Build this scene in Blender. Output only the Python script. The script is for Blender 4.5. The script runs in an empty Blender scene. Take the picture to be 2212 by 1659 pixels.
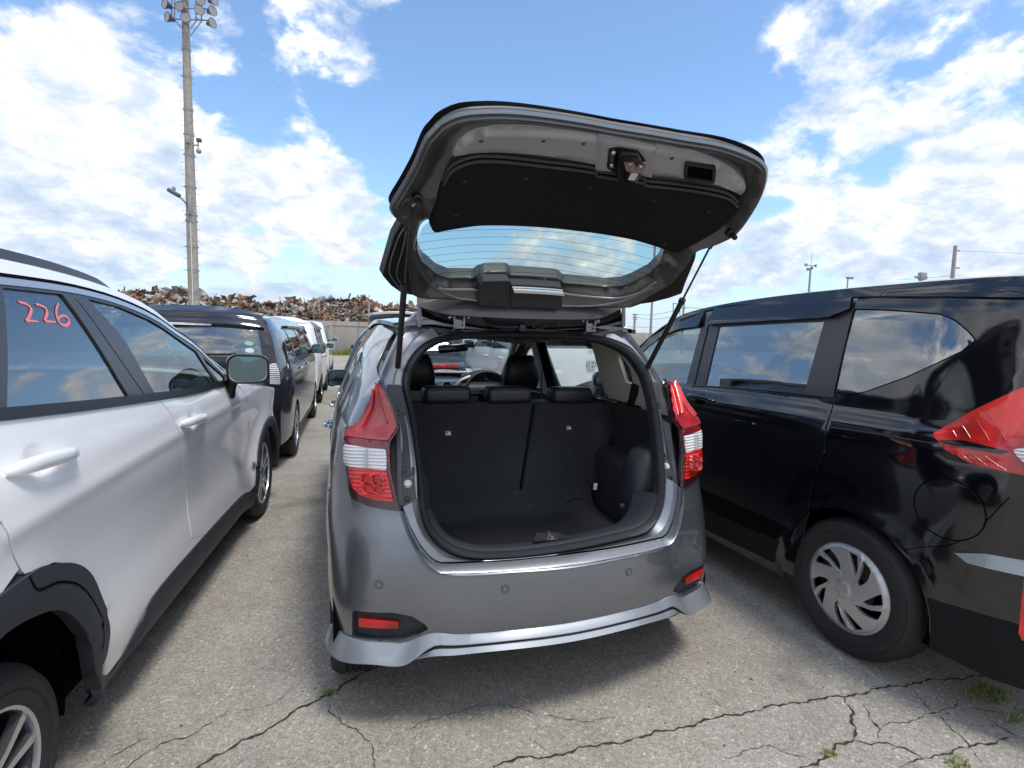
import bpy, bmesh, math, random
from mathutils import Vector, Matrix
from mathutils.geometry import delaunay_2d_cdt
V = Vector
R = math.radians
random.seed(7)
scn = bpy.context.scene
COL = scn.collection

# ------------------------------------------------------------------ camera
cam_d = bpy.data.cameras.new('camera'); cam = bpy.data.objects.new('camera', cam_d); COL.objects.link(cam)
YAW, PITCH, ROLL = R(18.920), R(-5.2276), R(1.42362)
CP = V((-.84149, -1.89659, 1.46334))
FW = V((math.sin(YAW)*math.cos(PITCH), math.cos(YAW)*math.cos(PITCH), math.sin(PITCH)))
_r0 = V((math.cos(YAW), -math.sin(YAW), 0)); _u0 = _r0.cross(FW)
RT = math.cos(ROLL)*_r0 + math.sin(ROLL)*_u0
UP = -math.sin(ROLL)*_r0 + math.cos(ROLL)*_u0
mw = Matrix.Identity(4)
for i in range(3):
    mw[i][0] = RT[i]; mw[i][1] = UP[i]; mw[i][2] = -FW[i]; mw[i][3] = CP[i]
cam.matrix_world = mw
cam_d.sensor_width = 36; cam_d.lens = 36*1145.38/2212
cam_d.clip_start = .02; cam_d.clip_end = 3000
scn.camera = cam
PXF = 1145.38
def ray(px, py):
    return FW + (px-1106)/PXF*RT - (py-829.5)/PXF*UP
def at(px, py, x=None, y=None, z=None):
    d = ray(px, py)
    i, c = (0, x) if x is not None else (1, y) if y is not None else (2, z)
    return CP + d*((c-CP[i])/d[i])
def prj(P):
    d = P-CP; w = d.dot(FW)
    return (1106+PXF*d.dot(RT)/w, 829.5-PXF*d.dot(UP)/w)

# ------------------------------------------------------------------ nodes helpers
class NT:
    def __init__(s, tree): s.t = tree; s.n = tree.nodes; s.l = tree.links
    def new(s, typ, **k):
        n = s.n.new(typ)
        for a, b in k.items():
            if a == 'inp':
                for kk, vv in b.items(): s.set(n, kk, vv)
            else: setattr(n, a, b)
        return n
    def set(s, n, k, v):
        if isinstance(v, bpy.types.NodeSocket): s.l.new(v, n.inputs[k])
        elif isinstance(v, bpy.types.Node): s.l.new(v.outputs[0], n.inputs[k])
        else: n.inputs[k].default_value = v
    def math(s, op, a, b=0.0, c=None, clamp=False):
        n = s.n.new('ShaderNodeMath'); n.operation = op; n.use_clamp = clamp
        s.set(n, 0, a); s.set(n, 1, b)
        if c is not None: s.set(n, 2, c)
        return n.outputs[0]
    def mix(s, f, a, b, mode='MIX'):
        n = s.n.new('ShaderNodeMix'); n.data_type = 'RGBA'; n.blend_type = mode
        s.set(n, 0, f); s.set(n, 6, a); s.set(n, 7, b)
        return n.outputs[2]
    def ramp(s, f, stops, interp='LINEAR'):
        n = s.n.new('ShaderNodeValToRGB'); r = n.color_ramp; r.interpolation = interp
        while len(r.elements) < len(stops): r.elements.new(.5)
        for e, (p, c) in zip(r.elements, stops):
            e.position = p; e.color = c if len(c) == 4 else (*c, 1)
        s.set(n, 0, f)
        return n.outputs[0]
    def noise(s, scale, detail=4, rough=.55, vec=None, dist=0, typ=None):
        n = s.n.new('ShaderNodeTexNoise'); s.set(n, 'Scale', scale); s.set(n, 'Detail', detail); s.set(n, 'Roughness', rough); s.set(n, 'Distortion', dist)
        if vec is not None: s.set(n, 'Vector', vec)
        return n
    def vor(s, scale, feat='F1', vec=None, rnd=1):
        n = s.n.new('ShaderNodeTexVoronoi'); n.feature = feat; s.set(n, 'Scale', scale); s.set(n, 'Randomness', rnd)
        if vec is not None: s.set(n, 'Vector', vec)
        return n

def mat(name, fn=None):
    m = bpy.data.materials.new(name); m.use_nodes = True
    nt = NT(m.node_tree); m.node_tree.nodes.clear()
    out = nt.new('ShaderNodeOutputMaterial')
    fn(nt, out)
    return m
def pbr(name, col, rough=.5, metal=0, spec=.5, coat=0, coatr=.03, bump=None, colvar=0, varscale=30, trans=0, emis=None, ior=1.5, roughvar=0):
    def f(nt, out):
        b = nt.new('ShaderNodeBsdfPrincipled')
        tc = nt.new('ShaderNodeTexCoord').outputs['Object']
        c = (*col, 1)
        if colvar:
            nz = nt.noise(varscale, 6, .65, tc)
            lo = tuple(max(0, x*(1-colvar)) for x in col)+(1,); hi = tuple(x*(1+colvar) for x in col)+(1,)
            c = nt.ramp(nz.outputs[0], [(.3, lo), (.7, hi)])
        nt.set(b, 'Base Color', c); nt.set(b, 'Metallic', metal)
        if roughvar:
            n2 = nt.noise(6, 5, .7, tc)
            nt.set(b, 'Roughness', nt.math('MULTIPLY_ADD', n2.outputs[0], roughvar, rough-roughvar/2))
        else: nt.set(b, 'Roughness', rough)
        nt.set(b, 'Specular IOR Level', spec); nt.set(b, 'Coat Weight', coat); nt.set(b, 'Coat Roughness', coatr)
        nt.set(b, 'Transmission Weight', trans); nt.set(b, 'IOR', ior)
        if emis: nt.set(b, 'Emission Color', (*emis[0], 1)); nt.set(b, 'Emission Strength', emis[1])
        if bump:
            nb = nt.noise(bump[0], 3, .6, tc); bp = nt.new('ShaderNodeBump'); nt.set(bp, 'Strength', bump[1]); nt.set(bp, 'Distance', bump[2] if len(bump) > 2 else .002)
            nt.set(bp, 'Height', nb.outputs[0]); nt.set(b, 'Normal', bp.outputs[0])
        nt.l.new(b.outputs[0], out.inputs[0])
    return mat(name, f)

# ------------------------------------------------------------------ mesh helpers
def props(o, label=None, cat=None, group=None, kind=None):
    if label: o['label'] = label
    if cat: o['category'] = cat
    if group: o['group'] = group
    if kind: o['kind'] = kind
    return o
def thing(name, loc, label, cat, group=None, rz=0):
    o = bpy.data.objects.new(name, None); COL.objects.link(o)
    o.location = loc; o.rotation_euler = (0, 0, rz); o.empty_display_size = .2
    return props(o, label, cat, group)
def wmat(o):
    m = o.matrix_basis.copy()
    if o.parent: m = wmat(o.parent) @ o.matrix_parent_inverse @ m
    return m
def attach(o, parent):
    if parent is not None:
        o.parent = parent; o.matrix_parent_inverse = wmat(parent).inverted()
    return o
def mesh_obj(name, verts, faces, m, parent=None, smooth=True, normals=None, uvs=None, sharp=None):
    me = bpy.data.meshes.new(name); me.from_pydata([tuple(v) for v in verts], [], faces); me.update()
    for mm in (m if isinstance(m, (list, tuple)) else [m]): me.materials.append(mm)
    me.polygons.foreach_set('use_smooth', [smooth]*len(me.polygons))
    if uvs:
        ul = me.uv_layers.new(name='UVMap')
        for l in me.loops: ul.data[l.index].uv = uvs[l.vertex_index]
    if normals:
        me.normals_split_custom_set([tuple(normals[l.vertex_index]) for l in me.loops])
    elif smooth and sharp:
        bm = bmesh.new(); bm.from_mesh(me)
        for e in bm.edges:
            if len(e.link_faces) == 2 and e.calc_face_angle(0) > R(sharp): e.smooth = False
        bm.to_mesh(me); bm.free()
    o = bpy.data.objects.new(name, me); COL.objects.link(o)
    return attach(o, parent)
def bm_obj(name, bm, m, parent=None, smooth=True, sharp=35):
    bmesh.ops.recalc_face_normals(bm, faces=bm.faces)
    for f in bm.faces: f.smooth = smooth
    if smooth:
        for e in bm.edges:
            if len(e.link_faces) == 2 and e.calc_face_angle(0) > R(sharp): e.smooth = False
    me = bpy.data.meshes.new(name); bm.to_mesh(me); bm.free()
    for mm in (m if isinstance(m, (list, tuple)) else [m]): me.materials.append(mm)
    o = bpy.data.objects.new(name, me); COL.objects.link(o)
    return attach(o, parent)

def crom(pts, n=6, closed=False):
    """Catmull-Rom through points of any dimension."""
    P = [V(p) for p in pts]; N = len(P); out = []
    if N < 3: return P
    rng = N if closed else N-1
    for i in range(rng):
        p1 = P[i]; p2 = P[(i+1) % N]
        p0 = P[(i-1) % N] if closed or i > 0 else p1*2-p2
        p3 = P[(i+2) % N] if closed or i+2 < N else p2*2-p1
        for k in range(n):
            t = k/n
            out.append(.5*((2*p1)+(p2-p0)*t+(2*p0-5*p1+4*p2-p3)*t*t+(3*p1-p0-3*p2+p3)*t**3))
    if not closed: out.append(P[-1])
    return out
def fillet(pts, r, n=5):
    """round the corners of a closed 2-D polygon; r one radius or one per corner"""
    P = [V(p[:2]) for p in pts]; N = len(P); out = []
    for i in range(N):
        rr = r[i] if isinstance(r, (list, tuple)) else r
        a, b, c = P[i-1], P[i], P[(i+1) % N]
        d = min(rr, (a-b).length*.48, (c-b).length*.48)
        if d < 1e-6: out.append(b); continue
        s = b+(a-b).normalized()*d; e = b+(c-b).normalized()*d
        for k in range(n+1):
            t = k/n; out.append(s*(1-t)**2+b*2*t*(1-t)+e*t*t)
    return out
def resample(pts, res, closed=True):
    out = []; N = len(pts)
    for i in range(N if closed else N-1):
        a = V(pts[i]); b = V(pts[(i+1) % N]); L = (b-a).length
        if L < 1e-6: continue
        k = max(1, math.ceil(L/res))
        for j in range(k): out.append(a+(b-a)*(j/k))
    if not closed: out.append(V(pts[-1]))
    return out
def dedupe(P, eps=1e-4):
    o = []
    for p in P:
        if not o or (p-o[-1]).length > eps: o.append(p)
    while len(o) > 1 and (o[0]-o[-1]).length < eps: o.pop()
    return o
def inside(p, poly):
    x, y = p[0], p[1]; c = False; j = len(poly)-1
    for i in range(len(poly)):
        a = poly[i]; b = poly[j]
        if (a[1] > y) != (b[1] > y) and x < (b[0]-a[0])*(y-a[1])/(b[1]-a[1])+a[0]: c = not c
        j = i
    return c

class Surf:
    """parametric surface f(u,v)->Vector; out: a rough outward direction"""
    def __init__(s, f, out, seeds=None): s.f = f; s.out = V(out); s.seeds = seeds
    def n(s, u, v, e=.004):
        du = s.f(u+e, v)-s.f(u-e, v); dv = s.f(u, v+e)-s.f(u, v-e)
        k = du.cross(dv)
        if k.length < 1e-12: return s.out.normalized()
        k.normalize(); o = s.out if not callable(getattr(s, 'outf', None)) else s.outf(u, v)
        return k if k.dot(o) > 0 else -k
    def inv(s, px, py, seed=None):
        if seed is None:
            best = None
            for (a, b) in s.seeds:
                P = s.f(a, b)
                if (P-CP).dot(FW) < .05: continue
                q = prj(P); e = (q[0]-px)**2+(q[1]-py)**2
                if best is None or e < best[0]: best = (e, a, b)
            seed = best[1:]
        u, v = seed
        for _ in range(14):
            q = prj(s.f(u, v)); ex, ey = px-q[0], py-q[1]
            if abs(ex)+abs(ey) < .02: break
            h = 1e-4; qa = prj(s.f(u+h, v)); qb = prj(s.f(u, v+h))
            a, b = (qa[0]-q[0])/h, (qb[0]-q[0])/h; c, d = (qa[1]-q[1])/h, (qb[1]-q[1])/h
            D = a*d-b*c
            if abs(D) < 1e-6: break
            du, dv = (ex*d-b*ey)/D, (a*ey-c*ex)/D
            L = math.hypot(du, dv); k = min(1, .25/L) if L > 0 else 1
            u += du*k; v += dv*k
        return V((u, v))
    def tr(s, pts, m=(1, 0, 1, 0)):
        """trace: photo points (affinely mapped by m) -> surface parameters"""
        out = []; seed = None
        for p in pts:
            q = s.inv(m[0]*p[0]+m[1], m[2]*p[1]+m[3], None)
            out.append(q)
        return out

def panel(name, S, outline, m, parent=None, holes=(), off=0, rim=.012, res=.04, rimdir=None, flip=False, rimmat=None, offf=None, uv=False):
    O = dedupe(resample(outline, res)); H = [dedupe(resample(h, res)) for h in holes]
    us = [p.x for p in O]; vs = [p.y for p in O]
    verts = list(O); edges = [(i, (i+1) % len(O)) for i in range(len(O))]; loops = [(0, len(O))]
    for h in H:
        b = len(verts); verts += h; edges += [(b+i, b+(i+1) % len(h)) for i in range(len(h))]; loops.append((b, len(h)))
    allb = verts[:]
    cell = {}
    for p in allb: cell.setdefault((int(p.x//res), int(p.y//res)), []).append(p)
    def near(p):
        a, b = int(p[0]//res), int(p[1]//res)
        for i in (-1, 0, 1):
            for j in (-1, 0, 1):
                for q in cell.get((a+i, b+j), ()):
                    if (q.x-p[0])**2+(q.y-p[1])**2 < (.45*res)**2: return True
        return False
    stag = 0 if hasattr(S, 'bulge') else .5
    nu = int((max(us)-min(us))/res)+1; nv = int((max(vs)-min(vs))/res)+1
    for i in range(nu+1):
        for j in range(nv+1):
            p = (min(us)+(i+stag*(j % 2))*res, min(vs)+j*res)
            if inside(p, O) and not any(inside(p, h) for h in H) and not near(p): verts.append(V(p))
    r = delaunay_2d_cdt([V(p[:2]) for p in verts], edges, [], 0, 1e-6)
    V2, F2 = r[0], r[2]
    faces = []
    for f in F2:
        c = (V2[f[0]]+V2[f[1]]+V2[f[2]])/3
        if inside(c, O) and not any(inside(c, h) for h in H): faces.append(list(f))
    P3 = []; N3 = []
    for p in V2:
        P = S.f(p.x, p.y); n = S.n(p.x, p.y)
        o_ = off+(offf(p.x, p.y) if offf else 0)
        P3.append(P+n*o_); N3.append(n)
    if offf:   # real relief: recompute normals from the displaced surface
        e = .004
        for i, p in enumerate(V2):
            def g(a, b): return S.f(a, b)+S.n(a, b)*(off+offf(a, b))
            k = (g(p.x+e, p.y)-g(p.x-e, p.y)).cross(g(p.x, p.y+e)-g(p.x, p.y-e))
            if k.length > 1e-14:
                k.normalize(); N3[i] = k if k.dot(N3[i]) > 0 else -k
    for f in faces:
        a, b, c = (P3[i] for i in f)
        if (b-a).cross(c-a).dot(N3[f[0]]) < 0: f.reverse()
    nf = len(faces)
    uvs = [(p.x, p.y) for p in V2] if uv else None
    if rim:
        # rim strip: own vertices
        for poly, hole in [(O, False)]+[(h, True) for h in H]:
            b0 = len(P3); k = len(poly)
            for i, p in enumerate(poly):
                P = S.f(p.x, p.y); n = S.n(p.x, p.y); P = P+n*(off+(offf(p.x, p.y) if offf else 0))
                a = S.f(*poly[i-1]); c = S.f(*poly[(i+1) % k])
                t = (c-a).normalized(); s = t.cross(n).normalized()
                cen = (poly[(i+1) % k]-poly[i-1]); perp = V((cen.y, -cen.x)).normalized()*.002
                ins = inside(p+perp, poly)
                w = S.f(p.x+perp.x, p.y+perp.y)-S.f(p.x, p.y)
                if (s.dot(w) > 0) == ins: s = -s
                if hole: s = -s
                d = (V(rimdir)*rim if rimdir else -n*rim)
                P3 += [P, P+d*.18, P+d]; nn = (n+s).normalized(); N3 += [nn, s, s]
            for i in range(k):
                j = (i+1) % k
                for q in (0, 1):
                    f = [b0+3*i+q, b0+3*j+q, b0+3*j+q+1, b0+3*i+q+1]
                    a, b, c = (P3[z] for z in f[:3])
                    if (b-a).cross(c-a).dot(N3[b0+3*i+1]) < 0: f.reverse()
                    faces.append(f)
        if uvs: uvs += [(0, 0)]*(len(P3)-len(uvs))
    o = mesh_obj(name, P3, faces, m, parent, True, N3, uvs)
    if rimmat is not None:
        o.data.materials.append(rimmat)
        for i, p in enumerate(o.data.polygons):
            if i >= nf: p.material_index = 1
    return o

def loft(name, curves, m, parent=None, closed=False, smooth=True, sharp=40, thick=0):
    """curves: list of equal-length 3-D polylines"""
    n = len(curves[0]); vs = [V(p) for c in curves for p in c]; fs = []
    for a in range(len(curves)-1):
        for i in range(n if closed else n-1):
            j = (i+1) % n; fs.append((a*n+i, a*n+j, (a+1)*n+j, (a+1)*n+i))
    o = mesh_obj(name, vs, fs, m, parent, smooth, sharp=sharp)
    return o
def even(pts, n, closed=False):
    """n points evenly along a polyline"""
    P = [V(p) for p in pts]
    if closed: P.append(P[0])
    L = [0]
    for a, b in zip(P, P[1:]): L.append(L[-1]+(b-a).length)
    out = []; k = 0; m = n if closed else n-1
    for i in range(n):
        s = L[-1]*i/m
        while k < len(L)-2 and L[k+1] < s: k += 1
        t = (s-L[k])/max(1e-9, L[k+1]-L[k]); out.append(P[k]*(1-t)+P[k+1]*t)
    return out
def tube_bm(bm, pts, r, seg=8, closed=False, cap=True, up=None, sx=1, sy=1):
    P = [V(p) for p in pts]; n = len(P); rr = r if isinstance(r, (list, tuple)) else [r]*n
    rings = []; prev = None
    for i in range(n):
        t = (P[(i+1) % n]-P[i-1]) if closed else (P[min(i+1, n-1)]-P[max(i-1, 0)])
        t.normalize()
        if prev is None:
            a = V(up) if up else (V((0, 0, 1)) if abs(t.z) < .9 else V((1, 0, 0)))
        else: a = prev
        x = (a-t*a.dot(t)).normalized(); y = t.cross(x); prev = x
        rings.append([bm.verts.new(P[i]+x*(math.cos(2*math.pi*k/seg)*rr[i]*sx)+y*(math.sin(2*math.pi*k/seg)*rr[i]*sy)) for k in range(seg)])
    for i in range(n if closed else n-1):
        A, B = rings[i], rings[(i+1) % n]
        for k in range(seg): bm.faces.new((A[k], A[(k+1) % seg], B[(k+1) % seg], B[k]))
    if cap and not closed:
        bm.faces.new(rings[0][::-1]); bm.faces.new(rings[-1])
def tube(name, pts, r, m, parent=None, seg=8, closed=False, **k):
    bm = bmesh.new(); tube_bm(bm, pts, r, seg, closed, **k); return bm_obj(name, bm, m, parent)
def box_bm(bm, c, s, rot=None, bev=0, bseg=2):
    M = Matrix.Translation(V(c)) @ (rot.to_4x4() if rot else Matrix.Identity(4)) @ Matrix.Diagonal((*s, 1))
    r = bmesh.ops.create_cube(bm, size=1, matrix=M)
    if bev:
        es = list({e for v in r['verts'] for e in v.link_edges})
        bmesh.ops.bevel(bm, geom=es, offset=bev, segments=bseg, profile=.5, affect='EDGES')
def box(name, c, s, m, parent=None, rot=None, bev=.004, bseg=2):
    bm = bmesh.new(); box_bm(bm, c, s, rot, bev, bseg); return bm_obj(name, bm, m, parent)
def lathe_bm(bm, prof, seg, M=Matrix.Identity(4), a0=0, a1=2*math.pi):
    """prof: (r, h); axis = local x of M"""
    full = abs(a1-a0-2*math.pi) < 1e-6; k = seg if full else seg+1; rings = []
    for (r_, h) in prof:
        rings.append([bm.verts.new(M @ V((h, r_*math.cos(a0+(a1-a0)*i/seg), r_*math.sin(a0+(a1-a0)*i/seg)))) for i in range(k)])
    for A, B in zip(rings, rings[1:]):
        for i in range(k if full else k-1):
            j = (i+1) % k
            try: bm.faces.new((A[i], A[j], B[j], B[i]))
            except ValueError: pass
def lathe(name, prof, seg, M, m, parent=None, sharp=40):
    bm = bmesh.new(); lathe_bm(bm, prof, seg, M); bmesh.ops.remove_doubles(bm, verts=bm.verts, dist=1e-6)
    return bm_obj(name, bm, m, parent, sharp=sharp)
def plate(name, pts2, M, th, m, parent=None, bev=0, holes=()):
    """extruded polygon: pts2 in M's x,y plane, thickness th along +z, front face at z=th"""
    P = dedupe([V(p) for p in pts2]); vs = list(P); ed = [(i, (i+1) % len(P)) for i in range(len(P))]
    HH = []
    for h in holes:
        h = dedupe([V(p) for p in h]); b = len(vs); vs += h; ed += [(b+i, b+(i+1) % len(h)) for i in range(len(h))]; HH.append(h)
    r = delaunay_2d_cdt(vs, ed, [], 0, 1e-7); V2, F2 = r[0], r[2]
    bm = bmesh.new()
    a = [bm.verts.new(M @ V((p.x, p.y, th))) for p in V2]; b = [bm.verts.new(M @ V((p.x, p.y, 0))) for p in V2]
    for f in F2:
        c = (V2[f[0]]+V2[f[1]]+V2[f[2]])/3
        if inside(c, P) and not any(inside(c, h) for h in HH):
            bm.faces.new([a[i] for i in f]); bm.faces.new([b[i] for i in reversed(f)])
    for e in [e for e in bm.edges if len(e.link_faces) == 1 and e.verts[0] in a and e.verts[1] in a]:
        i, j = a.index(e.verts[0]), a.index(e.verts[1]); bm.faces.new((a[i], a[j], b[j], b[i]))
    if bev:
        es = [e for e in bm.edges if len(e.link_faces) == 2 and e.calc_face_angle(0) > R(50) and all(v in a for v in e.verts)]
        if es: bmesh.ops.bevel(bm, geom=es, offset=bev, segments=2, profile=.5, affect='EDGES')
    return bm_obj(name, bm, m, parent, sharp=30)
def frame(o, x, z):
    """matrix with local x along x, local z along z"""
    z = V(z).normalized(); x = (V(x)-z*V(x).dot(z)).normalized(); y = z.cross(x)
    M = Matrix.Identity(4)
    for i in range(3): M[i][0] = x[i]; M[i][1] = y[i]; M[i][2] = z[i]; M[i][3] = o[i]
    return M
def ribbon(name, S, pts, w, m, parent=None, off=.001, closed=False, h=0):
    """thin raised strip of width w along parameter polyline on surface"""
    P = [V(p) for p in pts]; n = len(P); A = []; B = []; N = []
    for i, p in enumerate(P):
        t = (P[(i+1) % n]-P[i-1]) if closed else (P[min(i+1, n-1)]-P[max(i-1, 0)])
        q = V((-t.y, t.x)).normalized()*(w/2 if not callable(w) else w(i/(n-1))/2)
        a = p+q; b = p-q
        na = S.n(*p); A.append(S.f(*a)+na*off); B.append(S.f(*b)+na*off); N.append(na)
    vs = A+B; nn = N+N; fs = []
    if h:
        vs = [a+k*h*0 for a, k in zip(A, N)]+[(a+b)/2+k*h for a, b, k in zip(A, B, N)]+B; nn = None
        for i in range(n if closed else n-1):
            j = (i+1) % n; fs += [(i, j, n+j, n+i), (n+i, n+j, 2*n+j, 2*n+i)]
    else:
        for i in range(n if closed else n-1):
            j = (i+1) % n; fs.append((i, j, n+j, n+i))
    if not h:
        f = fs[0]
        if (vs[f[1]]-vs[f[0]]).cross(vs[f[2]]-vs[f[0]]).dot(nn[0]) < 0: fs = [tuple(reversed(q)) for q in fs]
    return mesh_obj(name, vs, fs, m, parent, True, nn)
def lerp_tab(tab, x):
    """piecewise smooth table lookup [(x,y)...]"""
    if x <= tab[0][0]: return tab[0][1]
    if x >= tab[-1][0]: return tab[-1][1]
    for i in range(len(tab)-1):
        a, b = tab[i], tab[i+1]
        if x <= b[0]:
            h = b[0]-a[0]; t = (x-a[0])/h
            pa = tab[i-1] if i > 0 else a; pb = tab[i+2] if i+2 < len(tab) else b
            m0 = (b[1]-pa[1])/(b[0]-pa[0]); m1 = (pb[1]-a[1])/(pb[0]-a[0])
            return (2*t**3-3*t*t+1)*a[1]+(t**3-2*t*t+t)*h*m0+(-2*t**3+3*t*t)*b[1]+(t**3-t*t)*h*m1
def mapxy(x0, y0, k):
    """affine map of an enlarged crop (origin in full photo pixels, scale) to 2212-wide photo coordinates"""
    return (k/1.475588, x0/1.475588, k/1.475588, y0/1.475588)

# ------------------------------------------------------------------ world / sun / exposure
SUN_EL, SUN_AZ = R(66), R(153)          # azimuth clockwise from +Y: behind the camera, a little to its left
sd = V((math.sin(SUN_AZ)*math.cos(SUN_EL), math.cos(SUN_AZ)*math.cos(SUN_EL), math.sin(SUN_EL)))
sl = bpy.data.lights.new('sun', 'SUN'); sl.energy = 1.5; sl.angle = R(14); sl.color = (1, .95, .88)
so = bpy.data.objects.new('sun', sl); COL.objects.link(so); so.rotation_euler = sd.to_track_quat('Z', 'Y').to_euler()
w = bpy.data.worlds.new('World'); scn.world = w; w.use_nodes = True
nt = NT(w.node_tree); w.node_tree.nodes.clear()
out = nt.new('ShaderNodeOutputWorld'); bg = nt.new('ShaderNodeBackground')
sky = nt.new('ShaderNodeTexSky', sky_type='NISHITA', sun_disc=False, sun_elevation=SUN_EL, sun_rotation=SUN_AZ, altitude=50, air_density=1.0, dust_density=.6, ozone_density=2.0)
tc = nt.new('ShaderNodeTexCoord').outputs['Generated']
sep = nt.new('ShaderNodeSeparateXYZ'); nt.set(sep, 0, tc)
zc = nt.math('MAXIMUM', sep.outputs[2], 0.0)
den = nt.math('ADD', zc, .42)
cmb = nt.new('ShaderNodeCombineXYZ'); nt.set(cmb, 0, nt.math('DIVIDE', sep.outputs[0], den)); nt.set(cmb, 1, nt.math('DIVIDE', sep.outputs[1], den)); nt.set(cmb, 2, nt.math('MULTIPLY', zc, .6))
n1 = nt.noise(4.6, 12, .55, cmb.outputs[0], .25)
n2 = nt.noise(13.0, 8, .6, cmb.outputs[0], .3)
n3 = nt.noise(1.7, 3, .5, cmb.outputs[0])
# where the cloud masses stand: direction through the photograph, size (radians), weight
BL = [(60,230,.20,.28),(230,330,.16,.28),(90,480,.22,.36),(300,460,.14,.3),(560,150,.10,.24),(700,175,.09,.26),(330,170,.12,.2),(740,10,.09,.26),(600,480,.12,.36),(740,440,.09,.34),
      (700,330,.05,.16),(480,315,.04,.2),(885,225,.03,.12),(1150,215,.03,.16),(1235,220,.03,.16),(1740,290,.10,.26),(1800,130,.10,.14),(1960,110,.10,.20),(2100,30,.08,.2),(2120,215,.09,.22),
      (1900,460,.16,.24),(1650,540,.16,.24),(2150,500,.15,.26),(650,500,.15,.30),(1270,540,.15,.36),(1000,570,.1,.26),(1500,560,.10,.24),(1800,560,.10,.16),(300,590,.10,-.06),(700,600,.10,-.02),(1250,90,.24,-.34),(1500,160,.10,-.2),(1250,330,.14,-.2),(480,30,.08,-.16),(200,30,.12,-.1),(470,250,.05,-.18),(820,330,.07,-.22),(900,400,.07,-.2),(2000,330,.05,-.1)]
acc = None
for (px, py, r_, a) in BL:
    d = ray(px, py).normalized()
    dt = nt.new('ShaderNodeVectorMath', operation='DISTANCE'); nt.set(dt, 0, tc); dt.inputs[1].default_value = d
    mr = nt.new('ShaderNodeMapRange', interpolation_type='SMOOTHSTEP'); nt.set(mr, 0, dt.outputs['Value']); mr.inputs[1].default_value = r_*1.5; mr.inputs[2].default_value = r_*.25; mr.inputs[3].default_value = 0; mr.inputs[4].default_value = a*.62 if a > 0 else a*.8
    acc = mr.outputs[0] if acc is None else nt.math('ADD', acc, mr.outputs[0])
for (dx, dy, dz, r_, a) in ((1, .25, .22, .22, .20), (1, -.25, .14, .25, .22), (.95, .6, .12, .2, .2), (1, 0, .5, .2, .16), (.4, -1, .3, .3, .2), (-1, .2, .3, .3, .24), (-1, -.1, .15, .25, .26), (-1, .5, .18, .2, .22), (-1, -.6, .22, .25, .2), (-.2, -1, .18, .3, .2)):
    d = V((dx, dy, dz)).normalized()
    dt = nt.new('ShaderNodeVectorMath', operation='DISTANCE'); nt.set(dt, 0, tc); dt.inputs[1].default_value = d
    mr = nt.new('ShaderNodeMapRange', interpolation_type='SMOOTHSTEP'); nt.set(mr, 0, dt.outputs['Value']); mr.inputs[1].default_value = r_*1.5; mr.inputs[2].default_value = r_*.25; mr.inputs[3].default_value = 0; mr.inputs[4].default_value = a
    acc = nt.math('ADD', acc, mr.outputs[0])
# outside the view: the same broken cumulus cover all round
fd = nt.new('ShaderNodeVectorMath', operation='DOT_PRODUCT'); nt.set(fd, 0, tc); fd.inputs[1].default_value = FW
away = nt.new('ShaderNodeMapRange'); nt.set(away, 0, fd.outputs['Value']); away.inputs[1].default_value = .62; away.inputs[2].default_value = .35; away.inputs[3].default_value = 0; away.inputs[4].default_value = .26
cov = nt.math('ADD', acc, away.outputs[0])
base = nt.math('ADD', nt.math('MULTIPLY', n1.outputs[0], 1.65), nt.math('MULTIPLY', n2.outputs[0], .40))
base = nt.math('ADD', base, nt.math('MULTIPLY', n3.outputs[0], .25))
dens = nt.math('ADD', base, cov)
mk = nt.new('ShaderNodeMapRange', interpolation_type='SMOOTHSTEP'); nt.set(mk, 0, dens); mk.inputs[1].default_value = 1.26; mk.inputs[2].default_value = 1.50
# thickness shading of the clouds: thick parts brighter at their tops, grey underneath
lowz = nt.new('ShaderNodeMapRange'); nt.set(lowz, 0, sep.outputs[2]); lowz.inputs[1].default_value = .02; lowz.inputs[2].default_value = .30
n4 = nt.noise(7.0, 7, .62, cmb.outputs[0], .2)
sh = nt.math('ADD', nt.math('MULTIPLY_ADD', n2.outputs[0], .75, nt.math('MULTIPLY', n4.outputs[0], 1.15)), nt.math('MULTIPLY_ADD', lowz.outputs[0], .24, -.40))
ccol = nt.ramp(sh, [(.42, (.33, .41, .53)), (.62, (.44, .50, .59)), (.76, (.57, .60, .65)), (.88, (.70, .71, .73)), (1.04, (1.05, 1.03, 1.0))])
ccol = nt.mix(1.0, ccol, (1.04, 1.04, 1.04, 1), 'MULTIPLY')
skyc = nt.new('ShaderNodeVectorMath', operation='MULTIPLY'); nt.set(skyc, 0, sky); skyc.inputs[1].default_value = (.128, .142, .149)
# pale horizon veil
hz = nt.new('ShaderNodeMapRange', interpolation_type='SMOOTHSTEP'); nt.set(hz, 0, sep.outputs[2]); hz.inputs[1].default_value = .20; hz.inputs[2].default_value = -.02; hz.inputs[3].default_value = 0; hz.inputs[4].default_value = .88
skyv = nt.mix(hz.outputs[0], skyc.outputs[0], (.36, .45, .56, 1))
full = nt.mix(mk.outputs[0], skyv, ccol)
gnd = nt.math('LESS_THAN', sep.outputs[2], -.004)
full = nt.mix(gnd, full, (.25, .23, .20, 1))
nt.set(bg, 0, full); bg.inputs[1].default_value = 1.0
nt.l.new(bg.outputs[0], out.inputs[0])
scn.view_settings.view_transform = 'Standard'; scn.view_settings.look = 'None'; scn.view_settings.exposure = 0.74; scn.view_settings.gamma = 1
scn.view_settings.use_curve_mapping = False
scn.cycles.max_bounces = 12; scn.cycles.transparent_max_bounces = 24; scn.cycles.caustics_reflective = False; scn.cycles.caustics_refractive = False
scn.cycles.sample_clamp_indirect = 6

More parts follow.
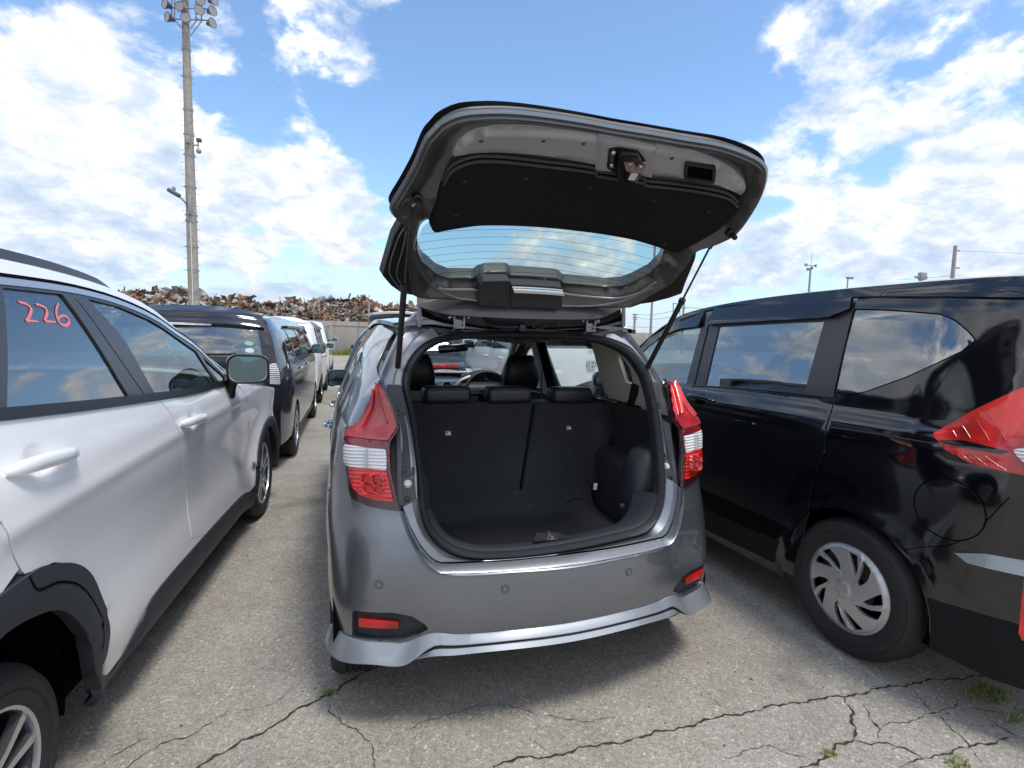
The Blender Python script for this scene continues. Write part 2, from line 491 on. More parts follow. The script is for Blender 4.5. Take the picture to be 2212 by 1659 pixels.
# ------------------------------------------------------------------ materials
def carpaint(name, col, metal=.0, rough=.35, flake=0, coat=1, spec=.5, dustiness=.09, civ=1.55):
    def f(nt, out):
        b = nt.new('ShaderNodeBsdfPrincipled'); tc = nt.new('ShaderNodeTexCoord').outputs['Object']
        dust = nt.noise(2.2, 6, .7, tc)
        c = nt.mix(nt.math('MULTIPLY', nt.math('GREATER_THAN', dust.outputs[0], .0), nt.ramp(dust.outputs[0], [(.45, (0, 0, 0)), (.8, (dustiness,)*3)])), (*col, 1), (.35, .32, .28, 1))
        if flake:
            v = nt.vor(1400, 'F1', tc)
            sp_ = nt.new('ShaderNodeSeparateColor'); nt.set(sp_, 0, v.outputs['Color'])
            c = nt.mix(nt.math('MULTIPLY', sp_.outputs[0], flake), c, (col[0]*1.9, col[1]*1.9, col[2]*1.9, 1))
        nt.set(b, 'Base Color', c); nt.set(b, 'Metallic', metal); nt.set(b, 'Roughness', rough); nt.set(b, 'Specular IOR Level', spec)
        nt.set(b, 'Coat Weight', coat); nt.set(b, 'Coat Roughness', nt.math('MULTIPLY_ADD', dust.outputs[0], .05, .0)); nt.set(b, 'Coat IOR', civ)
        # faint orange peel in the clear coat
        nb = nt.noise(260, 2, .5, tc); bp = nt.new('ShaderNodeBump'); nt.set(bp, 'Strength', .05); nt.set(bp, 'Distance', .001); nt.set(bp, 'Height', nb.outputs[0]); nt.set(b, 'Coat Normal', bp.outputs[0])
        nt.l.new(b.outputs[0], out.inputs[0])
    return mat(name, f)
def thinglass(name, tint, ior=1.75, rough=.0, dust=.02):
    def f(nt, out):
        gq = nt.new('ShaderNodeNewGeometry'); fr = nt.new('ShaderNodeFresnel'); nt.set(fr, 'IOR', nt.math('ADD', ior, nt.math('MULTIPLY', gq.outputs['Backfacing'], 1/ior-ior)))
        g = nt.new('ShaderNodeBsdfGlossy'); nt.set(g, 'Roughness', rough); nt.set(g, 'Color', (.92, .96, 1, 1))
        t = nt.new('ShaderNodeBsdfTransparent'); nt.set(t, 'Color', (*tint, 1))
        d = nt.new('ShaderNodeBsdfDiffuse'); nt.set(d, 'Color', (.5, .48, .45, 1))
        nz = nt.noise(4, 6, .7, nt.new('ShaderNodeTexCoord').outputs['Object'])
        md = nt.new('ShaderNodeMixShader'); nt.set(md, 0, nt.math('MULTIPLY', nz.outputs[0], dust*2)); nt.l.new(t.outputs[0], md.inputs[1]); nt.l.new(d.outputs[0], md.inputs[2])
        geo = nt.new('ShaderNodeNewGeometry')
        m = nt.new('ShaderNodeMixShader'); nt.set(m, 0, fr.outputs[0]); nt.l.new(md.outputs[0], m.inputs[1]); nt.l.new(g.outputs[0], m.inputs[2])
        nt.l.new(m.outputs[0], out.inputs[0])
    return mat(name, f)
M = {}
M['grey_paint'] = carpaint('grey_metallic_paint', (.165, .176, .192), .82, .33, .5)
M['grey_jamb'] = carpaint('grey_jamb_paint', (.31, .325, .35), .5, .42, .2, coat=.35)
M['lock_paint'] = carpaint('bright_inner_paint', (.40, .41, .44), .35, .42, .15, coat=.3)
M['brown_jamb'] = carpaint('tailgate_inner_paint', (.085, .083, .083), .5, .38, .2, coat=.5)
M['silver_lip'] = carpaint('silver_lip_paint', (.24, .26, .29), .5, .45, .3)
M['white_paint'] = carpaint('white_pearl_paint', (.90, .90, .91), 0, .4)
M['black_paint'] = carpaint('black_pearl_paint', (.0018, .0024, .005), 0, .4, dustiness=.002, civ=1.75, spec=.05)
M['darkblue_paint'] = carpaint('dark_grey_mica_paint', (.010, .012, .022), .2, .35, .2, dustiness=.01, spec=.1)
M['silver_paint'] = carpaint('silver_paint', (.42, .42, .43), .6, .35, .3)
M['red_paint'] = carpaint('red_paint', (.35, .015, .02), 0, .4)
M['blue_paint'] = carpaint('pale_blue_paint', (.25, .38, .48), 0, .4)
M['cladding'] = pbr('dark_cladding_plastic', (.030, .034, .042), .55, bump=(400, .25), roughvar=.12)
M['blackplastic'] = pbr('black_plastic', (.012, .012, .014), .42, bump=(500, .2))
M['glossblack'] = pbr('gloss_black_plastic', (.006, .006, .008), .12, coat=.6)
M['greytrim'] = pbr('grey_window_trim', (.045, .045, .05), .33, bump=(500, .1))
M['rubber'] = pbr('rubber_seal', (.014, .016, .02), .5, bump=(90, .1))
M['tyre'] = pbr('tyre_rubber', (.016, .016, .017), .68, bump=(200, .3), colvar=.25, varscale=14)
M['rimsilver'] = pbr('silver_wheel_cover', (.50, .50, .51), .32, .55, roughvar=.12)
M['rimdark'] = pbr('gunmetal_rim', (.05, .055, .065), .3, .7)
M['rimcut'] = pbr('machined_rim_face', (.6, .62, .65), .22, .9)
M['steel'] = pbr('rusty_steel_wheel', (.10, .06, .04), .7, .3, colvar=.6, varscale=40)
M['trimblack'] = pbr('grained_black_trim_and_dark_overlay', (.009, .009, .010), .8, spec=.25, bump=(380, .4))
M['chrome'] = pbr('chrome', (.75, .76, .78), .08, 1)
M['bright'] = pbr('bare_steel', (.5, .49, .46), .35, .9, colvar=.2)
M['brass'] = pbr('brass_pawl', (.55, .4, .2), .4, .8)
M['carpet'] = pbr('black_carpet', (.030, .031, .035), .95, spec=.2, bump=(420, .9, .004), colvar=.45, varscale=160)
M['liner'] = pbr('dark_trunk_liner', (.020, .021, .023), .75, spec=.3, bump=(300, .4))
M['leather'] = pbr('black_leatherette', (.016, .016, .017), .42, bump=(160, .25))
M['beige'] = pbr('beige_trim_plastic', (.42, .385, .33), .6, bump=(300, .15))
M['greyplastic'] = pbr('grey_wiper_cover', (.036, .037, .041), .5, bump=(350, .25))
M['whiteplastic'] = pbr('white_rubber_stopper', (.55, .56, .52), .5)
M['dash'] = pbr('dark_dashboard', (.03, .032, .036), .5, bump=(300, .2))
M['dashsilver'] = pbr('silver_dash_trim', (.35, .37, .4), .4, .3)
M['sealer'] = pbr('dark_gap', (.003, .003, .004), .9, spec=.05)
M['glass_clear'] = thinglass('clear_green_glass', (.80, .88, .85), 1.55)
M['glass_rear'] = thinglass('rear_window_glass', (.60, .70, .67), 1.5, dust=.10)
M['glass_tint'] = thinglass('privacy_glass', (.09, .10, .11), 2.8)
M['glass_front'] = thinglass('side_green_glass', (.34, .43, .39), 2.4)
M['mirror'] = pbr('mirror_glass', (.17, .25, .27), .02, 1)
M['pink_ink'] = pbr('pink_marker_ink', (.85, .22, .24), .6)
M['printwhite'] = pbr('white_print', (.7, .7, .7), .5)
M['concrete_post'] = pbr('pole_concrete', (.33, .30, .265), .85, colvar=.25, varscale=6)
M['galv'] = pbr('galvanised_steel', (.30, .31, .33), .5, .5, colvar=.2)
M['lampgrey'] = pbr('floodlight_shell', (.10, .11, .14), .45, .4)
M['lamplens'] = pbr('floodlight_lens', (.30, .30, .31), .25)
def lens(name, col, rough=.08, ribs=0, ribdir=1, deep=.35, glow=0):
    """moulded lamp plastic: coloured depth under a clear coat"""
    def f(nt, out):
        b = nt.new('ShaderNodeBsdfPrincipled'); uv = nt.new('ShaderNodeTexCoord').outputs['Object']
        nz = nt.noise(7, 3, .5, uv)
        lo = tuple(c*deep for c in col)+(1,)
        c = nt.ramp(nz.outputs[0], [(.35, lo), (.62, (*col, 1))])
        if ribs:
            sp_ = nt.new('ShaderNodeSeparateXYZ'); nt.set(sp_, 0, uv)
            s = nt.math('SINE', nt.math('MULTIPLY', sp_.outputs[ribdir], ribs))
            bp = nt.new('ShaderNodeBump'); nt.set(bp, 'Strength', .55); nt.set(bp, 'Distance', .004); nt.set(bp, 'Height', s); nt.set(b, 'Normal', bp.outputs[0])
            c = nt.mix(nt.ramp(s, [(.3, (0, 0, 0)), (.9, (.5, .5, .5))]), c, tuple(min(1, x*1.6+.02) for x in col)+(1,))
        nt.set(b, 'Base Color', c); nt.set(b, 'Roughness', .25); nt.set(b, 'Coat Weight', 1); nt.set(b, 'Coat Roughness', rough*.2)
        nt.set(b, 'Subsurface Weight', 0)
        nt.l.new(b.outputs[0], out.inputs[0])
    return mat(name, f)
M['lens_red'] = lens('red_lamp_lens', (.85, .014, .008), glow=.10)
M['lens_redrib'] = lens('red_ribbed_lens', (.85, .010, .005), ribs=420, ribdir=2)
M['lens_darkred'] = lens('dark_red_lamp_lens', (.22, .006, .012))
M['lens_redupper'] = lens('pale_red_upper_lens', (.48, .014, .020), deep=.5)
M['lens_clear'] = lens('clear_ribbed_lens', (.78, .78, .80), ribs=520, ribdir=2, deep=.6)
M['lens_dull'] = lens('dull_clear_lens', (.40, .41, .43), ribs=300, ribdir=2, deep=.4)
M['lens_smoke'] = lens('smoked_lamp_edge', (.035, .006, .01), deep=.8)

# ------------------------------------------------------------------ ground
def f_ground(nt, out):
    b = nt.new('ShaderNodeBsdfPrincipled'); tc = nt.new('ShaderNodeTexCoord').outputs['Object']
    wn = nt.noise(30, 3, .6, tc)
    warp = nt.new('ShaderNodeVectorMath', operation='MULTIPLY_ADD'); nt.set(warp, 0, wn.outputs[1]); warp.inputs[1].default_value = (.006, .006, 0); nt.set(warp, 2, tc)
    v = nt.vor(74, 'F1', warp.outputs[0]); ve = nt.vor(74, 'DISTANCE_TO_EDGE', warp.outputs[0])
    v2 = nt.vor(190, 'F1', tc)
    sc_ = nt.new('ShaderNodeSeparateColor'); nt.set(sc_, 0, v.outputs['Color'])
    s2 = nt.new('ShaderNodeSeparateColor'); nt.set(s2, 0, v2.outputs['Color'])
    fine = nt.noise(450, 3, .7, tc)
    matrix = nt.ramp(nt.math('ADD', nt.math('MULTIPLY', s2.outputs[0], .5), nt.math('MULTIPLY', fine.outputs[0], .6)), [(.25, (.222, .203, .175)), (.75, (.455, .422, .37))])
    peb = nt.ramp(sc_.outputs[0], [(0, (.26, .24, .205)), (.35, (.41, .375, .325)), (.6, (.51, .47, .41)), (.8, (.35, .34, .32)), (.92, (.55, .515, .46)), (1, (.62, .60, .56))])
    isp = nt.math('MULTIPLY', nt.math('GREATER_THAN', ve.outputs['Distance'], .13), nt.math('GREATER_THAN', sc_.outputs[1], .42))
    c = nt.mix(isp, matrix, peb)
    big = nt.noise(.55, 7, .62, tc); mid = nt.noise(5, 5, .65, tc)
    bigr = nt.ramp(big.outputs[0], [(.3, (.82, .80, .77)), (.55, (1, 1, 1)), (.75, (1.10, 1.09, 1.07))])
    c = nt.mix(1, c, bigr, 'MULTIPLY')
    c = nt.mix(1, c, nt.ramp(mid.outputs[0], [(.3, (.86, .85, .83)), (.7, (1.07, 1.07, 1.07))]), 'MULTIPLY')
    st = nt.noise(1.3, 4, .6, tc)
    c = nt.mix(nt.ramp(st.outputs[0], [(.60, (0, 0, 0)), (.74, (.5, .5, .5))]), c, (.10, .085, .07, 1))
    nt.set(b, 'Base Color', c); nt.set(b, 'Roughness', .88); nt.set(b, 'Specular IOR Level', .3)
    h = nt.math('ADD', nt.math('MULTIPLY', isp, .5), nt.math('MULTIPLY', fine.outputs[0], .8)); h = nt.math('ADD', h, nt.math('MULTIPLY', s2.outputs[1], .4))
    bp = nt.new('ShaderNodeBump'); nt.set(bp, 'Strength', .55); nt.set(bp, 'Distance', .0035); nt.set(bp, 'Height', h); nt.set(b, 'Normal', bp.outputs[0])
    nt.l.new(b.outputs[0], out.inputs[0])
M['ground'] = mat('worn_exposed_aggregate_asphalt', f_ground)
G = mesh_obj('ground', [(-900, -900, 0), (900, -900, 0), (900, 900, 0), (-900, 900, 0)], [(0, 1, 2, 3)], M['ground'], None, False)
props(G, kind='structure')
M['crack'] = pbr('crack_dirt', (.06, .048, .036), .95, spec=.1, colvar=.5, varscale=60)
GS = Surf(lambda u, v: V((u, v, 0)), (0, 0, 1), [(a*.5, b*.5) for a in range(-6, 10) for b in range(-2, 20)])
def gz(pts): return [at(*p, z=0) for p in pts]
def crack(pts, w0, jag=.012, seed=0):
    rd = random.Random(seed); P = gz(pts); Q = [P[0]]
    for a, b in zip(P, P[1:]):
        n = max(2, int((b-a).length/.012))
        for k in range(1, n+1):
            q = a.lerp(b, k/n); Q.append(q)
    # fractal sideways wander, edges wander on their own
    ph = [rd.uniform(0, 6) for _ in range(8)]; vs = []; L = 0
    for i, q in enumerate(Q):
        t = (Q[min(i+1, len(Q)-1)]-Q[max(i-1, 0)]).normalized(); nrm = V((-t.y, t.x, 0)); L += (q-Q[i-1]).length if i else 0
        o = jag*(math.sin(L*23+ph[0])*.5+math.sin(L*61+ph[1])*.35+math.sin(L*140+ph[2])*.25)
        end = min(1, min(i, len(Q)-1-i)/6+.15)
        w_ = w0*end*(.55+.5*abs(math.sin(L*17+ph[3]))+.35*math.sin(L*90+ph[4])+rd.uniform(-.2, .35))
        e = w0*.25
        vs += [q+nrm*(o+w_/2+rd.uniform(-e, e))+V((0, 0, .0030)), q+nrm*(o-w_/2+rd.uniform(-e, e))+V((0, 0, .0030))]
    fs = [(2*i, 2*i+1, 2*i+3, 2*i+2) for i in range(len(Q)-1)]
    return mesh_obj('crack', vs, fs, M['crack'], G, False)
def k8(l): return [(1490.9+.38725*x, 1016.5+.38725*y) for x, y in l]
def k2(l): return [(.38725*x, 1016.5+.38725*y) for x, y in l]
CR = [([(840, 1424), (790, 1455)]+k2([(1925, 1190), (1780, 1280), (1640, 1350), (1500, 1440), (1380, 1500), (1250, 1580), (1100, 1650)])+[(380, 1690)], .016),
      ([(703, 1516), (714, 1540), (738, 1556), (775, 1585), (800, 1612), (812, 1632), (810, 1670)], .006),
      (k2([(1700, 1170), (1560, 1280), (1440, 1330), (1290, 1345)]), .003), (k2([(1290, 1345), (1050, 1480), (900, 1530), (720, 1650)])+[(230, 1680)], .005), (k2([(880, 1460), (740, 1540), (640, 1590), (560, 1659)]), .005),
      ([(2290, 1442), (2180, 1455)]+k8([(1700, 1140), (1600, 1150), (1300, 1180), (1100, 1212), (850, 1262), (600, 1292), (450, 1322), (220, 1367), (0, 1420)])+[(1400, 1590), (1290, 1612), (1200, 1632), (1120, 1640), (1060, 1662)], .013),
      (k8([(850, 1270), (915, 1340), (905, 1420), (915, 1500), (830, 1540), (780, 1600), (700, 1620), (600, 1680)]), .014),
      (k8([(915, 1500), (1000, 1520), (1100, 1520), (1200, 1560), (1290, 1610), (1200, 1640), (1190, 1680)]), .008),
      (k8([(1290, 1610), (1400, 1580), (1550, 1550), (1700, 1510), (1810, 1480)]), .011), (k8([(1250, 1230), (1300, 1290), (1370, 1360), (1450, 1440), (1580, 1550), (1630, 1640)]), .006),
      (k8([(950, 1290), (1000, 1370), (1060, 1440), (1050, 1500)]), .006), (k8([(1060, 1440), (1150, 1410), (1230, 1400), (1280, 1370), (1370, 1360), (1450, 1330), (1500, 1280), (1560, 1300)]), .006),
      (k8([(1650, 1380), (1720, 1430), (1810, 1480), (1900, 1530)]), .008), (k8([(980, 1180), (1060, 1225)]), .005), (k8([(60, 1200), (170, 1310), (220, 1368)]), .003),
      ([(600, 1160), (635, 1164), (700, 1163)], .003), ([(600, 1082), (639, 1078), (700, 1082)], .003), ([(594, 943), (660, 944), (744, 943)], .012), ([(585, 1110), (612, 1119)], .003),
      ([(855, 1592), (930, 1556), (1015, 1530), (1100, 1522), (1180, 1550), (1260, 1558), (1330, 1552)], .0035), ([(1290, 1380), (1350, 1402), (1420, 1430), (1470, 1470)], .0025),
      (k8([(1500, 1280), (1600, 1330), (1700, 1350), (1862, 1400)]), .004), ([(930, 1556), (900, 1600), (880, 1670)], .002), ([(1560, 1640), (1660, 1612), (1762, 1644)], .004), ([(1180, 1550), (1140, 1600), (1200, 1632)], .002)]
for i, (p, w_) in enumerate(CR): crack(p, w_*.56, seed=i+3)

# small dark stones and crumbs lying about
def f_leaf(name, cols, rough=.6):
    def f(nt, out):
        b = nt.new('ShaderNodeBsdfPrincipled'); oi = nt.new('ShaderNodeNewGeometry')
        c = nt.ramp(oi.outputs['Random Per Island'], [(i/(len(cols)-1), c) for i, c in enumerate(cols)])
        nt.set(b, 'Base Color', c); nt.set(b, 'Roughness', rough); nt.set(b, 'Specular IOR Level', .25)
        nt.l.new(b.outputs[0], out.inputs[0])
    return mat(name, f)
M['grass'] = f_leaf('grass_blades', [(.10, .17, .025), (.17, .25, .03), (.24, .30, .06), (.30, .27, .12)])
M['weed'] = f_leaf('weed_blades', [(.10, .20, .03), (.22, .30, .05), (.20, .14, .07), (.26, .30, .10)])
def blades(name, places, m, kind, label=None):
    vs = []; fs = []; rd = random.Random(5)
    for (x, y, h, w_, lean) in places:
        a = rd.uniform(0, 6.283); dx, dy = math.cos(a), math.sin(a); b = len(vs); px, py = -dy*w_/2, dx*w_/2
        for k in range(4):
            t = k/3; ox, oy = dx*lean*t*t, dy*lean*t*t; ww = (1-t)**.7
            z = h*(t-.25*t*t*min(1, lean/h)); vs += [(x+ox+px*ww, y+oy+py*ww, z), (x+ox-px*ww, y+oy-py*ww, z)]
        for k in range(3): fs.append((b+2*k, b+2*k+1, b+2*k+3, b+2*k+2))
    o = mesh_obj(name, vs, fs, m, None, False); return props(o, label, None, None, kind)
rd = random.Random(11)
pl = []
for _ in range(9000):
    x = rd.uniform(-9, 7); y = rd.uniform(31.9, 33.0); pl.append((x, y, rd.uniform(.15, .45)*(1+.5*math.sin(x*2)), .03, rd.uniform(0, .15)))
blades('grass', pl, M['grass'], 'stuff')
def tuft(px, py, r_, n, hm, lab, w_=.004, seed=1):
    c = at(px, py, z=0); rd = random.Random(seed); P = []
    for _ in range(n):
        a = rd.uniform(0, 6.28); q = r_*math.sqrt(rd.random()); P.append((c.x+q*math.cos(a), c.y+q*math.sin(a)*.6, rd.uniform(.3, 1)*hm, w_, rd.uniform(.2, 1)*hm))
    o = blades('weed_tuft', P, M['weed'], None, lab); o['category'] = 'weed'; o['group'] = 'weeds in the pavement cracks'; return o
tuft(2135, 1502, .10, 200, .035, 'low brown and green weed patch behind the black minivan rear wheel', .005, 1)
tuft(2190, 1560, .03, 10, .16, 'tall thin grass blades at the right edge of the cracked slab', .006, 2)
tuft(2065, 1652, .05, 40, .04, 'green weed tuft in the crack at the bottom right of the photo', .005, 3)
tuft(1790, 1630, .03, 60, .02, 'tiny mossy weed in the forked crack below the silver wheel cover', .004, 4)
tuft(712, 1499, .025, 60, .025, 'tiny yellow weed in the crack behind the grey hatchback rear tyre', .004, 5)
rd = random.Random(3); vs = []; fs = []
for _ in range(420):
    x = rd.uniform(-1.6, 2.4); y = -.9+3.4*rd.random()**1.5; r_ = rd.uniform(.002, .006)*(1 if rd.random() < .9 else 2); b = len(vs)
    for k in range(5): vs.append((x+r_*math.cos(k*1.2566+x*9)*rd.uniform(.6, 1.2), y+r_*math.sin(k*1.2566+x*9)*rd.uniform(.6, 1.2), 0))
    vs.append((x, y, r_*.8)); fs += [(b+k, b+(k+1) % 5, b+5) for k in range(5)]
M['grit'] = f_leaf('loose_grit', [(.03, .03, .03), (.12, .10, .08), (.3, .27, .22), (.06, .05, .05)], .9)
props(mesh_obj('loose_grit', vs, fs, M['grit'], None, False), kind='stuff')

# ------------------------------------------------------------------ concrete wall, behind it the scrap heap
def f_conc(nt, out):
    b = nt.new('ShaderNodeBsdfPrincipled'); tc = nt.new('ShaderNodeTexCoord').outputs['Object']
    mp = nt.new('ShaderNodeMapping'); nt.set(mp, 0, tc); mp.inputs['Scale'].default_value = (3, 3, .35)
    a = nt.noise(1.2, 7, .7, mp.outputs[0]); c = nt.noise(.5, 4, .6, tc)
    col = nt.ramp(a.outputs[0], [(.25, (.24, .22, .185)), (.5, (.33, .305, .265)), (.8, (.42, .39, .34))])
    col = nt.mix(nt.ramp(c.outputs[0], [(.4, (0, 0, 0)), (.7, (.35, .35, .35))]), col, (.26, .26, .27, 1))
    nt.set(b, 'Base Color', col); nt.set(b, 'Roughness', .85); nt.l.new(b.outputs[0], out.inputs[0])
M['concrete'] = mat('stained_wall_concrete', f_conc)
wall = thing('concrete_wall', (-6, 33.2, 0), 'long grey concrete panel wall in front of the scrap heap', 'wall')
pm = None
for i in range(26):
    x = -28+i*1.44
    if pm is None:
        o = box('panel', (x+.72, 33.2, 1.04), (1.425, .25, 2.08), M['concrete'], wall, bev=.012); pm = o
    else:
        o = pm.copy(); COL.objects.link(o); o.location.x += i*1.44+0; o.location.y += .012*((i*7) % 3-1)
tube('conduit', [(-28, 33.06, 1.83), (2, 33.06, 1.81)], .018, M['galv'], wall, 6)
M['scrap'] = f_leaf('scrap_metal', [(.34, .31, .27), (.46, .43, .38), (.16, .10, .07), (.30, .14, .07), (.42, .19, .08), (.09, .07, .06), (.40, .35, .29), (.52, .50, .47), (.22, .14, .09), (.14, .17, .19), (.34, .25, .17), (.07, .055, .05)], .6)
def f_heap(nt, out):
    b = nt.new('ShaderNodeBsdfPrincipled'); tc = nt.new('ShaderNodeTexCoord').outputs['Object']; v = nt.vor(3, 'F1', tc)
    nt.set(b, 'Base Color', nt.ramp(v.outputs['Distance'], [(0, (.10, .08, .06)), (.6, (.03, .024, .02))])); nt.set(b, 'Roughness', .9); nt.l.new(b.outputs[0], out.inputs[0])
M['heapcore'] = mat('dark_scrap_core', f_heap)
RX = lambda rng: Matrix.Rotation(rng.uniform(0, 6.28), 3, V((rng.uniform(-1, 1), rng.uniform(-1, 1), rng.uniform(-1, 1))).normalized())
def heapz(x, y):
    top = 3.35+.22*math.sin(x*.55+1)+.12*math.sin(x*1.7)+.07*math.sin(x*3.9+2)
    if x > -1: top -= .02*(x+1)
    if x > 6: top -= .25*(x-6)
    t = min(1, max(0, (y-33.5)/3.2)); return top*(.42+.58*t**.75)+.12*math.sin(x*2.3+y*2)
heap = thing('scrap_heap', (-6, 36, 0), 'long heap of rusty and pale scrap metal behind the concrete wall', 'scrap heap')
vs = []; fs = []; NX = 90
for i in range(NX+1):
    for j in range(9):
        x = -28+i*38/NX; y = 33.5+j*.6; vs.append((x, y, max(0, heapz(x, y)-.12)))
fs = [(i*9+j, (i+1)*9+j, (i+1)*9+j+1, i*9+j+1) for i in range(NX) for j in range(8)]
mesh_obj('heap_core', vs, fs, M['heapcore'], heap, False)['kind'] = 'stuff'
def scrap_geo(rng, c, s):
    """one crumpled sheet, bar or lump"""
    t = rng.random(); rot = RX(rng); vs = []; fs = []
    if t < .62:      # bent sheet
        a, b = s*rng.uniform(.5, 1.2), s*rng.uniform(.3, .8); th = .012
        g = [[V((a*(i/2-.5)+rng.uniform(-.1, .1)*a, b*(j/2-.5)+rng.uniform(-.1, .1)*b, rng.uniform(-.28, .28)*s*.6)) for j in range(3)] for i in range(3)]
        for i in range(3):
            for j in range(3): vs.append(c+rot @ g[i][j])
        for i in range(2):
            for j in range(2): fs.append((i*3+j, i*3+j+1, i*3+j+4, i*3+j+3))
    elif t < .82:    # bar or pipe, kinked
        L = s*rng.uniform(.8, 2.0); w_ = s*rng.uniform(.04, .10); P = [V((-L/2, 0, 0)), V((0, rng.uniform(-.2, .2)*L, rng.uniform(-.15, .15)*L)), V((L/2, 0, rng.uniform(-.2, .2)*L))]
        for p in P: vs += [c+rot @ (p+V((0, w_, 0))), c+rot @ (p+V((0, -w_/2, w_*.8))), c+rot @ (p+V((0, -w_/2, -w_*.8)))]
        for k in range(2):
            for q in range(3): fs.append((k*3+q, k*3+(q+1) % 3, k*3+3+(q+1) % 3, k*3+3+q))
    else:            # crushed box
        e = V((s*rng.uniform(.2, .5), s*rng.uniform(.15, .4), s*rng.uniform(.1, .3)))
        for sx in (-1, 1):
            for sy in (-1, 1):
                for sz in (-1, 1): vs.append(c+rot @ V((sx*e.x*rng.uniform(.6, 1.1), sy*e.y*rng.uniform(.6, 1.1), sz*e.z*rng.uniform(.6, 1.1))))
        fs += [(0, 1, 3, 2), (4, 6, 7, 5), (0, 4, 5, 1), (2, 3, 7, 6), (0, 2, 6, 4), (1, 5, 7, 3)]
    return vs, fs
rng = random.Random(21); proto = []
for k in range(24):
    a, f_ = scrap_geo(rng, V((0, 0, 0)), .62)
    me = bpy.data.meshes.new('scrap_piece'); me.from_pydata([tuple(q) for q in a], [], f_)
    proto.append(me)
smats = [pbr('scrap_'+n, c, .65, .2, colvar=.3, varscale=3) for n, c in dict(pale=(.48, .45, .40), grey=(.30, .28, .26), rust=(.36, .15, .06), darkrust=(.17, .085, .055), black=(.04, .04, .045), cream=(.46, .42, .33), white=(.6, .6, .6), teal=(.12, .17, .19)).items()]
pieces = []
for k in range(290):
    x = rng.uniform(-13, 3.6); y = rng.uniform(33.6, 36.9); rusty = (1.0 < x < 3.2 and rng.random() < .5) or (-4 < x < -1.5 and rng.random() < .15)
    m_ = smats[2] if rusty else smats[rng.choice([0, 0, 1, 2, 3, 3, 4, 5, 6, 7])]
    me = proto[k % 24]
    key = (me.name, m_.name)
    o = bpy.data.objects.new('scrap_piece', me); COL.objects.link(o)
    if not me.materials: me.materials.append(m_)
    o.material_slots[0].link = 'OBJECT'; o.material_slots[0].material = m_
    s = rng.uniform(.7, 1.6); o.matrix_basis = Matrix.Translation((x, y, heapz(x, y)+.08)) @ RX(rng).to_4x4() @ Matrix.Scale(s, 4); attach(o, heap)
vs = []; fs = []
for k in range(9000):
    x = rng.uniform(-26, 9); y = 33.45+3.6*rng.random(); c = V((x, y, heapz(x, y)+rng.uniform(-.06, .1)))
    a, f_ = scrap_geo(rng, c, rng.choice([.18, .26, .38, .55])); b = len(vs); vs += a; fs += [tuple(b+i for i in q) for q in f_]
mesh_obj('scrap', vs, fs, M['scrap'], heap, False)['kind'] = 'stuff'

# ------------------------------------------------------------------ car building kit
class Frame:
    """local car frame: s forward, o outward-left/right, z up"""
    def __init__(f, x, y, th): f.b = V((x, y, 0)); f.d = V((math.sin(th), math.cos(th), 0)); f.r = V((math.cos(th), -math.sin(th), 0))
    def p(f, s, o, z): return f.b+f.d*s+f.r*o+V((0, 0, z))
def side_surf(fr, sign, hw, seeds):
    return Surf(lambda s, z: fr.p(s, sign*hw(s, z), z), fr.r*sign, seeds)
class TopSurf(Surf):
    """skin over the side profile: a runs along the profile (list of (s,z)), w across -1..1"""
    def __init__(s, fr, prof, hw, bulge, sm=6, p=4):
        sm = 16
        P = crom([V(q) for q in prof], sm); L = [0]
        for a, b in zip(P, P[1:]): L.append(L[-1]+(b-a).length)
        s.P, s.L, s.fr, s.hw, s.bulge, s.pw = P, L, fr, hw, bulge, p
        s.len = L[-1]
        Surf.__init__(s, s._f, (0, 0, 1), [(s.len*i/50, -.95+1.9*j/10) for i in range(51) for j in range(11)])
    def pr(s, a):
        a = max(0, min(s.len-1e-6, a)); lo, hi = 0, len(s.L)-1
        while hi-lo > 1:
            m_ = (lo+hi)//2
            if s.L[m_] <= a: lo = m_
            else: hi = m_
        t = (a-s.L[lo])/(s.L[hi]-s.L[lo]+1e-9); return s.P[lo].lerp(s.P[hi], t)
    def nrm(s, a):
        d = s.pr(a+.03)-s.pr(a-.03); return V((-d.y, d.x)).normalized()
    def _f(s, a, w):
        q = s.pr(a); n = s.nrm(a); b = s.bulge(q.x, q.y)*(1-abs(w)**s.pw)
        return s.fr.p(q.x+n.x*b, s.hw(q.x, q.y)*w, q.y+n.y*b)
    def n(s, u, v, e=.02):
        k = Surf.n(s, u, v, .02); q = s.pr(u); m = s.nrm(u)
        o = s.fr.d*m.x+V((0, 0, m.y)) + s.fr.r*(.6*v if abs(v) > .9 else 0)
        return k if k.dot(o) > 0 else -k
    def a_at(s, key):   # arclength of the profile point nearest to (s,z)
        best = min(range(len(s.P)), key=lambda i: (s.P[i]-V(key)).length); return s.L[best]
def arc(cx, cz, r, a0, a1, n=14, rz=None):
    return [V((cx+r*math.cos(R(a0+(a1-a0)*i/n)), cz+(rz or r)*math.sin(R(a0+(a1-a0)*i/n)))) for i in range(n+1)]
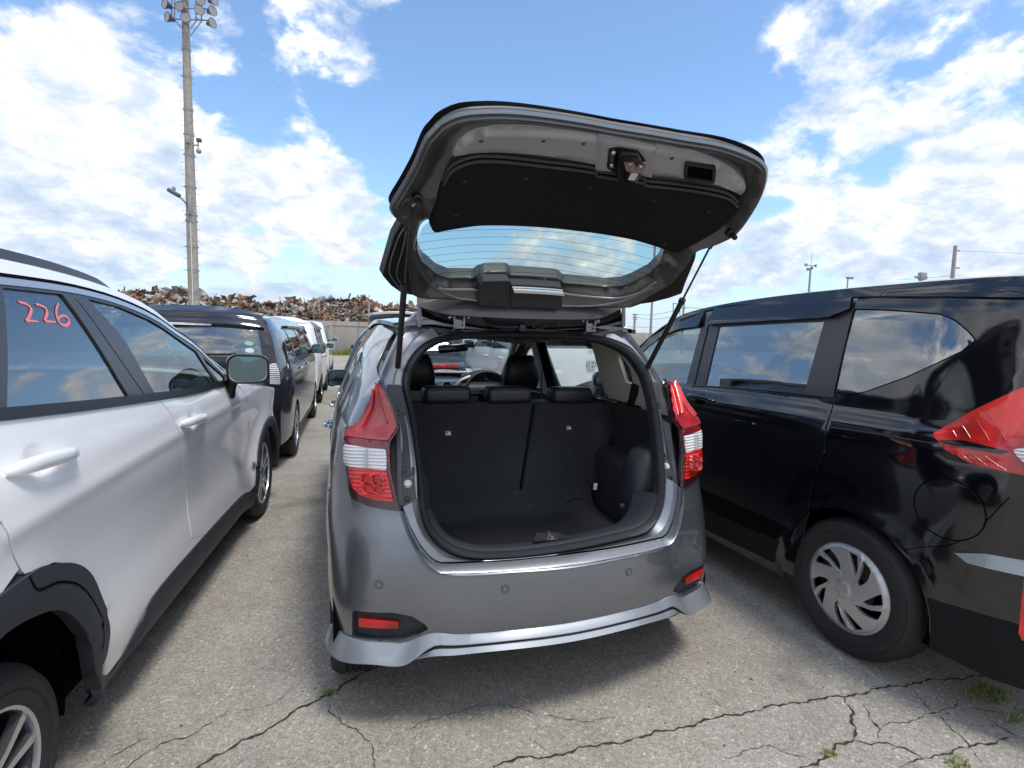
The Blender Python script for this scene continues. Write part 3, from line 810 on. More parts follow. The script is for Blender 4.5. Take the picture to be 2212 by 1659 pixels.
def wheel(pos, side, rad, wid, rimr, style, parent, steer=0, yaw=0, name='wheel', rot=0):
    """pos: centre of the outer face; side: world vector pointing outward"""
    x = V(side).normalized(); zz = V((0, 0, 1)); y = zz.cross(x).normalized()
    Mx = Matrix.Identity(4)
    for i in range(3): Mx[i][0] = x[i]; Mx[i][1] = y[i]; Mx[i][2] = zz[i]; Mx[i][3] = pos[i]
    W = wid; t = rad-rimr
    prof = [(rimr-.012, -.010), (rimr+.004, .000), (rimr+.02, .005), (rimr+t*.30, .0085), (rimr+t*.32, .0060), (rimr+t*.36, .0060), (rimr+t*.38, .0095), (rimr+t*.60, .0075), (rimr+t*.62, .0045), (rimr+t*.66, .0040), (rimr+t*.68, .0060), (rimr+t*.78, .001), (rad-.016, -.012), (rad-.004, -.026), (rad, -.045)]
    for k in range(4):
        c = -.045-(W-.09)*(k+.5)/4
        prof += [(rad, c+.008), (rad-.007, c+.006), (rad-.007, c-.002), (rad, c-.004)]
    prof += [(rad, -W+.045), (rad-.016, -W+.012), (rimr+.01, -W)]
    tyre = lathe('tyre', prof, 64, Mx, M['tyre'], parent)
    rb = [(rimr, -.004), (rimr-.006, -.012), (rimr-.014, -.03), (rimr-.02, -.09), (rimr-.02, -W+.02)]
    if style != 'cover': lathe('rim', rb, 48, Mx, M['rimdark'] if style != 'silver' else M['rimsilver'], parent)
    def fr2(dx=0): return Mx @ Matrix.Translation((dx, 0, 0)) @ Matrix(((0, 0, 1, 0), (1, 0, 0, 0), (0, 1, 0, 0), (0, 0, 0, 1)))
    rr = rimr-.008
    if style == 'cover':
        # domed silver wheel cover with seven twisted slots over a rusty steel wheel
        lathe('steel_wheel', [(.001, -.07), (.05, -.066), (.07, -.05), (.13, -.075), (rimr*.86, -.06), (rimr-.01, -.10), (rimr-.012, -.13)], 40, Mx, M['steel'], parent)
        holes = []
        def pol(r_, a): return V((r_*math.cos(a), r_*math.sin(a)))
        for k in range(5):
            a = rot+k*2*math.pi/5
            def tw(l): return [pol(rr*q, a+t+.95*(q-.5)) for q, t in l]
            h1 = tw([(.36, .16), (.50, .0), (.68, -.06), (.88, -.06), (.90, .22), (.70, .27), (.5, .31)])
            h2 = tw([(.46, .50), (.62, .41), (.89, .37), (.88, .66), (.68, .70), (.54, .64)])
            holes += [fillet(h1, .014, 4), fillet(h2, .010, 4)]
        def dome(u, v):
            r_ = math.hypot(u, v)/rr; a = (math.atan2(v, u)-rot) % (2*math.pi/5)
            h = .014*(1-r_**2)+(.006 if r_ < .2 else 0)*(1-max(0, (r_-.14)/.06) if r_ > .14 else 1)
            h -= .012*max(0, min(1, (r_-.9)/.08))
            h += .007*math.exp(-((a-.28-.95*(r_-.5))/.05)**2)*min(1, max(0, (r_-.25)/.1))*min(1, max(0, (1-r_)/.1))
            return h
        S = Surf(lambda u, v: Mx @ V((.004, u, v)), x)
        panel('wheel_cover', S, [pol(rr, i*2*math.pi/56) for i in range(56)], M['rimsilver'], parent, holes, 0, .018, .012, offf=dome)
        panel('cover_badge', S, [pol(.026, i*2*math.pi/24) for i in range(24)], M['rimsilver'], parent, (), .018, .004, .01, offf=lambda u, v: .003*(abs(math.hypot(u, v)-.021) < .004)+.002*(abs(u-v*.3) < .004))
    else:
        cut = M['rimcut'] if style == 'cut' else M['rimsilver'] if style == 'silver' else M['rimdark']
        n = 5; lathe('hub', [(.001, -.012), (.028, -.012), (.034, -.02), (.06, -.03), (.07, -.06)], 24, Mx, M['rimdark'], parent)
        lathe('brake_disc', [(.05, -.10), (.14, -.10), (.14, -.11)], 24, Mx, M['bright'], parent)
        for k in range(n):
            for q in (-1, 1):
                a = rot+k*2*math.pi/n; ca, sa = math.cos(a), math.sin(a)
                def rp(r_, t_): return V((r_*ca-t_*sa, r_*sa+t_*ca))
                pts = [rp(.04, q*.006), rp(rr*.55, q*.016), rp(rr-.002, q*.036), rp(rr-.004, q*.062), rp(rr*.5, q*.034), rp(.04, q*.028)]
                plate('spoke', [p for p in (pts if q > 0 else pts[::-1])], fr2(-.034), .026, cut, parent, .002)
        lathe('rim_lip', [(rimr-.012, -.012), (rimr-.010, -.003), (rimr-.001, .001), (rimr+.004, -.006)], 48, Mx, cut, parent)
    return tyre
def tight(poly, res=.03): return dedupe(resample([V(p) for p in poly], res))
def headrest(name, c, w_, h, d, m, parent, yaw=0, top=.72):
    prof = []
    bm = bmesh.new(); n = 9; rows = []
    for i in range(n):
        t = i/(n-1); k = math.sin(math.pi*min(1, max(0, t*.96+.02)))**.35; z = (t-.5)*h; ww = w_*(.5-.5*(1-top)*t**2)*(.75+.25*k); dd = d*.5*k
        rows.append([bm.verts.new(V(c)+V((ww*math.copysign(abs(math.cos(a))**.55, math.cos(a)), dd*math.copysign(abs(math.sin(a))**.7, math.sin(a)), z))) for a in [2*math.pi*j/20 for j in range(20)]])
    for A, B in zip(rows, rows[1:]):
        for j in range(20): bm.faces.new((A[j], A[(j+1) % 20], B[(j+1) % 20], B[j]))
    bm.faces.new(rows[0][::-1]); bm.faces.new(rows[-1]); o = bm_obj(name, bm, m, parent, sharp=60); return o
def front_seat(c, parent, fr, m=None, hrh=.24, hrz=1.0):
    """seat facing forward (frame direction), c = (s,o) of its centre"""
    m = m or M['leather']; s, o = c
    def q(a, b, z): return fr.p(s+a, o+b, z)
    def slab(nm, prof, hw_):
        bm = bmesh.new(); rings = []
        for k in range(13):
            t = -1+k/6; f_ = (1-abs(t)**4)**.25 if abs(t) < 1 else 0; cx_ = sum(p[0] for p in prof)/len(prof); cz_ = sum(p[1] for p in prof)/len(prof)
            rings.append([bm.verts.new(q(cx_+(p[0]-cx_)*(.72+.28*f_), t*hw_*(1-.1*max(0, p[1]-.6)), cz_+(p[1]-cz_)*(.9+.1*f_))) for p in prof])
        for A, B in zip(rings, rings[1:]):
            for j in range(len(prof)): bm.faces.new((A[j], A[(j+1) % len(prof)], B[(j+1) % len(prof)], B[j]))
        bm.faces.new(rings[0][::-1]); bm.faces.new(rings[-1]); return bm_obj(nm, bm, m, parent, sharp=50)
    slab('seat_cushion', [(0, .34), (.48, .36), (.54, .44), (.5, .5), (0, .46)], .25)
    slab('seat_back', [(-.02, .40), (.08, .42), (.0, .70), (-.12, 1.0), (-.2, 1.04), (-.24, .98), (-.14, .65)], .23)
    h = headrest('headrest', q(-.20, 0, hrz+.12), .26, hrh, .12, m, parent)
    for b in (-.06, .06): tube('headrest_post', [q(-.19, b, hrz-.03), q(-.2, b, hrz+.05)], .006, M['bright'], parent, 6)
def steering(c, parent, r_=.185, tilt=25):
    bm = bmesh.new(); x = fr_r = V((1, 0, 0)); u = V((0, math.sin(R(tilt)), math.cos(R(tilt))))
    tube_bm(bm, [V(c)+x*(r_*math.cos(2*math.pi*i/32))+u*(r_*math.sin(2*math.pi*i/32)) for i in range(32)], .014, 8, True)
    o = bm_obj('steering_wheel', bm, M['leather'], parent)
    box('steering_boss', V(c)+V((0, .02, -.01)), (.16, .05, .10), M['blackplastic'], o, bev=.02)
    for d in ((-1, 0), (1, 0), (0, -1)): tube('steering_spoke', [V(c)+x*(.06*d[0])+u*(.04*d[1]), V(c)+x*(r_*d[0]*.97)+u*(r_*d[1]*.97)], .014, M['blackplastic'], o, 6)
    return o
def side_mirror(c, fwd, out, parent, w_=.22, h=.15, d=.12, shell=None, glass=None, stalk=True, base=None, taper=.75):
    """door mirror seen from behind: c centre of the glass, fwd/out unit vectors"""
    f = V(fwd); o = V(out); z = V((0, 0, 1)); shell = shell or M['blackplastic']
    def ring(k, sc, dx): return [V(c)+f*dx+o*(a*w_/2*sc)+z*(b*h/2*sc*(1 if a < 0 else taper+.25)) for a, b in [(math.copysign(abs(math.cos(t))**.5, math.cos(t)), math.copysign(abs(math.sin(t))**.55, math.sin(t))) for t in [2*math.pi*j/28 for j in range(28)]]]
    bm = bmesh.new(); rs = []
    for sc, dx in ((.88, .010), (.93, -.006), (.985, -.008), (1.03, .0), (1.04, .02), (1.0, d*.4), (.85, d*.75), (.55, d*.97), (.12, d*1.02)):
        rs.append([bm.verts.new(p) for p in ring(0, sc, dx)])
    for A, B in zip(rs, rs[1:]):
        for j in range(28): bm.faces.new((A[j], A[(j+1) % 28], B[(j+1) % 28], B[j]))
    bm.faces.new(rs[-1])
    mo = bm_obj('side_mirror', bm, shell, parent, sharp=50)
    g = ring(0, .9, .006); mesh_obj('mirror_glass', g+[V(c)+f*.004], [(i, (i+1) % 28, 28) for i in range(28)], glass or M['mirror'], mo, False)
    if stalk and base is not None:
        b = V(base); a = V(c)+f*d*.35-o*w_*.36-z*h*.3
        bm = bmesh.new(); tube_bm(bm, [a+o*.03+z*.02, a, b.lerp(a, .4), b], [.032, .034, .03, .034], 8); bm_obj('mirror_stalk', bm, M['blackplastic'], mo)
    return mo

# ================================================================== black minivan on the right
FF = Frame(1.434, 0, 0)
van = thing('minivan', (2.25, 1.3, 0), 'glossy black minivan with tinted windows and silver wheel covers right of the open grey hatchback', 'minivan')
FC = Frame(1.434+.8475, 0, 0)          # centre line of the van
VR = -.93                               # rearmost
def hw_van(s, z):
    h = .8475
    h -= lerp_tab([(.2, .018), (.30, .006), (.45, .001), (.7, -.003), (.95, -.010), (1.08, .002), (1.15, .030), (1.25, .052), (1.5, .105), (1.68, .150), (1.74, .190)], z)
    # shoulder crease dying out towards the rear, wheel arch flare, rear corner tuck, front tuck
    h += .012*math.exp(-((z-1.035-.02*(s+.5))/.018)**2)*(1 if s > -.45 else max(0, 1+(s+.45)/.2))
    r_ = math.hypot(s+.17, z-.31); h += .014*math.exp(-((r_-.37)/.05)**2)
    k = max(0, -.34-s); h -= .30*k**2+.55*max(0, k-.32)**1.6
    k = max(0, s-2.2); h -= .09*k**2
    return h
SV = side_surf(FC, -1, hw_van, [(-.9+.25*i, .15+.2*j) for i in range(15) for j in range(8)])
SVR = side_surf(FC, 1, hw_van, [])
m7 = mapxy(2100, 800, .52622); m8 = mapxy(2200, 1500, .57143)
def t7(l): return SV.tr(l, m7)
def t8(l): return SV.tr(l, m8)
bp = M['black_paint']
# outlines in (s, z): bottom of body, arches, top line
hub = (-.145, .32); fhub = (hub[0]+2.74, .315)
drip = t7([(-60, 560), (60, 455), (345, 350), (600, 322), (900, 300), (1175, 283), (1600, 280), (2212, 287)])
zdr = lambda s: lerp_tab(sorted([(p.x, p.y) for p in drip]), s)
cut = t7([(1168, 232), (1180, 262), (1178, 355), (1150, 470), (1118, 610), (1085, 770), (1060, 880), (1048, 960), (1012, 1180), (965, 1330), (925, 1430)])
print('cut', [tuple(round(c, 3) for c in p) for p in cut], 'drip', [tuple(round(c, 3) for c in p) for p in drip])
quarter = fillet(t7([(1186, 352), (1400, 358), (1700, 381), (1795, 420), (1870, 482), (1920, 538), (1890, 582), (1700, 673), (1500, 764), (1255, 852), (1082, 884), (1062, 866), (1112, 640)]), .012)
dglass = fillet(t7([(360, 458), (1000, 420), (880, 850), (275, 818)]), .012)
lampu = t7([(1665, 1115), (1900, 975), (2212, 828), (2290, 800), (2290, 1370), (2100, 1335), (1900, 1288), (1760, 1215)])
archo = arc(hub[0], hub[1], .372, 200, -14, 22)
zb = .215
top_s = 3.0
rear_edge = [V((VR+.035, .26)), V((VR+.01, .6)), V((VR, .9)), V((VR+.03, 1.2)), V((VR+.10, 1.5)), V((VR+.17, 1.69))]
quart_out = rear_edge + [V((s, zdr(s)-.004)) for s in (-.6, -.45, -.25)] + [V((cut[2].x-.004, zdr(cut[2].x)-.004))]+[V((p.x-.004, p.y)) for p in cut[2:]]
quart_out += [V((cut[-1].x-.004, .62)), V((cut[-1].x+.03, .45))]
jj = [p for p in arc(hub[0], hub[1], .372, 14, 180, 20)]
quart_out += [p for p in jj] + [V((-.53, .24)), V((-.70, .225)), V((VR+.05, .235))]
dd = quart_out
panel('rear_quarter_panel', SV, dd, bp, van, [quarter, [V(p) for p in lampu if p.x > VR+.03] + [V((VR+.035, 1.03)), V((VR+.035, 1.20))]] if False else [quarter], 0, .015, .045)
panel('quarter_window', SV, quarter, M['glass_tint'], van, (), -.003, 0, .06)
# sliding door: from the cut forward to the B pillar
bp_line = t7([(345, 352), (318, 400), (300, 455), (215, 812), (150, 900)])
db = bp_line[-1].x
door = [V((p.x+.004, p.y)) for p in cut[2:]] + [V((cut[-1].x+.004, .62)), V((cut[-1].x+.03, .46)), V((cut[-1].x+.055, .30)), V((cut[-1].x+.08, .25)), V((db+.05, .235)), V((db+.02, .6))] + [V((p.x-.004, p.y)) for p in reversed(bp_line)]
trimz = t7([(202, 812), (540, 832), (870, 862), (1060, 884)])
print('door', [tuple(round(c, 2) for c in p) for p in door])
# door painted lower body; upper frame dark
zbelt = lambda s: lerp_tab(sorted([(p.x, p.y) for p in trimz]), s)
low = [p for p in door if p.y < zbelt(p.x)-.002]
s0 = cut[7].x+.004; s1 = bp_line[-1].x-.004
lower = [V((s0, zbelt(s0)-.004))]+low+[V((s1+(bp_line[3].x-bp_line[4].x)*.9, zbelt(s1)-.004))]
lower = sorted([p for p in lower if p.x < s0+.12 and p.y > .62], key=lambda p: -p.y)+[p for p in door if p.y <= .62]+[V((db-.004, .9)), V((bp_line[-1].x-.004, bp_line[-1].y)), V((bp_line[-2].x-.004, zbelt(bp_line[-2].x)-.004))]
sd_ = panel('sliding_door', SV, lower, bp, van, [], 0, .015, .045)
upper = [V((p.x+.004, p.y)) for p in cut[2:] if p.y > zbelt(p.x)]+[V((s0, zbelt(s0)+.002)), V((bp_line[-2].x-.004, zbelt(bp_line[-2].x)+.002))]+[V((p.x-.004, p.y)) for p in reversed(bp_line[:-1])]
panel('door_frame', SV, upper, M['greytrim'], sd_, [dglass], -.004, .012, .05)
panel('door_window', SV, dglass, M['glass_tint'], sd_, (), -.012, 0, .06)
ribbon('belt_moulding', SV, crom([V((p.x, p.y-.004)) for p in trimz], 6), .012, M['glossblack'], sd_, .001, h=.006)
# rain visors above the windows
vis = t7([(345, 352), (750, 308), (1175, 283), (1172, 356), (1060, 405), (1000, 412), (640, 432), (303, 452)])
panel('rain_visor', SV, fillet(vis, .008), M['glossblack'], sd_, (), .0, .02, .05, offf=lambda u, v: .012+.020*max(0, min(1, (zdr(u)-v)/.11)))
# front door: window, visor, pillar
fgl_t = t7([(30, 512), (130, 478), (255, 462), (165, 806), (60, 802)])
fs = fgl_t[2].x; fe = 2.02
fgl = [V((fgl_t[3].x, fgl_t[3].y)), V((fgl_t[2].x, fgl_t[2].y)), V((fgl_t[1].x, fgl_t[1].y)), V((fgl_t[0].x, fgl_t[0].y)), V((1.72, 1.40)), V((1.98, 1.19)), V((1.98, 1.15))]
fdoor_cut = V((2.06, 1.13))
fd = [V((bp_line[0].x+.004, bp_line[0].y)), V((bp_line[2].x+.004, bp_line[2].y)), V((bp_line[3].x+.004, bp_line[3].y)), V((db+.004, .9)), V((db+.028, .6)), V((db+.058, .235)), V((2.08, .24)), V((2.12, .6)), V((2.10, 1.08)), V((2.06, 1.17)), V((1.72, 1.47)), V((1.45, 1.585)), V((1.2, zdr(1.2)-.004))]
fdo = panel('front_door', SV, fd, bp, van, [fillet(fgl, .012)], 0, .015, .05)
panel('door_window', SV, fillet(fgl, .012), M['glass_front'], fdo, (), -.006, 0, .06)
pill = t7([(257, 462), (300, 455), (213, 808), (167, 806)])
panel('pillar_trim', SV, [pill[0], V((pill[1].x+.003, pill[1].y)), V((pill[2].x+.003, pill[2].y)), pill[3]], M['greytrim'], fdo, (), .002, .004, .05)
vf = t7([(280, 378), (255, 462), (130, 478), (30, 520)])
panel('rain_visor', SV, fillet([V((vf[0].x, zdr(vf[0].x)-.005)), vf[1], vf[2], vf[3], V((1.6, 1.46)), V((1.5, 1.55))], .006), M['glossblack'], fdo, (), 0, .02, .05, offf=lambda u, v: .012+.018*max(0, min(1, (zdr(u)-v)/.11)))
# fender, front
fen = [V((2.085, .24)), V((2.125, .6)), V((2.105, 1.08)), V((2.07, 1.165)), V((2.3, 1.09)), V((2.8, .99)), V((3.12, .85)), V((3.28, .6)), V((3.25, .3)), V((2.97, .28))]+arc(fhub[0], fhub[1], .36, 0, 180, 16)[1:-1]+[V((fhub[0]-.36, .28))]
panel('fender', SV, fen, bp, van, (), 0, .015, .06)
# sill
panel('sill', SV, [V((.215, .20)), V((2.2, .20)), V((2.2, .245)), V((.8, .235)), V((.30, .262)), V((.215, .30))], M['glossblack'], van, (), -.012, .03, .08)
# roof side rail strip above the drip groove, then the roof skin
PF = [(VR+.02, .30), (VR-.02, .45), (VR-.02, .62), (VR, .9), (VR+.03, 1.15), (VR+.09, 1.45), (VR+.15, 1.64), (VR+.27, 1.722), (-.3, 1.738), (.3, 1.733), (.8, 1.712), (1.2, 1.672), (1.45, 1.615), (1.75, 1.46), (2.2, 1.13), (2.6, 1.04), (3.05, .92), (3.27, .70), (3.32, .45), (3.28, .2)]
TV = TopSurf(FC, PF, hw_van, lambda s, z: .040 if z > 1.3 else .06 if s < 0 else .13, p=3)
aR0 = TV.a_at((VR+.20, 1.69)); aW0 = TV.a_at((1.42, 1.62))
rtz = lambda s: lerp_tab([(VR+.15, 1.64), (VR+.27, 1.722), (-.3, 1.738), (.3, 1.733), (.8, 1.712), (1.2, 1.672), (1.45, 1.615)], s)
rs_ = [VR+.16+(1.45-VR-.16)*i/30 for i in range(31)]
panel('roof_side', SV, dedupe([V((s, max(zdr(s)+.003, rtz(s)+.002))) for s in rs_]+[V((s, min(zdr(s), rtz(s)-.004)+.001)) for s in reversed(rs_)]), bp, van, (), 0, .01, .04); aW1 = TV.a_at((2.2, 1.13)); aH1 = TV.a_at((3.05, .92)); aB = TV.a_at((VR+.03, 1.12))
panel('roof', TV, [V((aR0-.06, -1)), V((aW0, -1)), V((aW0, 1)), V((aR0-.06, 1))], bp, van, (), .004, .02, .08)
panel('windshield', TV, [V((aW0+.01, -.97)), V((aW1, -.97)), V((aW1, .97)), V((aW0+.01, .97))], M['glass_clear'], van, (), 0, 0, .15)
for q in (-1, 1): panel('windshield_pillar', TV, [V((aW0, q)), V((aW1, q)), V((aW1, q*.95)), V((aW0, q*.95))], bp, van, (), .003, .01, .1)
panel('hood', TV, [V((aW1+.005, -1)), V((aH1, -1)), V((aH1, 1)), V((aW1+.005, 1))], bp, van, (), .002, .02, .1)
panel('front_end', TV, [V((aH1+.005, -1)), V((TV.len, -1)), V((TV.len, 1)), V((aH1+.005, 1))], bp, van, (), 0, .02, .1)
panel('tailgate', TV, [V((TV.a_at((VR-.02, .62)), -1)), V((aR0-.065, -1)), V((aR0-.065, 1)), V((TV.a_at((VR-.02, .62)), 1))], bp, van, [[V((aB+.05, -.86)), V((aR0-.12, -.86)), V((aR0-.12, .86)), V((aB+.05, .86))]], 0, .02, .07)
panel('rear_window', TV, [V((aB+.05, -.86)), V((aR0-.12, -.86)), V((aR0-.12, .86)), V((aB+.05, .86))], M['glass_tint'], van, (), -.002, 0, .1)
panel('rear_bumper', TV, [V((0, -1)), V((TV.a_at((VR-.02, .62))-.004, -1)), V((TV.a_at((VR-.02, .62))-.004, 1)), V((0, 1))], bp, van, (), .01, .03, .06)
# other side, plain
oth = rear_edge+[V((s, zdr(s)-.003)) for s in (-.55, -.2, .3, .8, 1.2)]+[V((1.45, 1.585)), V((1.75, 1.44)), V((2.2, 1.12)), V((2.6, 1.03)), V((3.1, .88)), V((3.27, .6)), V((3.22, .28)), V((2.97, .26))]+arc(fhub[0], fhub[1], .36, 0, 180, 14)[1:-1]+[V((fhub[0]-.36, .24)), V((hub[0]+.36, .24))]+arc(hub[0], hub[1], .36, 0, 180, 14)[1:-1]+[V((hub[0]-.36, .3))]
wins = [quarter, dglass, fillet(fgl, .012)]
panel('body_side', SVR, oth, bp, van, wins, 0, .012, .08)
for k in wins: panel('door_window', SVR, k, M['glass_tint'], van, (), -.004, 0, .12)
# drip groove, roof joint
ribbon('roof_seam', SV, [V((s, zdr(s)-.001)) for s in [ -.72+.06*i for i in range(36)]], .008, M['sealer'], van, .0035)
# crease glint line is the shape itself; slim bright strip under it
cz = t7([(1045, 1070), (1350, 1115), (1668, 1168)])
# fuel flap
fc = t8([(1435, 215)])[0]; fa = t8([(1435, 45)])[0]; frr = abs(fa.y-fc.y)
circ = lambda c, r_, n=40, k=1: [V((c.x+r_*k*math.cos(2*math.pi*i/n), c.y+r_*math.sin(2*math.pi*i/n))) for i in range(n)]
ribbon('fuel_flap_gap', SV, circ(fc, frr), .005, M['sealer'], van, .0006, closed=True)
panel('fuel_flap', SV, circ(fc, frr-.004), bp, van, (), .0015, .004, .03)
# door handle of the sliding door
hc = t7([(250, 898)])[0]; hl = t7([(165, 893), (335, 903)])
cup = fillet([V((hc.x-.040, hc.y)), V((hc.x-.022, hc.y+.033)), V((hc.x+.022, hc.y+.033)), V((hc.x+.040, hc.y)), V((hc.x+.028, hc.y-.036)), V((hc.x-.028, hc.y-.036))], .015)
panel('handle_cup', SV, cup, M['sealer'], sd_, (), .001, 0, .02)
def handle(par, S, c, L, m, slope=0, th=.026, off=.0, sgn=1):
    bm = bmesh.new(); P = []; r_ = []
    for i in range(13):
        t = -1+i/6; u = c.x+t*L/2; v = c.y+slope*t*L/2; P.append(S.f(u, v)+S.n(u, v)*(off+.028*(1-t**4)+.004)); r_.append(th*(.62+.38*(1-t**6)) if abs(t) < 1 else th*.45)
    tube_bm(bm, P, r_, 12, up=(0, 0, 1), sx=.62, sy=.42); return bm_obj('door_handle', bm, m, par)
handle(sd_, SV, hc, abs(hl[0].x-hl[1].x), M['black_paint'])
hc2 = SV.inv(*[1423.1+.35661*112, 542.2+.35661*878]); handle(fdo, SV, hc2, .17, M['black_paint'])
# tail lamp wrapping the rear corner
lu = [p for p in lampu]
lo = fillet([V((max(p.x, VR-.02), p.y)) for p in [lampu[0], lampu[1], lampu[2]]]+[V((VR+.012, lampu[2].y+.03)), V((VR+.008, lampu[5].y-.01))]+[lampu[5], lampu[6], lampu[7]], .01)
tl = panel('tail_lamp', SV, lo, M['lens_redupper'] if False else M['lens_red'], van, (), .0, .02, .02, offf=lambda u, v: .014)
bar = t7([(1700, 1150), (1860, 1155), (2130, 1218), (2075, 1232), (1870, 1196), (1740, 1168)])
panel('lamp_divider', SV, bar, M['glossblack'], tl, (), .016, .004, .02)
for a, b in (((1790, 1095), (1812, 1132)), ((1850, 1065), (1895, 1142)), ((1935, 1030), (2010, 1160)), ((2010, 990), (2110, 1160))):
    p = t7([a, b]); ribbon('lamp_rib', SV, resample(p, .02, False), .004, M['lens_redupper'], tl, .0155, h=.003)
for a, b in (((1740, 1205), (1800, 1240)), ((1810, 1210), (1905, 1285)), ((1895, 1225), (2010, 1310)), ((1985, 1245), (2110, 1330))):
    p = t7([a, b]); ribbon('lamp_rib', SV, resample(p, .02, False), .004, M['lens_redupper'], tl, .0155, h=.003)
wl = [V((max(p.x, VR), p.y)) for p in t7([(2150, 1210), (2212, 1200), (2290, 1205), (2290, 1300), (2212, 1280), (2170, 1240)])]
panel('reversing_lens', SV, wl, M['lens_clear'], tl, (), .018, .004, .02)
# bumper corner chrome strip and reflector
ch = t8([(1485, 455), (1650, 462), (1862, 500), (1980, 530), (1980, 610), (1862, 580), (1700, 545), (1560, 510)])
ch = [V((max(p.x, VR-.0), p.y)) for p in ch]
chz = max(p.y for p in ch); panel('bumper_strip', SV, dedupe(ch), M['silver_lip'], van, (), .004, .01, .012, offf=lambda u, v: .30*max(0, chz-v))
rf = [V((max(p.x, VR), p.y)) for p in t8([(1862, 600), (1990, 600), (1990, 960), (1850, 940), (1832, 900)])]
panel('reflector', SV, dedupe(rf), M['lens_red'], van, (), .01, .012, .02)
ribbon('bumper_seam', SV, crom(t8([(1200, 440), (1330, 425), (1450, 415), (1600, 330), (1780, 150)]), 5), .004, M['sealer'], van, .0008)
lr = SVR
mir = [V((q.x, q.y)) for q in lo]
panel('tail_lamp', SVR, mir, M['lens_red'], van, (), .014, .02, .03)
# wheels and arches
for s, st in ((hub[0], 'cover'), (fhub[0], 'cover')):
    for q in (-1, 1):
        wo = thing('wheel', (0, 0, 0), None, None); del_ = wo
        wo.location = FC.p(s, q*(.8475-.006), hub[1]); attach(wo, van)
        wheel(FC.p(s, q*(.8475-.006), .322), V((q, 0, 0)), .322, .185, .214, st, wo, rot=.55)
        bm = bmesh.new(); lathe_bm(bm, [(.375, -.012), (.372, -.10), (.36, -.32), (.02, -.33)], 28, Matrix.Translation(FC.p(s, q*.8475, .315)) @ (Matrix.Identity(4) if q > 0 else Matrix.Rotation(math.pi, 4, 'Z')), R(-12), R(192))
        bm_obj('wheel_arch', bm, M['sealer'], van)
# mud flap ahead of the rear wheel
mf = SV.tr([(505, 610), (497, 520), (520, 380), (590, 285), (600, 330), (575, 470), (585, 610)], m8)
panel('mud_flap', SV, mf, M['blackplastic'], van, (), -.02, .02, .04)
# cabin
box('floor_pan', FC.p(1.15, 0, .28), (1.56, 3.6, .12), M['sealer'], van)
box('dashboard', FC.p(1.98, 0, .93), (1.36, .5, .22), M['dash'], van, bev=.05)
for o_ in (-.36, .36):
    front_seat((.95, o_), van, FC, pbr('grey_fabric', (.06, .06, .065), .8), hrz=1.02); front_seat((.05, o_), van, FC, bpy.data.materials['grey_fabric'], hrz=1.0)
steering(FC.p(1.62, .36, .98), van)
tube('ceiling_grip', [FC.p(.3, -.60, 1.52), FC.p(.34, -.6, 1.48), FC.p(.5, -.6, 1.48), FC.p(.54, -.6, 1.52)], .012, M['beige'], van, 6)
side_mirror(FC.p(1.93, -1.0, 1.12), (0, 1, 0), (-1, 0, 0), van, .2, .14, .12, M['black_paint'], base=FC.p(2.0, -.82, 1.08))

ribbon('window_gap', SV, quarter, .005, M['sealer'], van, .0006, closed=True)
ribbon('side_crease', SV, crom([V((p.x, p.y)) for p in cz], 8), .007, M['black_paint'], van, .0005, h=.0055)

dark_corner = [V((-.53, .245)), V((-.70, .228)), V((VR+.05, .238)), V((VR+.022, .44)), V((-.75, .47))]+[V((hub[0]+.380*math.cos(R(a)), hub[1]+.380*math.sin(R(a)))) for a in (160, 168, 176, 184, 190)]  # added matte black overlay: the bumper corner's dark reflection put into colour
panel('dark_reflection_corner', SV, dark_corner, M['trimblack'], van, (), .003, .012, .03)
panel('dark_reflection_strip', SV, [V((.262, .34)), V((.275, .262)), V((.8, .246)), V((2.06, .246)), V((2.08, .36)), V((1.2, .375)), V((.5, .385)), V((.245, .40))], M['trimblack'], van, (), .003, .006, .05)  # added matte black strip in place of a dark reflection low on the doors

# ================================================================== white crossover on the left
TH = R(5.5); FL0 = Frame(-1.34, 2.4, TH)
HWS = .9125
FS = Frame(*(FL0.p(0, -HWS, 0).to_2d()), TH)
suv = thing('crossover', FS.p(-1.1, 0, 0), 'white crossover with dark wheel arch cladding and 226 written on its rear door window', 'crossover')
def hw_suv(s, z):
    h = HWS
    h -= lerp_tab([(.15, .07), (.26, .035), (.4, .012), (.6, .022), (.75, .018), (.92, .0), (1.05, .006), (1.14, .030), (1.22, .055), (1.4, .110), (1.56, .172), (1.62, .21), (1.68, .25)], z)
    for c in (.202, -2.78):
        r_ = math.hypot(s-c, z-.34); h += .024*math.exp(-((r_-.40)/.075)**2)+.018*math.exp(-((r_-.46)/.10)**2)*(1 if z > .5 else .5)
    # haunch over the rear wheel and the scoop along the doors
    h += .014*math.exp(-((s+2.75)/.55)**2)*math.exp(-((z-.98)/.10)**2)
    h -= .005*math.exp(-((s+1.3)/.8)**2)*math.exp(-((z-.62-.05*(s+1.3))/.12)**2)
    h += .006*math.exp(-((z-1.0-.03*(s+1))/.03)**2)
    k = max(0, s-.35); h -= .28*k**2+.3*max(0, k-.4)**2
    k = max(0, -3.25-s); h -= .5*k**2
    if z > 1.2: h -= max(0, s+1.35)*.10*(z-1.2)/.35
    return h
SL = side_surf(FS, 1, hw_suv, [(-3.3+.25*i, .15+.2*j) for i in range(18) for j in range(8)])
SLL = side_surf(FS, -1, hw_suv, [])
n1_ = mapxy(0, 750, .49729); n2_ = mapxy(0, 1500, .57143)
def a1(l): return SL.tr(l, n1_)
def a2(l): return SL.tr(l, n2_)
wp = M['white_paint']
RH = (-2.78, .305); FH = (.202, .34)
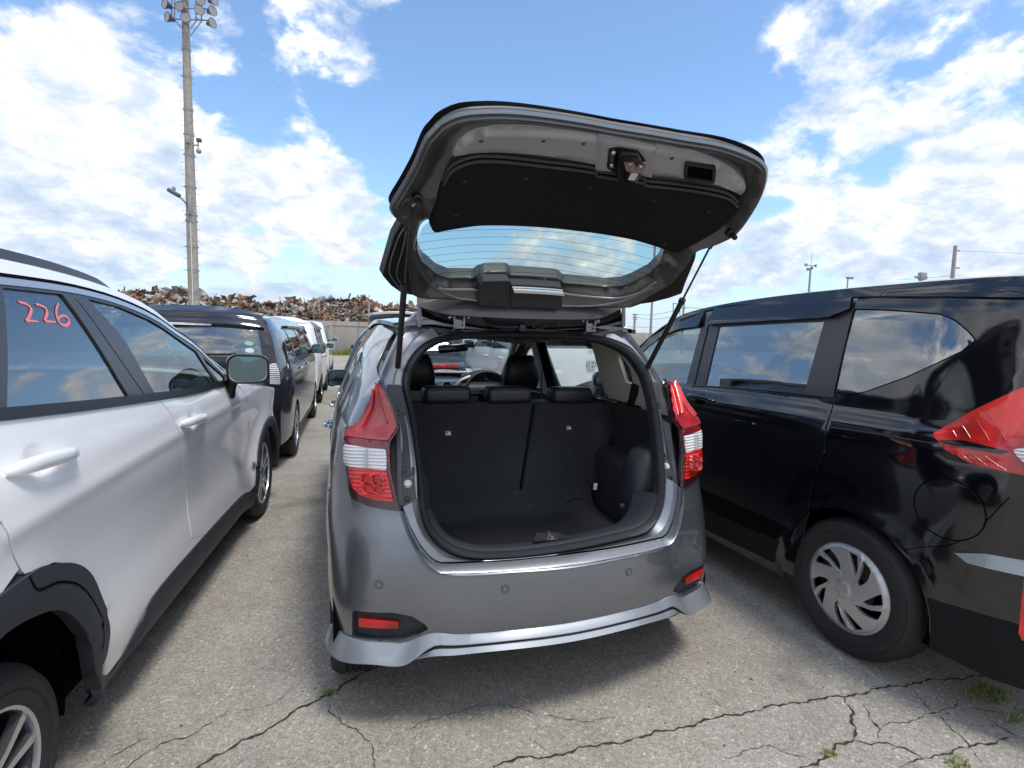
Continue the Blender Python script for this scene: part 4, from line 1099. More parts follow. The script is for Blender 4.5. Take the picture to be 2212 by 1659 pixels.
# daylight opening outline (window band) from the photo
top_dl = a1([(0, 318), (200, 338), (440, 368), (600, 400), (760, 445), (960, 528), (1120, 632), (1270, 735), (1440, 905)])
belt = a1([(0, 1140), (300, 1110), (600, 1078), (940, 1036), (1200, 1000), (1465, 935)])
print('top', [tuple(round(c, 3) for c in p) for p in top_dl]); print('belt', [tuple(round(c, 3) for c in p) for p in belt])
rg = a1([(12, 335), (398, 378), (830, 1040), (42, 1125)])
fg = a1([(560, 408), (760, 458), (960, 545), (1120, 648), (1258, 745), (1388, 958), (1200, 985), (990, 1012), (790, 660)])
tri = a1([(1290, 772), (1440, 912), (1440, 925), (1400, 950)])
seam = a1([(448, 362), (700, 700), (938, 1030), (1030, 1065), (1095, 1140), (1140, 1240), (1172, 1400), (1195, 1659)])+a2([(1045, 200), (1068, 380), (1072, 460), (1083, 600)])
seam_r = a2([(0, 282), (60, 420), (110, 545), (122, 590)])
roofz = lambda s: lerp_tab([(-3.45, 1.40), (-3.2, 1.52), (-2.9, 1.575), (-2.6, 1.60), (-2.2, 1.598), (-1.8, 1.57), (-1.45, 1.51), (-1.15, 1.42), (-.85, 1.29), (-.6, 1.17)], s)
dl = sorted([(p.x, p.y) for p in top_dl]); ztop = lambda s: lerp_tab([(-3.3, dl[0][1]-.10), (-3.0, dl[0][1]-.02)]+dl, s) if dl[0][0] > -3.0 else lerp_tab(dl, s)
bl_ = sorted([(p.x, p.y) for p in belt]); zb_ = lambda s: lerp_tab([(-3.3, bl_[0][1]+.06)]+bl_, s) if bl_[0][0] > -3.3 else lerp_tab(bl_, s)
sillu = a2([(1420, 118), (1370, 125), (1300, 190), (1065, 450), (870, 680), (800, 790), (760, 880), (700, 1000), (630, 1110), (550, 1205)])
sl_ = sorted([(p.x, p.y) for p in sillu]); zs_ = lambda s: lerp_tab(sl_, s)
print('sill', sl_, 'seam', [tuple(round(c, 3) for c in p) for p in seam])
def zsp(a, b, f, n=12, d=0): return [V((a+(b-a)*i/n, f(a+(b-a)*i/n)+d)) for i in range(n+1)]
g = .004
# front door
xe = -.62
sm_low = [p for p in seam[3:]]
sb = sm_low[-1].x
fdoor = [V((p.x+g, p.y)) for p in seam[2:] if p.y > zs_(p.x)+.01]
fdoor = [V((seam[2].x+g, zb_(seam[2].x)-.018))]+fdoor[1:]+[V((sb+g, zs_(sb)+g))]+zsp(sb+.05, -.30, zs_, 8, g)[0:]+[V((-.27, .62)), V((-.33, .95)), V((-.50, 1.08)), V((xe, zb_(xe)-.02))]+zsp(xe-.05, seam[2].x+.03, zb_, 10, -.018)
h1_, h2_ = a1([(1158, 1210), (1300, 1168)]); hcen = (h1_+h2_)/2; g1_, g2_ = a1([(20, 1530), (465, 1400)]); gc = (g1_+g2_)/2
cupf = lambda c, a_, b_: (lambda u, v: -.016*math.exp(-(((u-c.x)/a_)**2+((v-c.y)/b_)**2)**2))
F = panel('front_door', SL, fdoor, wp, suv, (), 0, .014, .017, offf=cupf(hcen, .045, .034))
rdoor = [V((p.x-g, p.y)) for p in seam[2:] if p.y > zs_(p.x)+.01][::-1]
rdoor = [V((sb-g, zs_(sb)+g))]+rdoor[:-1]+[V((seam[2].x-g, zb_(seam[2].x)-.018))]+zsp(seam[2].x-.03, -3.02, zb_, 12, -.018)
archout = arc(RH[0], RH[1], .475, 60, 0, 8)
rdoor += [V((-3.0, 1.12)), V((-2.86, .98)), V((seam_r[0].x+g, seam_r[0].y)), V((seam_r[1].x+g, seam_r[1].y)), V((seam_r[2].x+g, seam_r[2].y))]
ao = a2([(135, 588), (300, 522), (420, 530), (500, 600), (560, 745), (592, 880), (580, 1000), (548, 1090)])
rdoor += [V((p.x+.004, p.y+.004)) for p in ao]+zsp(sillu[-1].x, sb-.03, zs_, 10, g)
print('ao', [tuple(round(c, 3) for c in p) for p in ao], 'seam_r', [tuple(round(c, 3) for c in p) for p in seam_r])
Rr = panel('rear_door', SL, dedupe(rdoor), wp, suv, (), 0, .014, .018, offf=cupf(gc, .05, .038))
# quarter panel behind the rear door
qp = [V((seam_r[2].x-g, seam_r[2].y)), V((seam_r[1].x-g, seam_r[1].y)), V((seam_r[0].x-g, seam_r[0].y)), V((-2.87, .98)), V((-3.01, 1.12)), V((-3.04, 1.30)), V((-3.2, 1.5)), V((-3.65, 1.38)), V((-3.78, 1.0)), V((-3.78, .6)), V((-3.7, .35)), V((-3.27, .35))]+[V((RH[0]+.475*math.cos(R(a)), RH[1]+.475*math.sin(R(a)))) for a in range(175, 110, -12)]
panel('rear_quarter_panel', SL, dedupe(qp), wp, suv, (), 0, .014, .05)
# window frames (dark), pillars, glass
def band(a, b, n=16): return zsp(a, b, ztop, n, 0)
fframe = [V((seam[2].x+g, zb_(seam[2].x)-.014)), V((seam[1].x+g, seam[1].y)), V((seam[0].x+g, ztop(seam[0].x)))]+band(seam[0].x+.05, dl[-1][0], 14)+zsp(xe, seam[2].x+.03, zb_, 10, -.014)
panel('door_frame', SL, dedupe(fframe), M['greytrim'], F, [fillet(fg, .006), fillet(tri, .004)], .001, .01, .05)
panel('door_window', SL, fillet(fg, .006), M['glass_front'], F, (), -.006, 0, .06)
panel('vent_window', SL, fillet(tri, .004), M['glass_tint'], F, (), -.006, 0, .05)
rgf = [V((max(p.x, -2.98), p.y)) for p in rg]
rframe = [V((seam[0].x-g, ztop(seam[0].x))), V((seam[1].x-g, seam[1].y)), V((seam[2].x-g, zb_(seam[2].x)-.014))]+zsp(seam[2].x-.03, -3.0, zb_, 12, -.014)+band(-3.02, seam[0].x-.04, 12)
rgp = fillet([rg[0], rg[1], rg[2], rg[3]], .008)
panel('door_frame', SL, dedupe(rframe), M['greytrim'], Rr, [rgp], .001, .01, .05)
rw = panel('door_window', SL, rgp, M['glass_tint'], Rr, (), -.006, 0, .06)
# belt moulding and the bright frame line above the windows
panel('belt_moulding', SL, zsp(-3.0, xe+.02, zb_, 24, .012)+zsp(xe+.02, -3.0, zb_, 24, -.020), M['blackplastic'], suv, (), .008, .012, .05)
panel('window_rim', SL, band(-3.02, dl[-1][0]-.01, 24)+[V((p.x, p.y+.022)) for p in band(dl[-1][0]-.01, -3.02, 24)], M['silver_paint'], suv, (), .004, .006, .05)
drip_l = [V((p.x, p.y+.030)) for p in band(-3.02, dl[-1][0]+.02, 24)]
ribbon('roof_seam', SL, drip_l, .012, M['sealer'], suv, .003)
# handwriting
def stroke(par, name, l, w_=.0085):
    P = crom(a1(l), 6); ribbon(name, SL, P, lambda t: w_*(.7+.5*math.sin(3.1*t+.2)), M['pink_ink'], par, -.0045)
stroke(rw, 'digit_2', [(128, 422), (150, 428), (185, 440), (210, 468), (205, 500), (190, 530), (180, 545), (215, 545), (255, 550)])
stroke(rw, 'digit_2', [(240, 440), (262, 443), (300, 462), (312, 490), (305, 520), (298, 545), (330, 550), (368, 552)])
stroke(rw, 'digit_6', [(384, 434), (372, 465), (372, 505), (385, 548), (410, 572), (438, 572), (452, 550), (440, 522), (412, 512), (390, 522), (384, 540)])
# sill cladding, arches
lowl = a2([(1405, 200), (1270, 350), (1085, 610), (900, 830), (700, 1060), (560, 1330)])
ll = sorted([(p.x, p.y) for p in lowl]); zl = lambda s: max(.205, lerp_tab(ll, s))
x0, x1 = sl_[0][0], sl_[-1][0]
for a, b in ((x0, sb-.003), (sb+.003, x1)):
    panel('sill_cladding', SL, zsp(a, b, zs_, 14, 0)+zsp(b, a, zl, 14, 0), M['cladding'], suv, (), .0, .03, .04, offf=lambda u, v: .018*math.sin(math.pi*min(1, max(0, (v-zl(u))/max(.02, zs_(u)-zl(u)))))**.7+.004)
def archclad(S, c, r0, r1, a0, a1_, off=.010):
    o = [V((c[0]+r1*math.cos(R(a0+(a1_-a0)*i/24)), c[1]+r1*.99*math.sin(R(a0+(a1_-a0)*i/24)))) for i in range(25)]
    q = [V((c[0]+r0*math.cos(R(a1_-(a1_-a0)*i/24)), c[1]+r0*.99*math.sin(R(a1_-(a1_-a0)*i/24)))) for i in range(25)]
    return panel('arch_cladding', S, o+q, M['cladding'], suv, (), 0, .05, .035, offf=lambda u, v: off*(1-abs(2*min(1, max(0, (math.hypot(u-c[0], v-c[1])-r0)/(r1-r0)))-1)**4)+.004)
inn = a2([(0, 905), (100, 840), (250, 780), (350, 785), (430, 850), (500, 980), (530, 1150), (545, 1250)])
print('inn', [tuple(round(c, 3) for c in p) for p in inn])
ao_s = crom([V((-3.03, .81))]+list(ao), 4)[1:]; inn = crom(inn, 4)
outer = [V((-3.26, .40)), V((-3.24, .56)), V((-3.16, .70)), V((-3.10, .755))]+ao_s+[V((ao[-1].x, .35))]+[V((inn[-1].x+.05, .245)), V((inn[-1].x+.0, .23))]+[V(p) for p in reversed(inn)]+[V((inn[0].x-.18, inn[0].y-.03)), V((-3.08, .58)), V((-3.14, .46)), V((-3.16, .36))]
panel('arch_cladding', SL, dedupe(outer), M['cladding'], suv, (), .012, .05, .035)
seamcl = a2([(130, 595), (165, 660), (200, 668), (300, 630), (400, 640), (470, 700), (530, 800), (552, 900), (545, 1000)])
ribbon('cladding_seam', SL, crom(seamcl, 5), .007, M['sealer'], suv, .0135)
archclad(SL, FH, .372, .452, -8, 188)
for c in (FH, RH): archclad(SLL, c, .372, .452, -8, 188)
# fender and front corner
fend = [V((-.266, .62)), V((-.326, .95)), V((-.49, 1.085)), V((-.58, 1.155)), V((-.2, 1.06)), V((.3, 1.0)), V((.7, .93)), V((.95, .80)), V((1.04, .6)), V((1.0, .3)), V((.66, .3))]+[V((FH[0]+.445*math.cos(R(a)), FH[1]+.445*math.sin(R(a)))) for a in range(5, 180, 9)]+[V((-.29, zs_(-.3)+.01))]
panel('fender', SL, fend, wp, suv, (), 0, .014, .04)
# top skins
PS = [(-3.76, .3), (-3.80, .55), (-3.78, .95), (-3.66, 1.25), (-3.40, 1.52), (-3.05, 1.605), (-2.6, 1.643), (-2.2, 1.648), (-1.8, 1.625), (-1.5, 1.575), (-1.2, 1.465), (-.9, 1.325), (-.55, 1.15), (-.2, 1.07), (.3, 1.01), (.7, .94), (.97, .80), (1.06, .6), (1.04, .3)]
TS_ = TopSurf(FS, PS, hw_suv, lambda s, z: .045 if z > 1.3 and s < -1.4 else .07, p=3)
A = lambda s, z: TS_.a_at((s, z))
panel('roof', TS_, [V((A(-3.40, 1.52), -1)), V((A(-1.5, 1.575), -1)), V((A(-1.5, 1.575), 1)), V((A(-3.40, 1.52), 1))], wp, suv, (), .0, .03, .08)
panel('windshield', TS_, [V((A(-1.5, 1.575)+.01, -.95)), V((A(-.55, 1.15), -.95)), V((A(-.55, 1.15), .95)), V((A(-1.5, 1.575)+.01, .95))], M['glass_clear'], suv, (), 0, 0, .12)
for q in (-1, 1): panel('windshield_pillar', TS_, [V((A(-1.5, 1.575), q)), V((A(-.55, 1.15), q)), V((A(-.55, 1.15), q*.945)), V((A(-1.5, 1.575), q*.945))], wp, suv, (), .003, .02, .08)
panel('hood', TS_, [V((A(-.55, 1.15)+.005, -1)), V((A(.7, .94), -1)), V((A(.7, .94), 1)), V((A(-.55, 1.15)+.005, 1))], wp, suv, (), .0, .02, .08)
panel('front_bumper', TS_, [V((A(.7, .94)+.006, -1)), V((TS_.len, -1)), V((TS_.len, 1)), V((A(.7, .94)+.006, 1))], wp, suv, (), .0, .02, .08)
panel('tailgate', TS_, [V((0, -1)), V((A(-3.40, 1.52)-.006, -1)), V((A(-3.40, 1.52)-.006, 1)), V((0, 1))], wp, suv, (), .0, .02, .08)
# the strip between drip line and roof skin on the visible side
strip = drip_l+[V((-1.2, 1.44)), V((-1.5, 1.545)), V((-1.8, 1.59)), V((-2.2, 1.61)), V((-2.6, 1.605)), V((-3.02, 1.58))]
st = [V((p.x, p.y+.004)) for p in band(-3.02, dl[-1][0]+.015, 20)]
st = [V((p.x, p.y+.024)) for p in st]+[V((-.60, 1.16)), V((-.9, 1.312)), V((-1.2, 1.442)), V((-1.5, 1.542)), V((-1.8, 1.587)), V((-2.2, 1.607)), V((-2.6, 1.602)), V((-3.03, 1.57))]
st2 = []
for i in range(22):
    s_ = -3.02+(dl[-1][0]+3.02)*i/21; st2.append(V((s_, ztop(s_)+.027)))
for i in range(22):
    s_ = dl[-1][0]-(dl[-1][0]+3.02)*i/21; st2.append(V((s_, max(lerp_tab(sorted([(q[0], q[1]) for q in PS[4:14]]), s_)+.008, ztop(s_)+.031))))
panel('roof_side', SL, dedupe(st2), wp, suv, (), 0, .012, .04)
# roof rails
def rail(sign, par):
    T = a1([(0, 95), (150, 128), (300, 162), (430, 197), (560, 243), (700, 303), (800, 365), (835, 392)])
    S_ = Surf(lambda s, z: FS.p(s, sign*(hw_suv(s, z)-.015), z), FS.r*sign)
    P = []
    ts = sorted([(p.x, p.y) for p in T]); a, b = ts[0][0]-.15, ts[-1][0]
    bm = bmesh.new(); rings = []
    for i in range(40):
        s_ = a+(b-a)*i/39; zt = lerp_tab(ts, s_); zb2 = lerp_tab(sorted([(q[0], q[1]) for q in PS[4:14]]), s_)+.0
        e = min(1, (39-i)/7)**.6; zt = zb2+.012+.030*e
        o_ = sign*(hw_suv(s_, 1.64)-.03); w_ = .014
        rings.append([bm.verts.new(FS.p(s_, o_+dx*sign, zz)) for dx, zz in ((w_, zb2-.004), (w_*1.1, zb2+(zt-zb2)*.6), (w_*.6, zt), (-w_*.6, zt), (-w_, zb2+(zt-zb2)*.6), (-w_, zb2-.004))])
    for P_, Q in zip(rings, rings[1:]):
        for k in range(6): bm.faces.new((P_[k], P_[(k+1) % 6], Q[(k+1) % 6], Q[k]))
    bm.faces.new(rings[0][::-1]); bm.faces.new(rings[-1]); bm_obj('roof_rail', bm, M['greytrim'], par, sharp=50)
rail(1, suv); rail(-1, suv)
# handles
h1_, h2_ = a1([(1158, 1210), (1300, 1168)]); hcen = (h1_+h2_)/2
handle(F, SL, hcen, abs(h1_.x-h2_.x)*1.1, wp, th=.034, slope=(h2_.y-h1_.y)/(h2_.x-h1_.x))
k_ = a1([(1187, 1202)])[0]
panel('key_hole', SL, circ(k_, .006, 12, .6), M['sealer'], F, (), .034, 0, .01)
g1_, g2_ = a1([(20, 1530), (465, 1400)]); gc = (g1_+g2_)/2
handle(Rr, SL, gc, abs(g1_.x-g2_.x), wp, th=.034, slope=(g2_.y-g1_.y)/(g2_.x-g1_.x))
# far side plain
of = [V((-3.78, .6)), V((-3.78, 1.0)), V((-3.65, 1.25)), V((-3.40, 1.49)), V((-3.05, 1.565)), V((-2.6, 1.60)), V((-2.2, 1.605)), V((-1.8, 1.585)), V((-1.5, 1.54)), V((-1.2, 1.44)), V((-.9, 1.31)), V((-.55, 1.15)), V((-.2, 1.07)), V((.3, 1.01)), V((.7, .93)), V((.95, .8)), V((1.04, .6)), V((1.0, .3)), V((.66, .3))]+[V((FH[0]+.445*math.cos(R(a)), FH[1]+.445*math.sin(R(a)))) for a in range(5, 180, 12)]+[V((-.3, .24)), V((-2.33, .24))]+[V((RH[0]+.445*math.cos(R(a)), RH[1]+.445*math.sin(R(a)))) for a in range(5, 180, 12)]+[V((-3.7, .35))]
wn_ = [fillet(fg, .006), rgp]
panel('body_side', SLL, dedupe(of), wp, suv, wn_, 0, .01, .08)
for k in wn_: panel('door_window', SLL, k, M['glass_front'], suv, (), -.004, 0, .12)
# wheels, wells
for c in (FH, RH):
    for q in (-1, 1):
        wo = thing('wheel', FS.p(c[0], q*HWS, .34), None, None); attach(wo, suv)
        rt_ = .341 if c is FH else .305
        wheel(FS.p(c[0], q*(HWS-.03), rt_), FS.r*q, rt_, .225, rt_-.105, 'cut', wo, rot=.35)
        Mx = Matrix.Translation(FS.p(c[0], q*HWS, .345)) @ Matrix.Rotation(-TH, 4, 'Z') @ (Matrix.Identity(4) if q > 0 else Matrix.Rotation(math.pi, 4, 'Z'))
        bm = bmesh.new(); lathe_bm(bm, [(.40, -.07), (.40, -.12), (.39, -.36), (.02, -.37)], 28, Mx, R(-15), R(195)); bm_obj('wheel_arch', bm, M['sealer'], suv)
# door mirror
mc = FL0
def on_frame(px, py, o_): # pixel -> point on the vertical plane at lateral o_ of the car centre line
    d = ray(px, py); n = FS.r; t = (FS.b+n*o_-CP).dot(n)/d.dot(n); return CP+d*t
P0 = FS.p(-.80, HWS+.115, 1.165)
fw_ = (FS.d*.96+FS.r*-.25).normalized(); ou_ = (FS.r*.97+FS.d*.22).normalized()
md = at(536, 797, y=P0.y); print('mirror centre', md, P0)
mir_o = side_mirror(md, fw_, ou_, suv, .225, .170, .14, M['white_paint'], base=FS.p(-.72, HWS-.02, 1.055), taper=.72)
P_ring = [(math.copysign(abs(math.cos(t))**.5, math.cos(t)), math.copysign(abs(math.sin(t))**.55, math.sin(t))) for t in [2*math.pi*j/28 for j in range(28)]]
pts = [md-fw_*.004+ou_*(a*.225/2*.97)+V((0, 0, b*.170/2*.97*(1 if a < 0 else .97))) for a, b in P_ring]
tube('mirror_bezel', pts, .007, M['blackplastic'], mir_o, 6, True)
# cabin
box('floor_pan', FS.p(-1.4, 0, .30), (1.6, 3.6, .12), M['sealer'], suv, Matrix.Rotation(-TH, 3, 'Z'))
box('dashboard', FS.p(-.62, 0, .97), (1.40, .5, .22), M['dash'], suv, Matrix.Rotation(-TH, 3, 'Z'), .05)
box('dash_panel', FS.p(-.90, .1, .90), (1.20, .03, .12), M['beige'], suv, Matrix.Rotation(-TH, 3, 'Z'), .01)
for o_ in (-.37, .37): front_seat((-1.55, o_), suv, FS, hrz=1.02)
headrest('headrest', FS.p(-2.45, .32, 1.10), .3, .18, .1, M['leather'], suv); headrest('headrest', FS.p(-2.45, -.32, 1.10), .3, .18, .1, M['leather'], suv)
box('rear_seat_back', FS.p(-2.42, 0, .78), (1.35, .16, .55), M['leather'], suv, Matrix.Rotation(-TH, 3, 'Z'), .05)
steering(FS.p(-.98, .37, 1.02), suv)

# ================================================================== grey hatchback with its tailgate open
FCC = Frame(0, 0, 0)
car = thing('hatchback', (0, 1.9, 0), 'grey hatchback with its tailgate open showing the empty black trunk', 'hatchback')
gp, gj = M['grey_paint'], M['grey_jamb']
SEC = [
 (.25, [(0, -.12), (.25, -.11), (.45, -.07), (.62, -.02), (.74, .04), (.80, .11), (.825, .2), (.835, .45), (.84, .9), (.83, 1.8)]),
 (.43, [(0, -.185), (.25, -.168), (.45, -.12), (.62, -.052), (.755, .008), (.822, .09), (.850, .2), (.860, .45), (.856, .9), (.83, 1.8)]),
 (.56, [(0, -.19), (.25, -.165), (.45, -.115), (.62, -.045), (.755, .02), (.822, .10), (.852, .21), (.866, .45), (.858, .9), (.835, 1.8)]),
 (.70, [(0, -.165), (.25, -.14), (.45, -.09), (.61, -.02), (.745, .045), (.815, .12), (.848, .23), (.866, .47), (.858, .9), (.835, 1.8)]),
 (.815, [(0, -.12), (.25, -.10), (.45, -.05), (.605, .013), (.735, .075), (.802, .14), (.838, .26), (.856, .5), (.850, .9), (.83, 1.8)]),
 (.97, [(0, -.07), (.25, -.05), (.45, .0), (.60, .05), (.725, .10), (.781, .134), (.818, .26), (.840, .5), (.840, .9), (.82, 1.8)]),
 (1.07, [(0, -.03), (.25, -.01), (.45, .04), (.61, .085), (.72, .125), (.784, .163), (.806, .28), (.818, .5), (.82, .9), (.80, 1.8)]),
 (1.17, [(0, .03), (.25, .05), (.45, .1), (.61, .15), (.69, .19), (.735, .24), (.755, .34), (.770, .55), (.775, .9), (.76, 1.8)]),
 (1.27, [(0, .12), (.25, .14), (.45, .17), (.60, .22), (.655, .25), (.685, .31), (.705, .40), (.728, .6), (.735, .9), (.725, 1.8)]),
 (1.42, [(0, .25), (.25, .27), (.42, .30), (.53, .34), (.585, .38), (.61, .43), (.63, .52), (.655, .7), (.67, .95), (.665, 1.8)]),
 (1.50, [(0, .36), (.2, .37), (.35, .39), (.46, .42), (.50, .45), (.53, .50), (.55, .58), (.58, .77), (.60, 1), (.60, 1.8)])]
REFL = [0]
for a, b in zip(SEC[2][1], SEC[2][1][1:]): REFL.append(REFL[-1]+math.hypot(b[0]-a[0], b[1]-a[1]))
_cache = {}
def section(z):
    k = round(z, 5)
    if k not in _cache:
        if len(_cache) > 40000: _cache.clear()
        _cache[k] = [(lerp_tab([(s[0], s[1][i][0]) for s in SEC], z), lerp_tab([(s[0], s[1][i][1]) for s in SEC], z)) for i in range(10)]
    return _cache[k]
def fB(u, z):
    c = section(z); a = abs(u); i = 0
    while i < 8 and a > REFL[i+1]: i += 1
    t = (a-REFL[i])/(REFL[i+1]-REFL[i])
    P1, P2 = c[i], c[i+1]
    P0 = c[i-1] if i > 0 else (-P2[0], P2[1]); P3 = c[i+2] if i < 8 else (2*P2[0]-P1[0], 2*P2[1]-P1[1])
    # non-uniform tangents
    h = REFL[i+1]-REFL[i]; h0 = REFL[i]-REFL[i-1] if i > 0 else h; h1 = REFL[i+2]-REFL[i+1] if i < 8 else h
    def c1(k):
        m0 = (P2[k]-P0[k])/(h+h0)*h; m1 = (P3[k]-P1[k])/(h+h1)*h
        return (2*t**3-3*t*t+1)*P1[k]+(t**3-2*t*t+t)*m0+(-2*t**3+3*t*t)*P2[k]+(t**3-t*t)*m1
    return V((math.copysign(c1(0), u) if a > 1e-9 else 0, c1(1), z))
class SB(Surf):
    def n(s, u, v, e=.003):
        du = s.f(u+e, v)-s.f(u-e, v); dv = s.f(u, v+e)-s.f(u, v-e); k = du.cross(dv).normalized()
        P = s.f(u, v); o = V((P.x*1.2, P.y-1.6, 0))
        return k if k.dot(o) > 0 else -k
B = SB(fB, (0, -1, 0), [(-1.25+.09*i, .25+.1*j) for i in range(28) for j in range(13)])
def yJ(x, z):
    return lerp_tab([(.5, -.055), (.6, -.032), (.74, .010), (.84, .050), (.94, .098), (1.05, .148), (1.16, .195), (1.26, .245), (1.345, .295), (1.42, .355), (1.47, .405), (1.55, .50)], z)-.05*(1-min(1.3, (x/.6)**2))
J = Surf(lambda x, z: V((x, yJ(x, z), z)), (0, -1, 0), [(-.75+.1*i, .5+.08*j) for i in range(16) for j in range(14)])
k5 = mapxy(1250, 980, .52438); k6 = mapxy(1000, 1500, .63291); k4b = mapxy(1050, 1200, .30151); k8b = mapxy(1800, 1200, .48203); k3 = mapxy(1000, 1000, .30136); kb5 = mapxy(1230, 650, .27125)
def mirx(l): return [V((-p.x, p.y)) for p in reversed(l)]
# --- left tail lamp outline on the body skin
lampL = B.tr([(548, 50), (612, 170), (664, 305), (706, 422), (738, 562), (690, 630), (642, 700), (640, 850), (652, 1000), (690, 1160), (728, 1320), (757, 1425), (600, 1405), (450, 1375), (320, 1322), (255, 1285), (225, 1190), (213, 1060), (200, 935), (182, 790), (190, 640), (192, 606), (262, 540), (335, 485), (380, 395), (440, 280), (500, 150)], k4b)
up_ = B.tr([(545, 75), (600, 200), (650, 320), (692, 430), (722, 562), (680, 620), (632, 690), (420, 672), (205, 645), (205, 612), (270, 552), (345, 495), (390, 400), (448, 290), (505, 165)], k4b)
mid_ = B.tr([(205, 648), (420, 675), (632, 693), (628, 764), (400, 748), (200, 712)], k4b)
clr_ = B.tr([(190, 735), (200, 718), (400, 752), (608, 772), (615, 880), (617, 992), (430, 972), (215, 935), (205, 930), (185, 790)], k4b)
low_ = B.tr([(228, 948), (430, 978), (618, 998), (640, 1120), (668, 1230), (694, 1328), (550, 1308), (400, 1272), (300, 1205), (250, 1110), (238, 1000)], k4b)
strip_ = B.tr([(724, 566), (728, 580), (690, 640), (648, 700), (646, 850), (656, 1000), (694, 1160), (730, 1320), (745, 1405), (715, 1330), (672, 1150), (638, 1000), (626, 850), (630, 764), (634, 694), (682, 624)], k4b)
lampL = fillet(lampL, .006, 3)
for sg in (-1, 1):
    T = (lambda l: l) if sg < 0 else mirx
    lp = panel('tail_lamp', B, T(lampL), M['lens_smoke'], car, (), .013, .10, .014, rimdir=(0, 1, 0), rimmat=M['glossblack'])
    for nm, pl_, mt, o_, f_ in (('upper_lens', up_, 'lens_redupper', .027, .01), ('brake_lens', mid_, 'lens_darkred', .019, 0), ('clear_lens', clr_, 'lens_clear', .021, .004), ('lower_lens', low_, 'lens_redrib', .021, .006), ('edge_lens', strip_, 'lens_darkred', .018, 0)):
        PL = fillet(pl_, .008, 3); Q = T(PL)
        def rel(u, v, Q=Q):
            d = min((V((u, v))-q).length for q in Q[::2]); return -.005*max(0, 1-d/.012)**2
        panel(nm, B, Q, M[mt], lp, (), o_, .006, .014, offf=rel)
    # inner creases of the lamp
    def lpoly(l, w_, o_, mt, nm):
        P = B.tr(l, k4b); P = P if sg < 0 else [V((-p.x, p.y)) for p in P]
        ribbon(nm, B, resample(crom(P, 3), .015, False), w_, M[mt], lp, o_+(.006 if nm == 'light_guide' else 0), h=o_+(.0075 if nm == 'light_guide' else .0025))
    lpoly([(548, 130), (566, 300), (630, 520)], .006, .0205, 'lens_red', 'light_guide')
    lpoly([(520, 190), (500, 330), (440, 460), (370, 570)], .005, .0205, 'lens_red', 'light_guide')
    cc = B.tr([(430, 1080), (540, 1090), (450, 1165), (545, 1160)], k4b)
    for q in cc:
        q = q if sg < 0 else V((-q.x, q.y)); ribbon('bulb_ring', B, circ(q, .022, 20), .003, M['lens_redrib'], lp, .0215, closed=True, h=.0235)
    lpoly([(418, 770), (420, 960)], .004, .0205, 'rimsilver', 'lens_divider')

# --- bumper
crL = B.tr([(440, 205), (455, 250), (480, 320), (520, 400), (560, 470), (600, 505), (660, 525), (760, 530), (900, 522), (1000, 514)], k6)
uh = min(p.x for p in lampL)
botl = B.tr([(130, 845), (185, 838), (330, 858), (440, 862), (500, 845), (560, 815)], k6)
hous = fillet(B.tr([(192, 712), (205, 704), (400, 716), (500, 736), (560, 775), (578, 798), (520, 830), (440, 856), (330, 858), (192, 838)], k6), .006, 3)
def half(l):  # left half then mirrored right half -> closed outline
    return l+[V((-p.x, p.y)) for p in reversed(l)]
cr = [V((p.x, p.y)) for p in crL]; cr.append(V((0, cr[-1].y)))
lb = [p for p in lampL]
lampbot = [lampL[i] for i in range(len(lampL))]
lbot = sorted([p for p in lampL if p.y < min(q.y for q in lampL)+.14], key=lambda p: p.x)
bx = B.tr([(757, 1425), (600, 1405), (450, 1375), (320, 1322), (255, 1285), (225, 1190)], k4b)
umax = 1.06
leftside = [V((-umax, .86)), V((-1.085, .80)), V((-1.085, .34)), V((-.95, .335))]
botz = lerp_tab
bl2 = sorted([(p.x, p.y) for p in botl]); 
lipT = B.tr([(185, 837), (330, 860), (440, 865), (500, 848), (560, 823), (620, 815), (700, 822), (860, 816), (1000, 802)], k6)
lipB = B.tr([(120, 850), (150, 905), (300, 927), (450, 940), (560, 905), (620, 885), (700, 878), (900, 855)], k6)
lt = sorted([(p.x, p.y) for p in lipT]); lt = [(-1.1, lt[0][1]+.01)]+lt+[(0, lt[-1][1]-.002)]
lbz = sorted([(p.x, p.y) for p in lipB]); lbz = [(-1.1, lbz[0][1]-.012)]+lbz[1:]+[(0, lbz[-1][1])]
zT = lambda u: lerp_tab(lt, -abs(u)); zL = lambda u: lerp_tab(lbz, -abs(u))
bump = [V((-umax, .86))]+[V((uh-.03, .845))]+[p for p in sorted(bx, key=lambda p: p.x)]+cr
bump = bump[:-1]
full_top = bump+[V((0, cr[-1].y))]+[V((-p.x, p.y)) for p in reversed(bump)]
bot = [V((umax, .36))]+[V((u, zT(u))) for u in [1.02-.04*i for i in range(52)]]+[V((-umax, .36))]
outline = full_top+bot
bumper = panel('rear_bumper', B, outline, gp, car, [hous, mirx(hous)], .0, .014, .03)
# rounded crease of the step
crf = cr+[V((-p.x, p.y)) for p in reversed(cr[:-1])]
crs = crom(even(crf, 40), 2)
tube('bumper_edge', [B.f(p.x, p.y)+V((0, .006, -.002)) for p in crs], .008, gp, bumper, 8)
